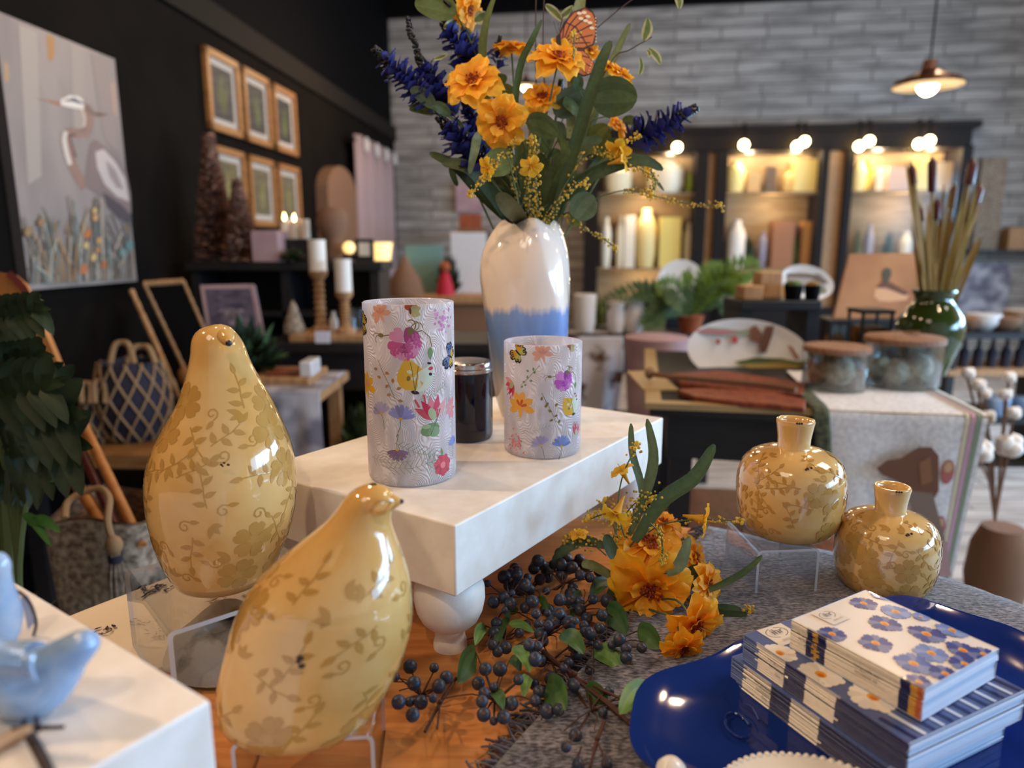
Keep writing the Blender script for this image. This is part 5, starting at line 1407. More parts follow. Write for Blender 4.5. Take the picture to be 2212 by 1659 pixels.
mat('husk', '7b5a44', rough=.9)
thin('thin_glass', 'f2f6f6', .05, .75, .35)
mat('red_cloth', 'b81f36', rough=.7)
mat('teal_paint', '6f9088', rough=.7)
mat('cab_brown', '1e1715', rough=.6, spec=.2)
mat('goods', 'ffffff', rough=.5, attr=True)
mat('lit_back', 'a08a6c', rough=.8, spec=.2, c2='8a7458', ns=4, stretch=(1, 1, 6))
mat('moss_trim', '5c6047', rough=.95, c2='33352a', ns=60)
mat('grey_linen', 'dcdad8', rough=.95, c2='c2bfc2', ns=90, bump=.4, bs=160)

def tb(name, lab, cat, Y, x0, y0, x1, y1, dep, m, grp=None, bev=.004, zb=None, zt=None):
    a, b = aty(x0, y1, Y), aty(x1, y0, Y); bt = zb if zb is not None else a.z; tp = zt if zt is not None else b.z
    mb = MB().box((0, 0, 0), (b.x - a.x, dep, tp - bt)); o = obj(name, mb, m, bevel=bev); o.location = (a.x, Y, bt)
    return tag(o, lab, cat, grp)
def rows(Y, cx, rw, zb=None):
    """(py, half width px) bottom first -> lathe profile + base point"""
    c0 = aty(cx, rw[0][0], Y); z0 = c0.z if zb is None else zb; k = mpp(c0)
    return [(max(.0006, w * k), (aty(cx, y, Y).z - c0.z)) for y, w in rw], V((c0.x, Y, z0))
def lt(name, lab, cat, Y, cx, rw, m, grp=None, part=None, zb=None, seg=28, sharp=50):
    pr, P = rows(Y, cx, rw, zb)
    if part:
        t = thing(name, lab, cat, tuple(P), 0, grp); o = obj(part, MB().lathe([(.0006, pr[0][1])] + pr, seg, P), m, t, sharp=sharp); return t, P, pr
    o = obj(name, MB().lathe([(.0006, pr[0][1])] + pr, seg), m, sharp=sharp); o.location = P
    return tag(o, lab, cat, grp), P, pr
def poly(mb, f, pts, c, off, tri=True):
    vs = [f(x, y, off) for x, y in pts]; k = len(vs); g = sum(vs, V()) / k
    mb.add([g] + vs, [(0, 1 + i, 1 + (i + 1) % k) for i in range(k)], 0, c)
def stroke(mb, f, pts, w, c, off):
    for q in line2(pts, w): mb.add([f(x, y, off) for x, y in q], [(0, 1, 2, 3)], 0, c)
def board(p0, ax, n, w, h, d):
    """box: p0 lower left front corner, ax width dir, n facing dir; up is perpendicular"""
    ax = V(ax).normalized(); n = V(n).normalized(); u = n.cross(ax)
    if u.z < 0: u = -u
    return [p0, p0 + ax * w, p0 + ax * w + u * h, p0 + u * h], n

# ================================================================ left wall: canvas and frames
def wall_c(px, py, off=0.04):
    return onw(px, py, off)
q = [wall_c(*p) for p in ((-14, 20), (247, 128), (297, 611), (62, 622))]
def ws(p): return (p - WL).dot(DWL)
s0, s1 = (ws(q[0]) + ws(q[3])) / 2, (ws(q[1]) + ws(q[2])) / 2; z0, z1 = (q[2].z + q[3].z) / 2, (q[0].z + q[1].z) / 2
def wp(s, z, off): p = WL + DWL * s + NWL * off; return V((p.x, p.y, z))
t = thing('wall_canvas', 'large canvas painting of a heron among reeds on the dark wall', 'painting', tuple(wp((s0 + s1) / 2, z0, .02)))
mb = MB(); mb.add([wp(s, z, o) for o in (.003, .04) for s, z in ((s0, z0), (s1, z0), (s1, z1), (s0, z1))], [(4, 5, 6, 7), (0, 1, 5, 4), (1, 2, 6, 5), (2, 3, 7, 6), (3, 0, 4, 7), (3, 2, 1, 0)])
mb.mi = [0, 1, 1, 1, 1, 1]
obj('canvas_body', mb, ['canvas_sky', 'canvas_side'], t)
pm = MB(); cf = lambda x, y, o: onw(x, y, .0405 + o)
k_ = 0
def P_(pts, c):
    global k_; k_ += 1; poly(pm, cf, pts, hx(c), .00008 * k_)
P_([(100, 73), (117, 80), (118, 118), (112, 134), (104, 128)], 'a47a4c'); P_([(8, 130), (18, 140), (20, 178), (10, 175)], 'a98a68'); P_([(236, 175), (246, 180), (252, 255), (240, 230)], 'b08e72')
P_([(152, 94), (180, 106), (185, 300), (160, 300)], '998d83'); P_([(40, 52), (80, 68), (90, 380), (60, 400)], '9f9388'); P_([(195, 113), (235, 131), (255, 330), (225, 300)], '8d7e78')
HN = '8d6f62'
k_ += 1
for q_, w, c in (([(185, 228), (192, 250), (191, 278), (176, 290), (156, 286), (143, 288), (143, 310), (152, 345), (168, 380), (185, 405)], 21, HN), ([(143, 284), (139, 300), (144, 330), (152, 356)], 10, 'c9bcb0'), ([(176, 232), (183, 255), (181, 275)], 6, 'bfa897'), ([(165, 292), (152, 292), (156, 315), (165, 340)], 4, '5f4a46')):
    k_ += 1; stroke(pm, cf, [tuple(p)[:2] for p in spl([(x, y, 0) for x, y in q_], 24)], w, hx(c), .00008 * k_)
P_([(75, 211), (134, 221), (131, 229), (100, 218)], '9d6b4a'); P_([(131, 215), (150, 206), (172, 209), (183, 222), (180, 236), (150, 232), (132, 227)], 'd8cdbf'); P_([(134, 218), (160, 211), (184, 225), (172, 224), (150, 217)], '4a4d5c')
P_([(178, 218), (196, 240), (215, 249), (236, 247), (212, 253), (190, 244)], '7a6358')
P_([(183, 400), (189, 345), (195, 312), (206, 301), (224, 314), (255, 345), (273, 372), (282, 418), (284, 462), (262, 456), (236, 434), (210, 420)], '7c6a66')
P_([(206, 328), (224, 322), (250, 350), (270, 386), (279, 436), (252, 424), (226, 398), (210, 362)], 'b9aba4'); P_([(228, 345), (250, 368), (268, 410), (252, 405), (236, 380)], '94827c'); P_([(222, 414), (262, 442), (284, 466), (285, 488), (256, 472), (232, 446)], '4d4348')
for i in range(120):
    x = RND.uniform(66, 291); y = 616 - (x - 62) * .047; h = RND.uniform(40, 190) * (1 if 120 < x < 240 else .8); lx = RND.uniform(-40, 25)
    c = RND.choice(('8a7664', '6f6a5c', 'a79a86', '6f6660', '7d8a82', '5d6a6e', '8f7f6d', '9a7a58', 'b0a290')); k_ += 1
    stroke(pm, cf, [tuple(p)[:2] for p in spl([(x, y - 3, 0), (max(x + lx * .2, 62 * (y - h * .5 - 108) / 514 + 5), y - h * .5, 0), (max(min(x + lx, 247 + 50 * (y - h - 128) / 483 - 4), 62 * (y - h - 108) / 514 + 5), y - h, 0)], 7)], RND.uniform(1.5, 4.5), hx(c), .00008 * k_)
for x, y, r, c in ((190, 505, 8, 'b56a3a'), (181, 582, 9, 'b26a40'), (206, 470, 6, 'c09060'), (214, 520, 6, 'b98a50'), (225, 572, 7, 'a8683e'), (203, 556, 7, 'c2a468'), (186, 530, 6, 'c4a86c'), (212, 540, 5, 'bb7a44'), (90, 480, 8, '8d7050'), (62, 500, 9, '90744e'), (280, 530, 9, '5f7a74'), (265, 545, 7, '6f8a80'), (205, 455, 5, 'c8a86a')):
    P_(el(x, y, r, r * 1.3, .3, 8), c)
obj('painted_heron', pm, 'paint', t)

# six framed prints
fs0 = ws(onw(448, 190, .02)); fs1 = ws(onw(640, 270, .02)); fw = (fs1 - fs0 - .10) / 3
zt1 = onw(445, 99, .02).z; zb1 = onw(456, 278, .02).z; fh = zt1 - zb1
nm = ('first', 'second', 'third')
for r in range(2):
    for c in range(3):
        a = fs0 + c * (fw + .05); b = a + fw; tz = zt1 - r * (fh + .075); bz = tz - fh
        t = thing('picture_frame', '%s of three botanical prints in thin oak frames, %s row on the dark wall' % (nm[c], ('upper', 'lower')[r]), 'picture', tuple(wp((a + b) / 2, bz, .02)), 0, 'oak framed botanical prints on the dark wall')
        mb = MB(); fwid = .035
        def bx(sa, sb, za, zb_, o0, o1, m_): m_.add([wp(s, z, o) for o in (o0, o1) for s, z in ((sa, za), (sb, za), (sb, zb_), (sa, zb_))], [(4, 5, 6, 7), (0, 1, 5, 4), (1, 2, 6, 5), (2, 3, 7, 6), (3, 0, 4, 7), (3, 2, 1, 0)])
        bx(a, b, bz, bz + fwid, .002, .028, mb); bx(a, b, tz - fwid, tz, .002, .028, mb); bx(a, a + fwid, bz, tz, .002, .028, mb); bx(b - fwid, b, bz, tz, .002, .028, mb)
        obj('frame', mb, 'oak', t)
        m2 = MB(); bx(a + .02, b - .02, bz + .02, tz - .02, .002, .010, m2); obj('mat_board', m2, 'mat_board', t)
        m3 = MB(); iw = .068; m3.add([wp(s, z, .0104) for s, z in ((a + iw, bz + iw), (b - iw, bz + iw), (b - iw, tz - iw), (a + iw, tz - iw))], [(0, 1, 2, 3)], 0, hx('2e2d31') if r == 0 else hx('6d6348'))
        for i in range(14):
            s = (a + b) / 2 + RND.gauss(0, .02); z = bz + iw + .02; hgt = (fh - 2 * iw) * RND.uniform(.4, .9); dx = RND.uniform(-.04, .04)
            p = [wp(s, z, .0108 + i * .0001), wp(s + dx * .5 - .012, z + hgt * .6, .0108 + i * .0001), wp(s + dx, z + hgt, .0108 + i * .0001), wp(s + dx * .5 + .012, z + hgt * .5, .0108 + i * .0001)]
            m3.add(p, [(0, 1, 2, 3)], 0, jc(hx('5c6434') if r == 0 else hx('8a8250'), .3))
        obj('botanical_print', m3, 'paint', t)
        m4 = MB(); m4.add([wp(s, z, .0165) for s, z in ((a + .03, bz + .03), (b - .03, bz + .03), (b - .03, tz - .03), (a + .03, tz - .03))], [(0, 1, 2, 3)]); obj('glass_pane', m4, 'clear_pane', t)

# curtain panel far along the wall
ca, cb_ = ws(onw(762, 420, .06)), ws(onw(846, 420, .06)); ctz = onw(800, 312, .06).z; cbz = .35
t = thing('curtain', 'dusty mauve curtain panel with ring top near the corner of the dark wall', 'curtain', tuple(wp((ca + cb_) / 2, cbz, .1)))
obj('curtain_cloth', MB().grid(lambda u, v: wp(ca + (cb_ - ca) * u, cbz + (ctz - cbz) * v, .09 + .05 * math.sin(u * PI * 8)), 80, 4), 'curtain_cloth', t, solid=.004)
for k in range(4):
    rm = MB(); c = wp(ca + (cb_ - ca) * (k + .5) / 4, ctz - .06, .15); rm.lathe([(.035, -.004), (.06, -.004), (.06, .004), (.035, .004), (.035, -.004)], 20, c, M=frame(NWL))
    obj('ring', rm, 'white_ceramic', t)
obj('curtain_rod', MB().tube([wp(ca - .12, ctz - .04, .09), wp(cb_ + .1, ctz - .04, .09)], .014, 10), 'black_matte', t)

# ================================================================ left side: cabinet against the wall
CY = 3.42
ctop = aty(600, 566, CY - .12).z
def at_l(px, py, Y): return aty(px, py, Y)
xl, xr = aty(424, 600, CY).x, aty(836, 600, CY).x
t = thing('display_cabinet', 'black display cabinet with open shelves below the botanical prints', 'cabinet', ((xl + xr) / 2, CY, 0))
mb = MB(); d0, d1 = CY - .12, CY + .2
mb.box((xl, d0, ctop - .04), (xr, d1, ctop)); obj('cabinet_top', mb, 'black_wood', t, bevel=.004)
mb = MB(); mb.box((xl + .02, d1 - .02, .05), (xr - .02, d1, ctop - .04)); obj('back_panel', mb, 'black_wood', t)
for i, x in enumerate((xl + .02, (xl + xr) / 2 - .02, xr - .06)): obj('upright', MB().box((x, d0 + .02, 0), (x + .04, d1 - .02, ctop - .04)), 'black_wood', t)
for z in (.12, .55, .86): obj('shelf', MB().box((xl + .06, d0 + .02, z), (xr - .06, d1 - .02, z + .025)), 'black_wood', t)
ZC = ctop
def ftree(lab, cx, ytop, hw, Y, n):
    P = aty(cx, 560, Y); P.z = ZC; h = aty(cx, ytop, Y).z - ZC; R = hw * mpp(P); t = thing('feather_tree', lab, 'decorative tree', tuple(P), 0, 'brown feather trees')
    obj('trunk', MB().tube([P, P + V((0, 0, h))], .008, 6), 'husk', t); mb = MB()
    for i in range(n):
        v = RND.random() ** .8; r = R * (1.05 - v * .8); a = RND.uniform(0, 6.28); b = P + V((0, 0, .02 + (h - .03) * v)); e = b + V((math.cos(a) * r, math.sin(a) * r, RND.uniform(-.02, .05)))
        s = V((-math.sin(a), math.cos(a), RND.uniform(-1, 1))).normalized() * .022; m = (b + e) / 2
        mb.add([b, m + s, e, m - s], [(0, 1, 2, 3)], 0, jc(hx(RND.choice(('8a6450', 'a87a60', '6a463a', '9a705a'))), .25))
    obj('feathers', mb, 'feather_brown', t)
ftree('taller brown feather tree on the black cabinet', 472, 300, 50, CY - .02, 1300)
ftree('shorter brown feather tree beside the taller one', 524, 398, 42, CY - .08, 900)
tb('planter_box', 'dusty pink square planter on the black cabinet beside the feather trees', 'planter', CY - .12, 545, 498, 600, 564, .16, 'pink_paint', zb=ZC)
def tuft(lab, name, P, R, H, n, c, cat='plant', flat=.6, grp=None, pot=None):
    t = thing(name, lab, cat, tuple(P), 0, grp); mb = MB()
    for i in range(n):
        a = RND.uniform(0, 6.28); el_ = RND.uniform(.1, 1.4); l = RND.uniform(.5, 1); d = V((math.cos(a) * math.cos(el_) * R * l, math.sin(a) * math.cos(el_) * R * l, math.sin(el_) * H * l)); e = P + V((0, 0, .005)) + d
        s = d.cross(V((RND.uniform(-1, 1), RND.uniform(-1, 1), 1))).normalized() * max(R, H) * .08; b = P + V((0, 0, .005)) + d * .25; m = (b + e) / 2
        mb.add([b, m + s, e, m - s], [(0, 1, 2, 3)], 0, jc(hx(RND.choice(c)), .3))
    obj('foliage', mb, 'green_leaf', t); obj('stem', MB().tube([P, P + V((0, 0, H * .5))], max(R, H) * .03, 5), 'stem_green', t)
    return t
P = aty(632, 560, CY - .1); P.z = ZC; tuft('low dark green plant on the black cabinet under the lit candles', 'potted_plant', P, .09, .07, 160, ('2c3820', '3d4a2c', '55402f'))
# candle trio on a tray, on a raised black block
cb0 = tb('pedestal_block', 'small black block holding the three lit candles', 'stand', CY - .02, 606, 516, 672, 560, .14, 'black_wood', zb=ZC, zt=aty(640, 516, CY).z); PZ = aty(640, 516, CY).z
for k, (cx, yt, lab) in enumerate(((617, 478, 'leftmost lit cream candle of the three on the black block'), (638, 480, 'middle lit cream candle of the three on the black block'), (660, 474, 'rightmost unlit cream candle of the three on the black block'))):
    Pc = aty(cx, 516, CY + .04); Pc.z = PZ; k1 = mpp(Pc); hh = aty(cx, yt, CY + .04).z - PZ; t = thing('candle', lab, 'candle', tuple(Pc), 0, 'candles on the black block')
    obj('wax', MB().lathe([(.0006, 0), (10 * k1, 0), (10 * k1, hh), (.0006, hh - .003)], 20, Pc), 'candle_wax', t)
    obj('wick', MB().tube([Pc + V((0, 0, hh - .003)), Pc + V((0, 0, hh + .008))], .001, 5), 'black_matte', t)
    if k < 2: obj('flame', MB().lathe([(.0006, 0), (.007, .010), (.005, .022), (.0006, .036)], 10, Pc + V((0, 0, hh + .004))), 'flame', t)
# bust-like dark vase, lamp, frame, arch
lt('dark_urn', 'dark brown urn on the black cabinet in front of the arched panel', 'urn', CY - .05, 722, [(562, 14), (550, 20), (520, 17), (505, 26), (480, 34), (455, 30), (445, 20)], 'husk', zb=ZC)
ar = [(733, 480), (733, 420), (736, 392), (745, 372), (755, 364), (760, 366)]
t = thing('arched_panel', 'arched brown wooden panel on the dark wall behind the urn', 'panel', tuple(wp(ws(onw(735, 480, .06)), ZC, .1)))
sa, sb = ws(onw(694, 420, .05)), ws(onw(757, 420, .05)); zt_ = onw(725, 360, .05).z; mb = MB(); pts = []
for i in range(17):
    a = PI * i / 16; pts.append((.5 - .5 * math.cos(a), 1, math.sin(a)))
cz = zt_ - (sb - sa) * .28
out = [wp(sa, ZC + .002, .10)] + [wp(sa + (sb - sa) * u, cz + (zt_ - cz) * s_, .10) for u, _, s_ in pts] + [wp(sb, ZC + .002, .10)]
mb.prism(out[::-1], NWL, .09); obj('arch_face', mb, 'husk', t)
t, P, pr = lt('table_lamp', 'small golden lamp glowing on the black cabinet', 'lamp', CY - .1, 755, [(562, 9), (558, 9), (556, 3), (540, 3)], 'lamp_enamel', part='lamp_base', zb=ZC)
obj('glowing_bulb', MB().ball(P + V((0, 0, pr[-1][1] + .018)), .028, 14, 10), 'soft_glow', t)
t = thing('photo_frame', 'small black photo frame with pale picture on the black cabinet', 'picture frame', tuple(V((aty(787, 562, CY - .08).x, CY - .08, ZC))))
a, b = aty(768, 562, CY - .08), aty(806, 516, CY - .08); obj('frame', MB().box((a.x, CY - .08, ZC), (b.x, CY - .065, b.z)), 'black_wood', t)
a, b = aty(776, 553, CY - .083), aty(798, 524, CY - .083); obj('photo', MB().box((a.x, CY - .083, a.z), (b.x, CY - .080, b.z)), 'mat_board', t)
# back shelves content
for (x0, y0, x1, y1, c, n_, l) in ((455, 640, 500, 690, 'grey', 'storage_jar', 'grey storage jar on the cabinet shelf'),):
    pass

# ================================================================ left middle: candle table
LZ = .80
def tbl(lab, name, px0, px1, py, z, dep, m='black_wood', th=.04):
    a, b = onz(px0, py, z), onz(px1, py, z); y = (a.y + b.y) / 2; x0, x1 = aty(px0, py, y).x, aty(px1, py, y).x
    t = thing(name, lab, 'table', ((x0 + x1) / 2, y + dep / 2, 0))
    obj('table_top', MB().box((x0, y, z - th), (x1, y + dep, z)), m, t, bevel=.004)
    for x in (x0 + .03, x1 - .07):
        for yy in (y + .03, y + dep - .07): obj('leg', MB().box((x, yy, 0), (x + .045, yy + .045, z - th)), m, t)
    obj('apron', MB().box((x0 + .04, y + .04, z - th - .16), (x1 - .04, y + .06, z - th)), m, t)
    return y
YT = tbl('long black table carrying candlesticks and the wooden board', 'side_table', 560, 1075, 742, LZ, .40)
def onL(px, py): p = onz(px, py, LZ); return p
tb('wooden_board', 'rough pale wooden board lying on the black candle table', 'board', YT + .03, 624, 712, 790, 738, .22, 'pale_wood', zb=LZ, zt=LZ + .03)
BZ = LZ + .03
def cstick(lab, cx, yb, ym, yt, ytop, w, Y):
    P = aty(cx, yb, Y); P.z = BZ; k1 = mpp(P); h = aty(cx, ym, Y).z - BZ; t = thing('candlestick', lab, 'candlestick', tuple(P), 0, 'carved wooden candlesticks')
    pr = [(.0006, 0), (w * .9 * k1, 0), (w * .9 * k1, .012), (w * .45 * k1, .03)]
    for i in range(7): pr += [(w * .52 * k1, .04 + (h - .08) * (i + .3) / 7), (w * .34 * k1, .04 + (h - .08) * (i + .8) / 7)]
    pr += [(w * .8 * k1, h - .015), (w * .8 * k1, h), (.0006, h)]
    obj('turned_stem', MB().lathe(pr, 20, P), 'pale_wood', t)
    Pc = P + V((0, 0, h)); hc = aty(cx, ytop, Y).z - Pc.z
    t2 = thing('candle', lab.replace('carved wooden candlestick', 'white pillar candle'), 'candle', tuple(Pc), 0, 'white pillar candles')
    obj('wax', MB().lathe([(.0006, 0), (w * .75 * k1, 0), (w * .75 * k1, hc), (.0006, hc - .004)], 20, Pc), 'candle_wax', t2); obj('wick', MB().tube([Pc + V((0, 0, hc - .004)), Pc + V((0, 0, hc + .01))], .0012, 5), 'black_matte', t2)
cstick('carved wooden candlestick, taller of the pair on the board', 694, 716, 585, 585, 518, 24, YT + .16)
cstick('carved wooden candlestick, shorter of the pair on the board', 747, 716, 630, 630, 560, 23, YT + .10)
t, P, pr = lt('cone_ornament', 'grey frosted cone ornament at the left end of the wooden board', 'ornament', YT + .12, 636, [(712, 22), (700, 22), (675, 14), (650, 6), (642, 1)], 'bristle', zb=BZ)
q_ = tb('price_card', 'small white price card at the front edge of the candle table', 'card', YT + .005, 680, 716, 712, 741, .004, 'paper', zb=LZ)
lt('storage_bottle', 'small grey bottle between the candlesticks', 'bottle', YT + .14, 722, [(716, 9), (690, 9), (680, 4), (672, 4)], 'white_ceramic', zb=BZ)
lt('glass_cloche', 'pale glass cup at the right end of the wooden board', 'cup', YT + .15, 772, [(716, 10), (690, 13), (665, 14)], 'thin_glass', zb=BZ)
# framed picture leaning
t = thing('framed_picture', 'mauve framed picture leaning on the low shelf left of the candlesticks', 'picture', tuple(aty(505, 738, 3.0)))
pq = [aty(452, 740, 2.96), aty(572, 735, 2.96), aty(548, 614, 3.08), aty(432, 616, 3.08)]; nn = (pq[1] - pq[0]).cross(pq[3] - pq[0]).normalized()
if nn.y > 0: nn = -nn
obj('frame', MB().prism(pq, nn, .02), 'pink_paint', t)
g = sum(pq, V()) / 4; mb = MB(); mb.add([g + (p - g) * .86 + nn * .001 for p in pq], [(0, 1, 2, 3)], 0, hx('5d5468'))
fn_ = lambda u, v: pq[0] + (pq[1] - pq[0]) * u + (pq[3] - pq[0]) * v + nn * .002
for i in range(60):
    u, v = RND.uniform(.12, .86), RND.uniform(.12, .86); s = RND.uniform(.03, .09); mb.add([fn_(u - s, v - s * .5), fn_(u + s, v - s * .4), fn_(u + s * .8, v + s * .5), fn_(u - s * .7, v + s * .4)], [(0, 1, 2, 3)], 0, jc(hx('9a8a94' if v < .55 and u > .3 else '5a5266'), .25))
obj('mauve_print', mb, 'paint', t)
YL = tbl('low black side table under the leaning mauve picture', 'side_table', 425, 552, 745, aty(505, 745, 2.92).z, .25)
# table with draped blanket
BLZ = .70
p = onz(600, 850, BLZ)
YB = tbl('low table draped with a grey patterned blanket behind the tall bird', 'side_table', 470, 690, 850, BLZ, .44, 'pale_wood', .035)
def blk(u, v):
    x0, x1 = aty(540, 850, YB).x, aty(693, 850, YB).x; x = x0 + (x1 - x0) * u
    if v < .4: return V((x, YB + .36 - .9 * v, BLZ + .006))
    e = (v - .4) / .6; return V((x + .02 * math.sin(u * 9) * e, YB - .012 - .03 * e - .02 * e * math.sin(u * 17), BLZ + .004 - .40 * e))
tag(obj('blanket', MB().grid(blk, 40, 20), 'blanket', solid=.008), 'grey patterned blanket hanging over the low table edge', 'blanket')
tb('serving_tray', 'wooden serving tray with dark edge on the draped low table', 'tray', YB + .06, 530, 825, 668, 842, .25, 'pale_wood', zb=BLZ + .012, zt=BLZ + .04)
for k in range(9):
    o = tb('wooden_stick', 'one of the dark wooden sticks lined up on the serving tray', 'stick', YB + .10, 574 + k * 8, 808, 578 + k * 8, 822, .12, 'red_wood', 'dark sticks on the serving tray', bev=.002, zb=BLZ + .041, zt=BLZ + .052)
tb('white_box', 'white rounded box at the right end of the serving tray', 'box', YB + .08, 648, 782, 672, 824, .12, 'white_ceramic', zb=BLZ + .041)
P = aty(540, 812, YB + .2); P.z = BLZ + .041; tuft('dark green bushy plant behind the tall yellow bird', 'potted_plant', P, .16, .22, 260, ('1f2d1a', '2f4224', '3d5330'))
P = aty(775, 900, 2.75); P.z = .36; tuft('green leafy plant in the shade under the candle table', 'potted_plant', P, .15, .22, 220, ('1c2a16', '33452a', '486038'))
tb('floor_crate', 'dark wooden crate on the floor under the candle table', 'crate', 2.62, 715, 902, 838, 990, .3, 'husk', zb=0, zt=.36)
t, P, pr = lt('fairy_lamp', 'tiny round warm light on the dark crate by the glass holder', 'lamp', 2.66, 776, [(902, 6), (898, 6), (893, 2), (880, 2)], 'lamp_enamel', part='lamp_base', zb=.36); obj('glowing_bulb', MB().ball(P + V((0, 0, pr[-1][1] + .012)), .013, 12, 8), 'bulb_glow', t)

# ================================================================ left near: bench, baskets, boards, plant
NZ = aty(297, 945, 2.36).z
tm = MB(); A = onz(190, 985, NZ); yb0 = 2.25
t = thing('bench', 'dark wooden plank bench under the rope-net baskets', 'bench', (-1.45, 2.4, 0))
obj('plank', MB().box((-1.62, 2.16, NZ - .05), (-.95, 2.62, NZ)), 'oak', t, bevel=.006)
for x in (-1.6, -1.04):
    for y in (2.2, 2.53): obj('leg', MB().box((x, y, 0), (x + .05, y + .05, NZ - .05)), 'black_wood', t)
def netbasket(lab, cx, yb, rw, Y, n, handles):
    pr, P = rows(Y, cx, rw, NZ + .001); t = thing('rope_basket', lab, 'basket', tuple(P), 0, 'dark rope-net baskets'); H = pr[-1][1]
    obj('basket_body', MB().lathe([(.0006, 0)] + pr + [(pr[-1][0] * .93, H), (pr[-1][0] * .9, H * .5), (.0006, H * .4)], 36, P), 'weave_dark', t)
    mb = MB(); zs = [p[1] for p in pr]; rs = [p[0] for p in pr]
    for k in range(n):
        for s in (-1, 1):
            pts = []
            for i in range(13):
                v = i / 12; a = 2 * PI * k / n + s * v * 1.25; r = spl1(zs, rs, v * H) + .003; pts.append(P + V((r * math.cos(a), r * math.sin(a), v * H)))
            mb.tube(pts, .0042, 5)
    obj('rope_net', mb, 'rope', t)
    for (x0, x1, yt) in handles:
        a, b, m = aty(x0, rw[-1][0] + 6, Y - .06), aty(x1, rw[-1][0] + 6, Y - .06), aty((x0 + x1) / 2, yt, Y - .03)
        obj('handle', MB().tube(spl([a, a + (m - a) * .7 + V((-.012, 0, .01)), m, b + (m - b) * .7 + V((.012, 0, .01)), b], 16), .010, 8), 'rope', t)
netbasket('larger dark rope-net basket with two loop handles on the bench', 297, 945, [(945, 48), (930, 62), (880, 73), (830, 70), (780, 58)], 2.36, 13, ((238, 290, 740), (276, 336, 748)))
netbasket('small dark rope-net basket beside the larger one', 214, 955, [(955, 18), (940, 26), (905, 32), (865, 22)], onz(214, 955, NZ).y, 9, ((178, 196, 828), (206, 228, 822)))
# spindle frame and spindled easel boards leaning on the wall
def spindle(mb, a, b, r, beads=1):
    d = b - a; n = 34; L = d.length; pts = [a + d * (i / n) for i in range(n + 1)]
    rs = [r * (1.0 if abs(i / n - .5) < .22 * beads else (.62 + .38 * (1 if i % 4 < 2 else .55))) for i in range(n + 1)]; mb.tube(pts, rs, 10)
t = thing('spindle_rail', 'pale turned wooden spindle leaning against the dark wall', 'spindle', tuple(aty(395, 905, 2.5)))
mb = MB(); spindle(mb, aty(284, 628, 2.72), aty(392, 868, 2.50), .011); obj('turned_rod', mb, 'pale_wood', t)
t = thing('easel_board', 'black board with a spindle-trimmed frame leaning on the dark wall', 'easel', tuple(aty(400, 850, 2.62)))
e0, e1, e2, e3 = aty(312, 614, 2.86), aty(396, 608, 2.90), aty(470, 778, 2.72), aty(398, 796, 2.66)
mb = MB(); spindle(mb, e0, e1, .014, .6); obj('top_rail', mb, 'pale_wood', t)
for a, b in ((e0, e3), (e1, e2)): mb = MB(); spindle(mb, a, b, .008, .1); obj('side_rail', mb, 'rope', t)
nn = (e1 - e0).cross(e3 - e0).normalized(); nn = -nn if nn.y > 0 else nn
obj('black_panel', MB().prism([e3, e2, e1, e0], nn, .008), 'black_matte', t)
mb = MB(); mb.ball(e3 + V((0, 0, -.03)), .026, 12, 8, (1, 1, 1.5)); obj('turned_foot', mb, 'oak', t)
# wooden paddle board
def bopl(name, lab, cat, pts, Y0, tilt, th, m, px0=None):
    z0_ = aty(pts[0][0], max(p[1] for p in pts), Y0).z
    vs = []
    for x, y in pts:
        p = aty(x, y, Y0); vs.append(aty(x, y, Y0 + (p.z - z0_) * tilt))
    n = V((0, -1, tilt)).normalized(); P = aty(sum(p[0] for p in pts) / len(pts), max(p[1] for p in pts), Y0)
    t = thing(name, lab, cat, tuple(P)); return t, vs, n
pb = [(-70, 640), (-40, 600), (0, 588), (25, 592), (50, 612), (85, 690), (115, 760), (140, 822), (150, 900), (150, 980), (60, 985), (-60, 980)]
t, vs, n_ = bopl('paddle_board', 'tall orange wooden board with dark red edge leaning at the far left', 'board', pb, 1.62, .22, .02, 'pole_wood')
obj('wood_face', MB().prism(vs[::-1], n_, .02), 'pole_wood', t)
g = sum(vs, V()) / len(vs); mb = MB()
ed = [(0, 588), (25, 592), (50, 612), (85, 690), (115, 760), (140, 822), (148, 822), (138, 800), (95, 690), (60, 606), (30, 585), (0, 580)]
z00 = vs[0]; fz = lambda x, y, o: aty(x, y, 1.62 + (aty(x, y, 1.62).z - aty(x, 985, 1.62).z) * .22 - .004 - o)
for a, b, c in (((18, 590), (62, 642), 16), ((130, 800), (140, 822), 18)): stroke(mb, fz, [a, ((a[0] + b[0]) / 2 + 6, (a[1] + b[1]) / 2), b], c, hx('7a3026'), .001)
for y in (705, 728): poly(mb, fz, el(45, y, 12, 8), hx('7a2020'), .001)
stroke(mb, fz, [(28, 680), (80, 770)], 12, hx('8a5a34'), .001)
obj('painted_trim', mb, 'paint', t)
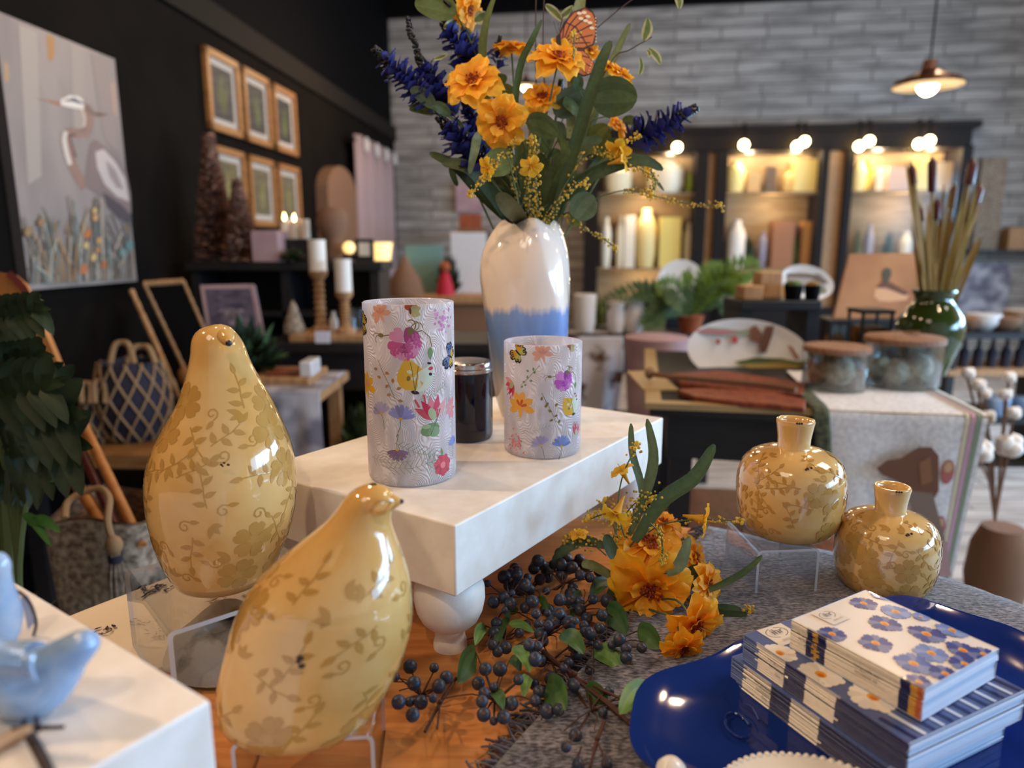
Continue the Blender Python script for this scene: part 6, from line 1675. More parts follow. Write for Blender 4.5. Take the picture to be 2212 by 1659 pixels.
# wicker basket holding poles
NB = 1.42
t = thing('stool', 'dark low stool carrying the bristly basket at the left', 'stool', (-.9, 1.42, 0))
bz = aty(230, 1318, NB).z; xa, xb = aty(95, 1318, NB).x, aty(380, 1318, NB).x
obj('seat', MB().box((xa, NB - .12, bz - .04), (xb, NB + .2, bz)), 'black_wood', t, bevel=.005)
for x in (xa + .02, xb - .06):
    for y in (NB - .1, NB + .14): obj('leg', MB().box((x, y, 0), (x + .04, y + .04, bz - .04)), 'black_wood', t)
x0, x1 = aty(128, 1300, NB).x, aty(352, 1300, NB).x; zt = aty(230, 1110, NB).z
def bas(u, v, i=0):
    a = 2 * PI * u; c, s = math.cos(a), math.sin(a); k = (abs(c) ** 4 + abs(s) ** 4) ** -.25 * (1 - i)
    sc = .92 + .08 * v; return V(((x0 + x1) / 2 + k * c * (x1 - x0) / 2 * sc, NB + .06 + k * s * .12 * sc, bz + .002 + (zt - bz) * v + .012 * v * math.sin(3 * a)))
t = thing('wicker_basket', 'brown bristly fibre basket with tassel and cord handle holding wooden poles', 'basket', ((x0 + x1) / 2, NB + .06, bz))
mb = MB().grid(lambda u, v: bas(u, v), 64, 12, closeu=True); mb.grid(lambda u, v: bas(u, 1 - .8 * v, .06), 64, 8, closeu=True); obj('fibre_wall', mb, 'wicker', t)
obj('fibre_band', MB().grid(lambda u, v: bas(.60 + u * .42, .05 + v * .94, -.02), 30, 8), 'bristle', t)
obj('handle', MB().tube(spl([aty(140, 1120, NB - .06), aty(150, 1080, NB - .02), aty(210, 1055, NB), aty(235, 1075, NB - .03), aty(232, 1125, NB - .07), aty(240, 1160, NB - .08)], 20), .007, 7), 'rope', t)
mb = MB(); kn = aty(246, 1178, NB - .085); mb.ball(kn, .017, 12, 8, (1, 1, 1.2)); tb_ = MB()
for k in range(60):
    a = RND.uniform(0, 6.28); r = RND.uniform(.0, .02); tb_.tube([kn + V((r * .4 * math.cos(a), r * .4 * math.sin(a), -.015)), kn + V((r * math.cos(a), r * math.sin(a), -.07)), kn + V((1.2 * r * math.cos(a), 1.2 * r * math.sin(a), -RND.uniform(.10, .125)))], .0012, 4)
o = obj('tassel', tb_, 'bristle', t); obj('tassel_knot', mb, 'rope', o)
obj('tassel_band', MB().lathe([(.013, -.022), (.014, -.03), (.013, -.036)], 14, kn), 'weave_dark', o)
for k, (a, b, r, m, l) in enumerate((((110, 960), (215, 1120), 13, 'pole_wood', 'leftmost orange wooden pole standing in the bristly basket'), ((170, 960), (238, 1110), 10, 'pole_dark', 'dark red pole between the orange poles in the bristly basket'), ((196, 950), (275, 1115), 11, 'pole_wood', 'right orange wooden pole standing in the bristly basket'))):
    p0, p1 = aty(a[0], a[1], NB + .18), aty(b[0], b[1], NB + .02); d = p1 - p0
    tag(obj('wooden_pole', MB().tube([p0 - d * .25, p0, p1, p1 + d * .35], r * mpp(p1), 12), m), l, 'pole', 'poles in the bristly basket')
# big dark plant at the left
PL = V((aty(40, 1300, 1.12).x, 1.12, 0)); pbz = aty(30, 1300, 1.12).z
t = thing('potted_tree', 'large dark green split-leaf plant at the left edge', 'plant', (PL.x, PL.y, 0))
obj('planter', MB().lathe([(.0006, 0), (.11, 0), (.13, .30), (.12, .32), (.0006, .30)], 28, V((PL.x - .03, PL.y, 0))), 'black_matte', t)
st = MB()
for x, y in ((0, 1010), (12, 1000), (30, 1090), (52, 1030)): st.tube(spl([V((PL.x - .03, PL.y, .3)), aty(40, 1240, 1.12), aty(x + 10, y, 1.12), aty(x, y - 60, 1.12)], 14), .0055, 6)
st.tube(spl([V((PL.x - .05, PL.y + .02, .3)), aty(20, 1150, 1.14), aty(0, 900, 1.14)], 10), .014, 8)
obj('stems', st, 'stem_green', t)
DG, DG2 = hx('161f12'), hx('2a3a20')
def mleaf(x0, y0, x1, y1, w, dy, lobes=5, c=(DG, DG2)):
    a, b = aty(x0, y0, 1.12 + dy), aty(x1, y1, 1.06 + dy); mb = MB(); d = b - a; L = d.length; vw = ((a + b) / 2 - CAM).normalized(); s = d.cross(vw).normalized(); W = w * mpp(a)
    leaf3(mb, [a, (a + b) / 2 + V((0, 0, .012)), b], W * .34, RND.uniform(-.3, .3), c[0], c[1], 'ovate', nv=10)
    for k in range(lobes):
        v = .12 + .74 * k / lobes
        for sg in (-1, 1):
            p = a + d * v; e = p + s * sg * W * .62 * (1 - .35 * v) + d * .22; leaf3(mb, [p, (p + e) / 2 + V((0, 0, .006)), e - V((0, 0, .008))], L * .15, RND.uniform(-.5, .5), c[0], c[1], 'ovate', nv=6)
    obj('leaf', mb, 'green_leaf', t)
for a in ((-20, 690, 110, 668, 90, 0), (-30, 720, 60, 705, 90, .03), (-10, 800, 118, 770, 110, 0), (-30, 860, 140, 830, 150, -.04), (-20, 900, 190, 900, 190, -.02), (0, 960, 200, 968, 190, .0), (10, 850, 170, 850, 150, .05), (-20, 780, 60, 815, 120, .05), (-40, 960, 100, 1010, 170, .04), (20, 1000, 120, 1040, 120, .02)): mleaf(*a)
for a in ((60, 1130, 130, 1150, 70, -.03, 0), (70, 1060, 120, 1040, 60, .0, 0), (50, 1110, 110, 1180, 60, -.02, 0)): mleaf(*a, c=(hx('2f5526'), hx('4b7a38')))
# ================================================================ back wall: lit cabinet
def bp(px, py, off): return onb(px, py, off)
def bs(p): return (p - COR).dot(DBW)
def bw(s, z, off): p = COR + DBW * s + NBW * off; return V((p.x, p.y, z))
def bbox_(mb, sa, sb, za, zb, o0, o1, mi=0, c=None):
    mb.add([bw(s, z, o) for o in (o0, o1) for s, z in ((sa, za), (sb, za), (sb, zb), (sa, zb))], [(4, 5, 6, 7), (0, 1, 5, 4), (1, 2, 6, 5), (2, 3, 7, 6), (3, 0, 4, 7), (3, 2, 1, 0)], mi, c)
CD = .42
thin('door_glass', 'ffffff', .004, .10, .3, .15)
sL, sR = bs(bp(1262, 400, CD)), bs(bp(2088, 400, CD)); zT = bp(1800, 268, CD).z; zH = bp(1800, 318, CD).z; zB = .1
t = thing('glass_cabinet', 'wide dark brown cabinet with lit glazed bays on the grey plank wall', 'cabinet', tuple(bw((sL + sR) / 2, 0, CD / 2)))
mb = MB(); bbox_(mb, sL - .05, sR + .05, zT - .06, zT, .0, CD + .05); bbox_(mb, sL, sR, zH - .02, zT - .06, .0, CD); obj('cornice', mb, 'cab_brown', t)
mb = MB(); bbox_(mb, sL, sR, zB, zH, .005, .03); obj('back_panel', mb, 'lit_back', t)
mb = MB(); bbox_(mb, sL, sR, 0, zB + .5, .03, CD); obj('base_cupboard', mb, 'cab_brown', t)
posts = [(1262, 1292), (1500, 1526), (1544, 1568), (1768, 1784), (1822, 1838), (2066, 2088)]
for x0, x1 in posts:
    a, b = bs(bp(x0, 450, CD)), bs(bp(x1, 450, CD)); m = MB(); bbox_(m, a, b, zB, zH, .03, CD); obj('post', m, 'cab_brown', t)
for x0, x1 in ((1526, 1544), (1784, 1822)):  # right strip's pale colour puts in the reflection of the door edges
    a, b = bs(bp(x0, 450, CD)), bs(bp(x1, 450, CD)); m = MB(); bbox_(m, a, b, zB, zH, .03, CD - .08); obj('pale_strip', m, 'pale_wood', t)
bays = [(1292, 1500), (1568, 1768), (1838, 2066)]
shz = [bp(1700, y, CD * .6).z for y in (415, 580)]
for x0, x1 in bays:
    a, b = bs(bp(x0, 450, CD)), bs(bp(x1, 450, CD))
    for z in shz: m = MB(); bbox_(m, a, b, z - .02, z, .03, CD - .06); obj('shelf', m, 'lit_back', t)
    m = MB(); bbox_(m, a, b, zB + .5, zH, CD - .012, CD - .008); obj('glass_door', m, 'door_glass', t)
for x, y in ((1463, 318), (1607, 313), (1722, 316), (1738, 306), (1856, 316), (1878, 305), (1985, 311), (2008, 304)):
    p = bp(x, y, CD + .10); o = obj('spot_lamp', MB().tube([p + V((0, 0, .03)), V((p.x, p.y, zT + .01)), bw(bs(p), zT + .01, CD)], .008, 6), 'black_matte', t); obj('bulb', MB().ball(p, .042, 12, 8), 'bulb_glow', o)
for x0, x1 in bays:
    for f in (.25, .75):
        p = bp(x0 + (x1 - x0) * f, 335, CD * .55); light('POINT', 'cabinet_bulb', p, 10, WARM2, .04)
    for y in (445, 600):
        p = bp((x0 + x1) / 2, y, CD * .7); light('POINT', 'cabinet_bulb', p, 5, WARM2, .04)
# goods on the cabinet shelves: (px, width, top py, shelf, colour, shape)
GD_ = [(1310, 22, 470, 1, 'efe6d0', 0, 'cream round jar'), (1342, 18, 468, 1, 'efe6cc', 0, 'cream tall jar'), (1362, 22, 466, 1, 'f2ead8', 1, 'white tall box'), (1398, 44, 452, 1, 'f0dc9a', 0, 'wide cream drum'), (1448, 44, 470, 1, 'f1d878', 1, 'square yellow lantern'), (1488, 20, 482, 1, 'f6eccb', 0, 'round white jar'),
       (1335, 60, 355, 0, 'f4e8c4', 0, 'wide cream lamp shade'), (1440, 76, 345, 0, 'fbf2d8', 0, 'large white lamp shade'), (1488, 22, 370, 0, 'a9c23a', 2, 'lime green fern'),
       (1590, 40, 350, 0, 'f3df92', 0, 'yellow cream jar'), (1628, 26, 372, 0, 'd8b47c', 1, 'tan carton'), (1665, 22, 360, 0, '6f5a48', 1, 'brown carton'), (1705, 30, 368, 0, 'e9cf8c', 0, 'pale jar'), (1740, 52, 345, 0, 'f3dc8e', 1, 'bright yellow box'),
       (1592, 40, 476, 1, 'f3e6d6', 0, 'white lidded bowl'), (1618, 36, 505, 1, '2f3a26', 2, 'dark green succulent'), (1650, 20, 500, 1, '9a94a8', 0, 'grey blue cup'), (1690, 44, 478, 1, 'a76a3e', 1, 'brown basket'), (1718, 22, 500, 1, '5b6f30', 2, 'green sprig'), (1748, 30, 478, 1, 'c9904a', 1, 'amber box'),
       (1858, 30, 350, 0, 'f5e2a0', 0, 'yellow lamp shade'), (1878, 36, 340, 0, 'f2d765', 2, 'golden plant'), (1905, 24, 362, 0, 'f0e2cc', 1, 'white slim box'), (1938, 46, 362, 0, 'd9b6a2', 1, 'pinkish picture card'), (1995, 34, 345, 0, 'f5dc88', 1, 'tall yellow lantern'), (2035, 36, 352, 0, 'e8c89a', 1, 'peach box'),
       (1855, 24, 490, 1, '8b9068', 2, 'grey green plant'), (1880, 20, 486, 1, 'a79aa0', 0, 'mauve bottle'), (1922, 30, 490, 1, '5f6a54', 2, 'dull green plant'), (1960, 26, 500, 1, 'e6d9c2', 0, 'cream pot')]
bayn = ('left', 'middle', 'right')
for px, w, yt, s, c, sh, nm_ in GD_:
    bi = 0 if px < 1520 else 1 if px < 1800 else 2; off = CD * .42; z = shz[s]; p = bp(px, yt, off); sc = bs(p); hgt = max(p.z - z, .05); r = w / 2 * mpp(p)
    lab = '%s on the %s shelf of the %s lit cabinet bay' % (nm_, ('upper', 'lower')[s], bayn[bi]); mb = MB(); b = bw(sc, z + .001, off)
    if sh == 0: mb.lathe([(.001, 0), (r * .8, 0), (r, hgt * .25), (r, hgt * .7), (r * .7, hgt * .85), (r * .5, hgt * .88), (r * .5, hgt), (.001, hgt)], 20, b, c=hx(c))
    elif sh == 1: bbox_(mb, sc - r, sc + r, z + .001, z + hgt, off - min(r, .1), off + min(r, .1), c=hx(c))
    else:
        for i in range(60):
            a = RND.uniform(0, 6.28); e = RND.uniform(.3, 1.4); d = V((math.cos(a) * math.cos(e) * r, math.sin(a) * math.cos(e) * r * .6, math.sin(e) * hgt)); sv = d.cross(V((.3, .2, 1))).normalized() * r * .18; mb.add([b, b + d * .5 + sv, b + d, b + d * .5 - sv], [(0, 1, 2, 3)], 0, jc(hx(c), .3))
    o = obj({0: 'jar', 1: 'gift_box', 2: 'small_plant'}[sh], mb, 'goods')
    tag(o, lab, {0: 'jar', 1: 'box', 2: 'plant'}[sh], 'goods in the lit cabinet')

# pendant lamps
def pendant(lab, px, py, w, Y):
    P = aty(px, py, Y); k = w / 2 * mpp(P); t = thing('pendant_lamp', lab, 'lamp', tuple(P), 0, 'dish pendant lamps')
    mb = MB().lathe([(k, 0), (k * .93, k * .16), (k * .45, k * .36), (k * .22, k * .48), (k * .2, k * .74), (.001, k * .76)], 40, P); mb.lathe([(k, 0), (k * .9, k * .13), (k * .42, k * .33), (.001, k * .36)][::-1], 40, P, mi=1)
    obj('lamp_shade', mb, ['lamp_enamel', 'lamp_inside'], t, sharp=30)
    obj('cord', MB().tube([P + V((0, 0, k * .75)), V((P.x, P.y, H2))], .005, 6), 'black_matte', t)
    obj('bulb', MB().ball(P + V((0, 0, k * .02)), k * .30, 14, 10), 'bulb_glow', t)
    light('POINT', 'pendant_bulb', P + V((0, 0, -k * .42)), 9, WARM, .05)
pendant('dish pendant lamp with glowing bulb hanging before the grey plank wall', 2004, 186, 140, 3.9)
pendant('dish pendant lamp glimpsed through the bouquet of the tall vase', 1136, 188, 62, 6.4)

# things on the plank wall left of the cabinet
bz_ = aty(1010, 494, 5.85).z; q5 = aty(985, 494, 5.85).x; q6 = aty(1048, 494, 5.85).x
tag(obj('bracket_shelf', MB().box((q5, 5.82, bz_ - .02), (q6, onb(1010, 494).y + .02, bz_)), 'husk'), 'small brown bracket shelf under the red box on the plank wall', 'shelf')
tb('wall_sign', 'small red and white sign on the plank wall left of the bouquet', 'sign', onb(1010, 440).y - .06, 985, 395, 1040, 458, .03, 'pink_paint')
tb('red_box', 'dark red box under the small pink sign by the plank wall', 'box', 5.85, 992, 462, 1040, 494, .06, 'red_wood')
# counter with angel and teal panel
KY = 4.9; KZ = aty(950, 640, KY).z
t = thing('counter', 'brown wooden counter behind the candle table carrying the red doll', 'counter', (aty(950, 640, KY).x, KY + .2, 0))
xa, xb = aty(790, 640, KY).x, aty(1160, 640, KY).x; obj('counter_top', MB().box((xa, KY, KZ - .05), (xb, KY + .5, KZ)), 'pale_wood', t); obj('counter_front', MB().box((xa + .03, KY + .04, 0), (xb - .03, KY + .46, KZ - .05)), 'husk', t)
tb('teal_board', 'pale teal board standing behind the red doll', 'board', KY + .3, 878, 530, 955, 638, .02, 'teal_paint', zb=KZ)
tb('sage_board', 'greyish sage board with pale picture beside the tall vase', 'board', KY + .32, 975, 502, 1050, 638, .02, 'grey_linen', zb=KZ)
t = thing('doll', 'small red robed doll in front of a dark green wreath on the counter', 'doll', tuple(V((aty(962, 632, KY + .12).x, KY + .12, KZ))))
P = V((aty(962, 632, KY + .12).x, KY + .12, KZ)); k = mpp(P)
obj('robe', MB().lathe([(.0006, 0), (20 * k, 0), (17 * k, 20 * k), (9 * k, 46 * k), (5 * k, 50 * k), (.0006, 52 * k)], 20, P), 'red_cloth', t); obj('head', MB().ball(P + V((0, 0, 60 * k)), 12 * k, 12, 9), 'terracotta', t)
tuft('dark green wreath bush behind the red doll', 'small_bush', P + V((.02, .08, 0)), .11, .30, 200, ('24301a', '3a4526', '2b2a1c'))
lt('cone_hat', 'brown cone shaped cover at the left end of the counter', 'cover', KY + .1, 876, [(632, 42), (600, 34), (560, 10), (545, 2)], 'husk', zb=KZ)
t, P, pr = lt('table_lamp', 'golden shaded lamp glowing at the left end of the counter', 'lamp', KY + .2, 826, [(634, 14), (628, 14), (622, 4), (596, 4)], 'lamp_enamel', part='lamp_base', zb=KZ)
k = mpp(P); obj('lamp_shade', MB().lathe([(14 * k, 0), (25 * k, 72 * k), (24 * k, 72 * k), (13 * k, 0)], 24, P + V((0, 0, pr[-1][1]))), 'soft_glow', t)

# ================================================================ right display table
DZ = .78
d1, d2 = onz(1404, 872, DZ), onz(2128, 900, DZ); dx = (d2 - d1); dx.z = 0; DL = dx.length; dx.normalize(); dy = V((-dx.y, dx.x, 0)); DD = 1.0
rzd = math.atan2(dx.y, dx.x)
t = thing('display_table', 'black display table with gilt edge carrying platters and jars on the right', 'table', (d1.x, d1.y, 0), rzd)
obj('table_top', MB().box((0, 0, DZ - .035), (DL, DD, DZ - .002)), 'black_wood', t, world=False, bevel=.006)
mb = MB(); mb.box((-.012, -.012, DZ - .012), (DL + .012, .03, DZ + .004)); mb.box((-.012, .03, DZ - .012), (.03, DD, DZ + .004)); obj('gilt_edge', mb, 'gold_rim', t, world=False)
obj('apron', MB().box((.05, .05, DZ - .16), (DL - .05, DD - .05, DZ - .035)), 'black_wood', t, world=False)
for x in (.06, DL - .12):
    for y in (.06, DD - .12): obj('leg', MB().box((x, y, 0), (x + .06, y + .06, DZ - .035)), 'black_wood', t, world=False)
obj('lower_shelf', MB().box((.08, .1, .22), (DL - .08, DD - .1, .25)), 'red_wood', t, world=False)
def dz(px, py): return onz(px, py, DZ)
# linen runner over the front edge
r0 = onz(1800, 905, DZ); r1 = onz(2115, 892, DZ); ro = d1 + dx * ((r0 - d1).dot(dx)); rw = (r1 - r0).dot(dx)
def linen(u, v):
    s = u * rw
    if v < .5: e = (1 - v / .5) * .55; q = ro + dx * (s + .02 * (1 - u) * e) + dy * e; return V((q.x, q.y, DZ + .0075))
    e = (v - .5) / .5; ang = min(e * 14, 1) * PI / 2; dr = max(0, e - .07) * .52
    q = ro + dx * (s * (1 - .10 * e) + .07 * e * (1 - u) ) - dy * (.016 * math.sin(ang) + .012 * e * math.sin(u * 11)); return V((q.x, q.y, DZ + .0075 - .016 * (1 - math.cos(ang)) - dr))
t = thing('table_runner', 'pale grey linen runner with brown animal print hanging over the black table', 'table runner', tuple(ro))
obj('linen_cloth', MB().grid(linen, 44, 60), 'grey_linen', t)
obj('moss_edge', MB().grid(lambda u, v: linen(-.10 + .11 * u, .28 + .45 * v) + V((0, -.003, .003)), 4, 30), 'moss_trim', t, solid=.004)
pm = MB(); pl_d = -dy
def lf(px, py, o): return onpl(px, py, ro - dy * (.034 + o), -dy)
for i, (pts, c) in enumerate((([(1893, 1012), (1915, 995), (1945, 990), (1985, 966), (2012, 966), (2028, 985), (2028, 1060), (2010, 1090), (1975, 1075), (1940, 1040), (1905, 1025)], '6b4630'), ([(1960, 1060), (2015, 1065), (2040, 1160), (2052, 1240), (2010, 1245), (1985, 1150)], '7d6a60'), ([(1985, 1000), (2010, 985), (2015, 1040), (1990, 1050)], '845a3c'), ([(2005, 1160), (2045, 1170), (2056, 1245), (2010, 1245)], 'a88a8a'))):
    poly(pm, lf, pts, hx(c), .0006 * (i + 1))
obj('animal_print', pm, 'paint', t)
sm = MB()
for u0, u1, c in ((.865, .885, 'c9bd9c'), (.895, .925, 'b58c9a'), (.93, .965, '7c8670')): sm.grid(lambda u, v: linen(u0 + (u1 - u0) * u, .05 + .93 * v) + V((0, -.0016, .0016)), 2, 60, c=hx(c))
obj('stripes', sm, 'paint', t)
pm = MB(); k0 = lambda u, v: linen(u, v) + V((0, -.002, .002))
for u, v, c in ((.80, .66, 'a05a50'), (.80, .80, '9a4a52')): decal(pm, linen, u, v, 0, .02, [(el(0, 0, .8, 1.6), hx(c)), (el(0, -.6, .5, .7), hx('b8906a'))], off=.002, flip=-1)
obj('red_bud_print', pm, 'paint', t)

# rustic boards
def lay(name, lab, cat, pts, z, th, m, grp=None):
    vs = [onz(x, y, z + th) for x, y in pts]; o = obj(name, MB().prism([v for v in vs][::-1] if (vs[1] - vs[0]).cross(vs[2] - vs[0]).z < 0 else vs, V((0, 0, 1)), th), m, bevel=.003); return tag(o, lab, cat, grp)
lay('serving_board', 'red-brown live edge board lying at the back of the black table', 'board', [(1452, 806), (1560, 800), (1740, 826), (1735, 850), (1640, 845), (1470, 826)], DZ + .001, .018, 'red_wood', 'rustic red-brown boards')
lay('serving_board', 'red-brown live edge board lying nearest the gilt edge', 'board', [(1462, 840), (1520, 838), (1660, 846), (1742, 862), (1738, 880), (1665, 872), (1600, 868), (1500, 856)], DZ + .001, .016, 'red_wood', 'rustic red-brown boards')
tag(obj('driftwood_stick', MB().tube(spl([onz(x, y, DZ + .03) for x, y in ((1400, 806), (1440, 812), (1560, 822), (1660, 832), (1720, 842))], 20), [.016, .019] + [.008] * 19, 9), 'husk'), 'knobby grey stick lying across the red-brown boards', 'stick')
tag(obj('gilt_tray', MB().box((0, 0, 0), (.10, .30, .006)), 'gold_rim'), 'gold coloured tray corner at the left end of the black table', 'tray').location = V((d1.x + .012, d1.y + .16, DZ + .0))
# oval fish platter
def oval(name, lab, cx, cy, rx, ry, rot, Y, tilt=.25, m='white_ceramic', deco=None, cat='platter'):
    C_ = aty(cx, cy, Y); k = mpp(C_); n = (V((0, -1, tilt))).normalized(); M = frame(n, (0, 0, 1), C_) @ Matrix.Rotation(rot, 4, 'Z') @ Matrix.Diagonal((rx * k, ry * k, min(rx, ry) * k, 1))
    t = thing(name, lab, cat, tuple(C_)); mb = MB()
    pr = [(.001, -.02), (.7, -.02), (.8, .03), (1, .10), (1.0, .13), (.8, .07), (.7, .03), (.001, .03)]
    vs = []; n_ = 56
    for r, z in pr:
        for i in range(n_): a = 2 * PI * i / n_; vs.append(M @ V((r * math.cos(a), r * math.sin(a), z)))
    mb.add(vs, [(j * n_ + i, j * n_ + (i + 1) % n_, (j + 1) * n_ + (i + 1) % n_, (j + 1) * n_ + i) for j in range(len(pr) - 1) for i in range(n_)])
    obj('platter_body', mb, m, t, sharp=60)
    if deco:
        dm = MB(); f = lambda px, py, o: onpl(px, py, C_ + n * (min(rx, ry) * k * .12 + o), n)
        for i, (pts, c) in enumerate(deco): poly(dm, f, pts, hx(c), .0005 * (i + 1))
        obj('painted_picture', dm, 'paint', t)
    return t, C_, k, n
FD = [([(1503, 716), (1530, 706), (1570, 710), (1612, 716), (1625, 712), (1612, 724), (1560, 724), (1520, 722)], '8a9478'), ([(1498, 716), (1520, 712), (1600, 716), (1560, 722)], 'b5607a'), (el(1551, 738, 5, 6), 'a0402e'), (el(1587, 734, 7, 8), 'b23a2e'),
      ([(1620, 710), (1632, 702), (1645, 718), (1640, 740), (1622, 735)], '6d3f2a'), ([(1640, 740), (1655, 705), (1672, 704), (1668, 725), (1655, 762), (1643, 762)], '5a3424'), ([(1585, 782), (1630, 772), (1690, 774), (1738, 784), (1752, 778), (1750, 800), (1735, 792), (1680, 800), (1620, 796)], '6a6a30'), ([(1600, 788), (1680, 786), (1735, 792), (1680, 801), (1620, 797)], 'a8843a'), ([(1590, 783), (1640, 773), (1700, 776), (1640, 781)], '38421f'), ([(1700, 745), (1712, 750), (1728, 775), (1718, 776)], '8a5f4a')]
oval('fish_platter', 'large oval cream platter painted with fish and feathers, propped on the black table', 1614, 762, 132, 72, -.10, 2.42, .3, deco=FD)
# storage jars
def jar(lab, cx, yb, yt, w, Y, balls, tie):
    pr, P = rows(Y, cx, [(yb, w * .93), (yb - 8, w), (yt, w)], DZ + .008); t = thing('glass_jar', lab, 'jar', tuple(P), 0, 'glass jars with wooden lids'); H = pr[-1][1]; R = pr[-1][0]
    obj('jar_glass', MB().lathe([(.0006, 0)] + pr + [(R - .004, H), (R - .004, .008), (.0006, .008)], 40, P), 'thin_glass', t, sharp=50)
    obj('lid', MB().lathe([(.0006, H + .0005), (R * 1.03, H + .0005), (R * 1.03, H + .014), (R * .98, H + .018), (.0006, H + .018)], 40, P), 'lid_wood', t, sharp=40)
    if tie: obj('twine_bow', MB().tube(spl([P + V((a, b, H + .02 + c)) for a, b, c in ((-.04, -.02, 0), (-.01, 0, .008), (.03, -.02, .012), (.01, .01, .006), (-.03, .02, .01), (.045, .01, 0))], 20), .0025, 5), 'rope', t)
    return P, R
def fuzz(lab, px, py, r, Y, P, m='bristle'):
    c = aty(px, py, Y); R = r * mpp(c); c.z = max(c.z, DZ + .017 + R); mb = MB().ball(c, R, 20, 14, jit=.16); tag(obj('fibre_ball', mb, m), lab, 'ball', 'fibre balls in the jars')
mat('pale_fibre', 'cfc2ac', rough=.95, c2='94866f', ns=60, bump=.8, bs=80)
YJ1, YJ2 = 1.99, 2.03
P, R = jar('wide glass jar with flat wooden lid, left of the pair', 1797, 884, 806, 66, YJ1, 0, False)
for l, x, y, r, dyy in (('large white knobbly ball in the left glass jar', 1806, 846, 34, -.01), ('brown speckled ball at the left in the left glass jar', 1764, 862, 22, .02), ('small pale ball at the back of the left glass jar', 1842, 866, 15, .03)): fuzz(l, x, y, r, YJ1 + dyy, P, 'pale_fibre' if 'brown' not in l else 'bristle')
P, R = jar('wide glass jar with twine-tied wooden lid, right of the pair', 1938, 884, 792, 76, YJ2, 0, True)
for l, x, y, r, dyy in (('pale ball at the left in the twine-tied jar', 1893, 838, 27, .02), ('topmost pale ball in the twine-tied jar', 1938, 826, 25, .0), ('largest pale ball at the right in the twine-tied jar', 1974, 850, 31, .0), ('small pale ball lowest in the twine-tied jar', 1925, 866, 21, -.03)): fuzz(l, x, y, r, YJ2 + dyy, P, 'pale_fibre')
# green vase with cattails
YG = 2.22
t, PG, prg = lt('vase', 'glossy dark green vase holding cattail reeds', 'vase', YG, 1997, [(815, 40), (805, 42), (780, 50), (745, 62), (715, 66), (690, 60), (668, 44), (655, 36), (645, 38), (638, 43), (634, 42)], 'green_glaze', part='vase_body', zb=DZ + .008, seg=44)
GM_ = V((PG.x, PG.y, PG.z + prg[-1][1]))
CT = [(1962, 345, 0, 'nearest the left edge'), (1969, 395, 48, 'short leftmost'), (2016, 420, 80, 'tall middle'), (1983, 460, 40, 'low left'), (2024, 475, 52, 'dark low middle'), (2062, 400, 46, 'half-hidden inner'), (2105, 385, 55, 'tall right'), (2122, 460, 62, 'rightmost drooping'), (2060, 445, 40, 'low inner right')]
tops = [(1968, 350, 50, 8), (2014, 336, 78, 9), (2104, 340, 58, 10), (2120, 395, 88, 9), (2062, 395, 55, 7), (2025, 425, 50, 9), (1985, 440, 40, 7)]
tn = ('leftmost', 'tall middle', 'tall right', 'rightmost leaning', 'inner right', 'short middle', 'short left')
for (x, y, hl, hwd), nmz in zip(tops, tn):
    T = aty(x, y, YG + RND.uniform(-.04, .04)); k = mpp(T); b = GM_ + V(((x - 2005) * .0003, RND.uniform(-.02, .02), -.1)); d = (b - T).normalized()
    t = thing('cattail', '%s cattail reed with dark brown head in the green vase' % nmz, 'cattail', tuple(T), 0, 'cattails in the green vase')
    obj('reed_stem', MB().tube([T, b], .0042, 6, c=hx('9a8048')), 'reed', t); obj('cattail_head', MB().tube([T + d * .006, T + d * .02, T + d * hl * k * .95, T + d * hl * k], [.003, hwd * k, hwd * k, .004], 12), 'pole_dark', t)
for i in range(30):
    x = 1956 + i * 5.8 + RND.uniform(-4, 4); y = RND.uniform(380, 520) if i > 1 else 345; T = aty(x, y, YG + RND.uniform(-.05, .05)); b = GM_ + V(((x - 2010) * .00035, RND.uniform(-.03, .03), -.1)); m = (T + b) / 2
    mb = MB(); leaf3(mb, [b, m, T], .013, RND.uniform(-1, 1), *RND.choice(((hx('8a6a32'), hx('a98a4c')), (hx('9a9050'), hx('b5ab70')), (hx('7a5c2a'), hx('967a42')))), 'blade', nu=2, nv=8)
    tag(obj('reed_leaf', mb, 'reed'), 'thin dry reed leaf standing among the cattails in the green vase', 'leaf', 'dry reed leaves in the green vase')
# lanterns with brown filling
mat('brown_fill', '8a5a22', rough=.7, c2='4a2c12', ns=38, ramp=(.4, .6), bump=.8, bs=40)
for lab, x0, y0, x1, y1, Y in (('shorter square glass canister of brown pods with black frame', 1785, 700, 1838, 800, 2.28), ('taller square glass canister of brown pods beside the green vase', 1852, 678, 1932, 800, 2.34)):
    a, b = aty(x0, y1, Y), aty(x1, y0, Y); w = b.x - a.x; h = b.z - DZ - .008; t = thing('canister', lab, 'canister', (a.x + w / 2, Y + w / 2, DZ + .008), 0, 'square glass canisters')
    z = DZ + .008; obj('pod_filling', MB().box((a.x + .01, Y + .01, z + .008), (b.x - .01, Y + w - .01, z + h * .74)), 'brown_fill', t); fr = MB(); e = .008
    for xx in (a.x, b.x - e):
        for yy in (Y, Y + w - e): fr.box((xx, yy, z), (xx + e, yy + e, z + h))
    fr.box((a.x, Y, z), (b.x, Y + w, z + .006)); obj('frame', fr, 'black_wood', t); obj('lid', MB().box((a.x - .003, Y - .003, z + h), (b.x + .003, Y + w + .003, z + h + .012)), 'black_wood', t)
    obj('glass_pane', MB().box((a.x + .004, Y + .003, z + .006), (b.x - .004, Y + .005, z + h)), 'thin_glass', t)
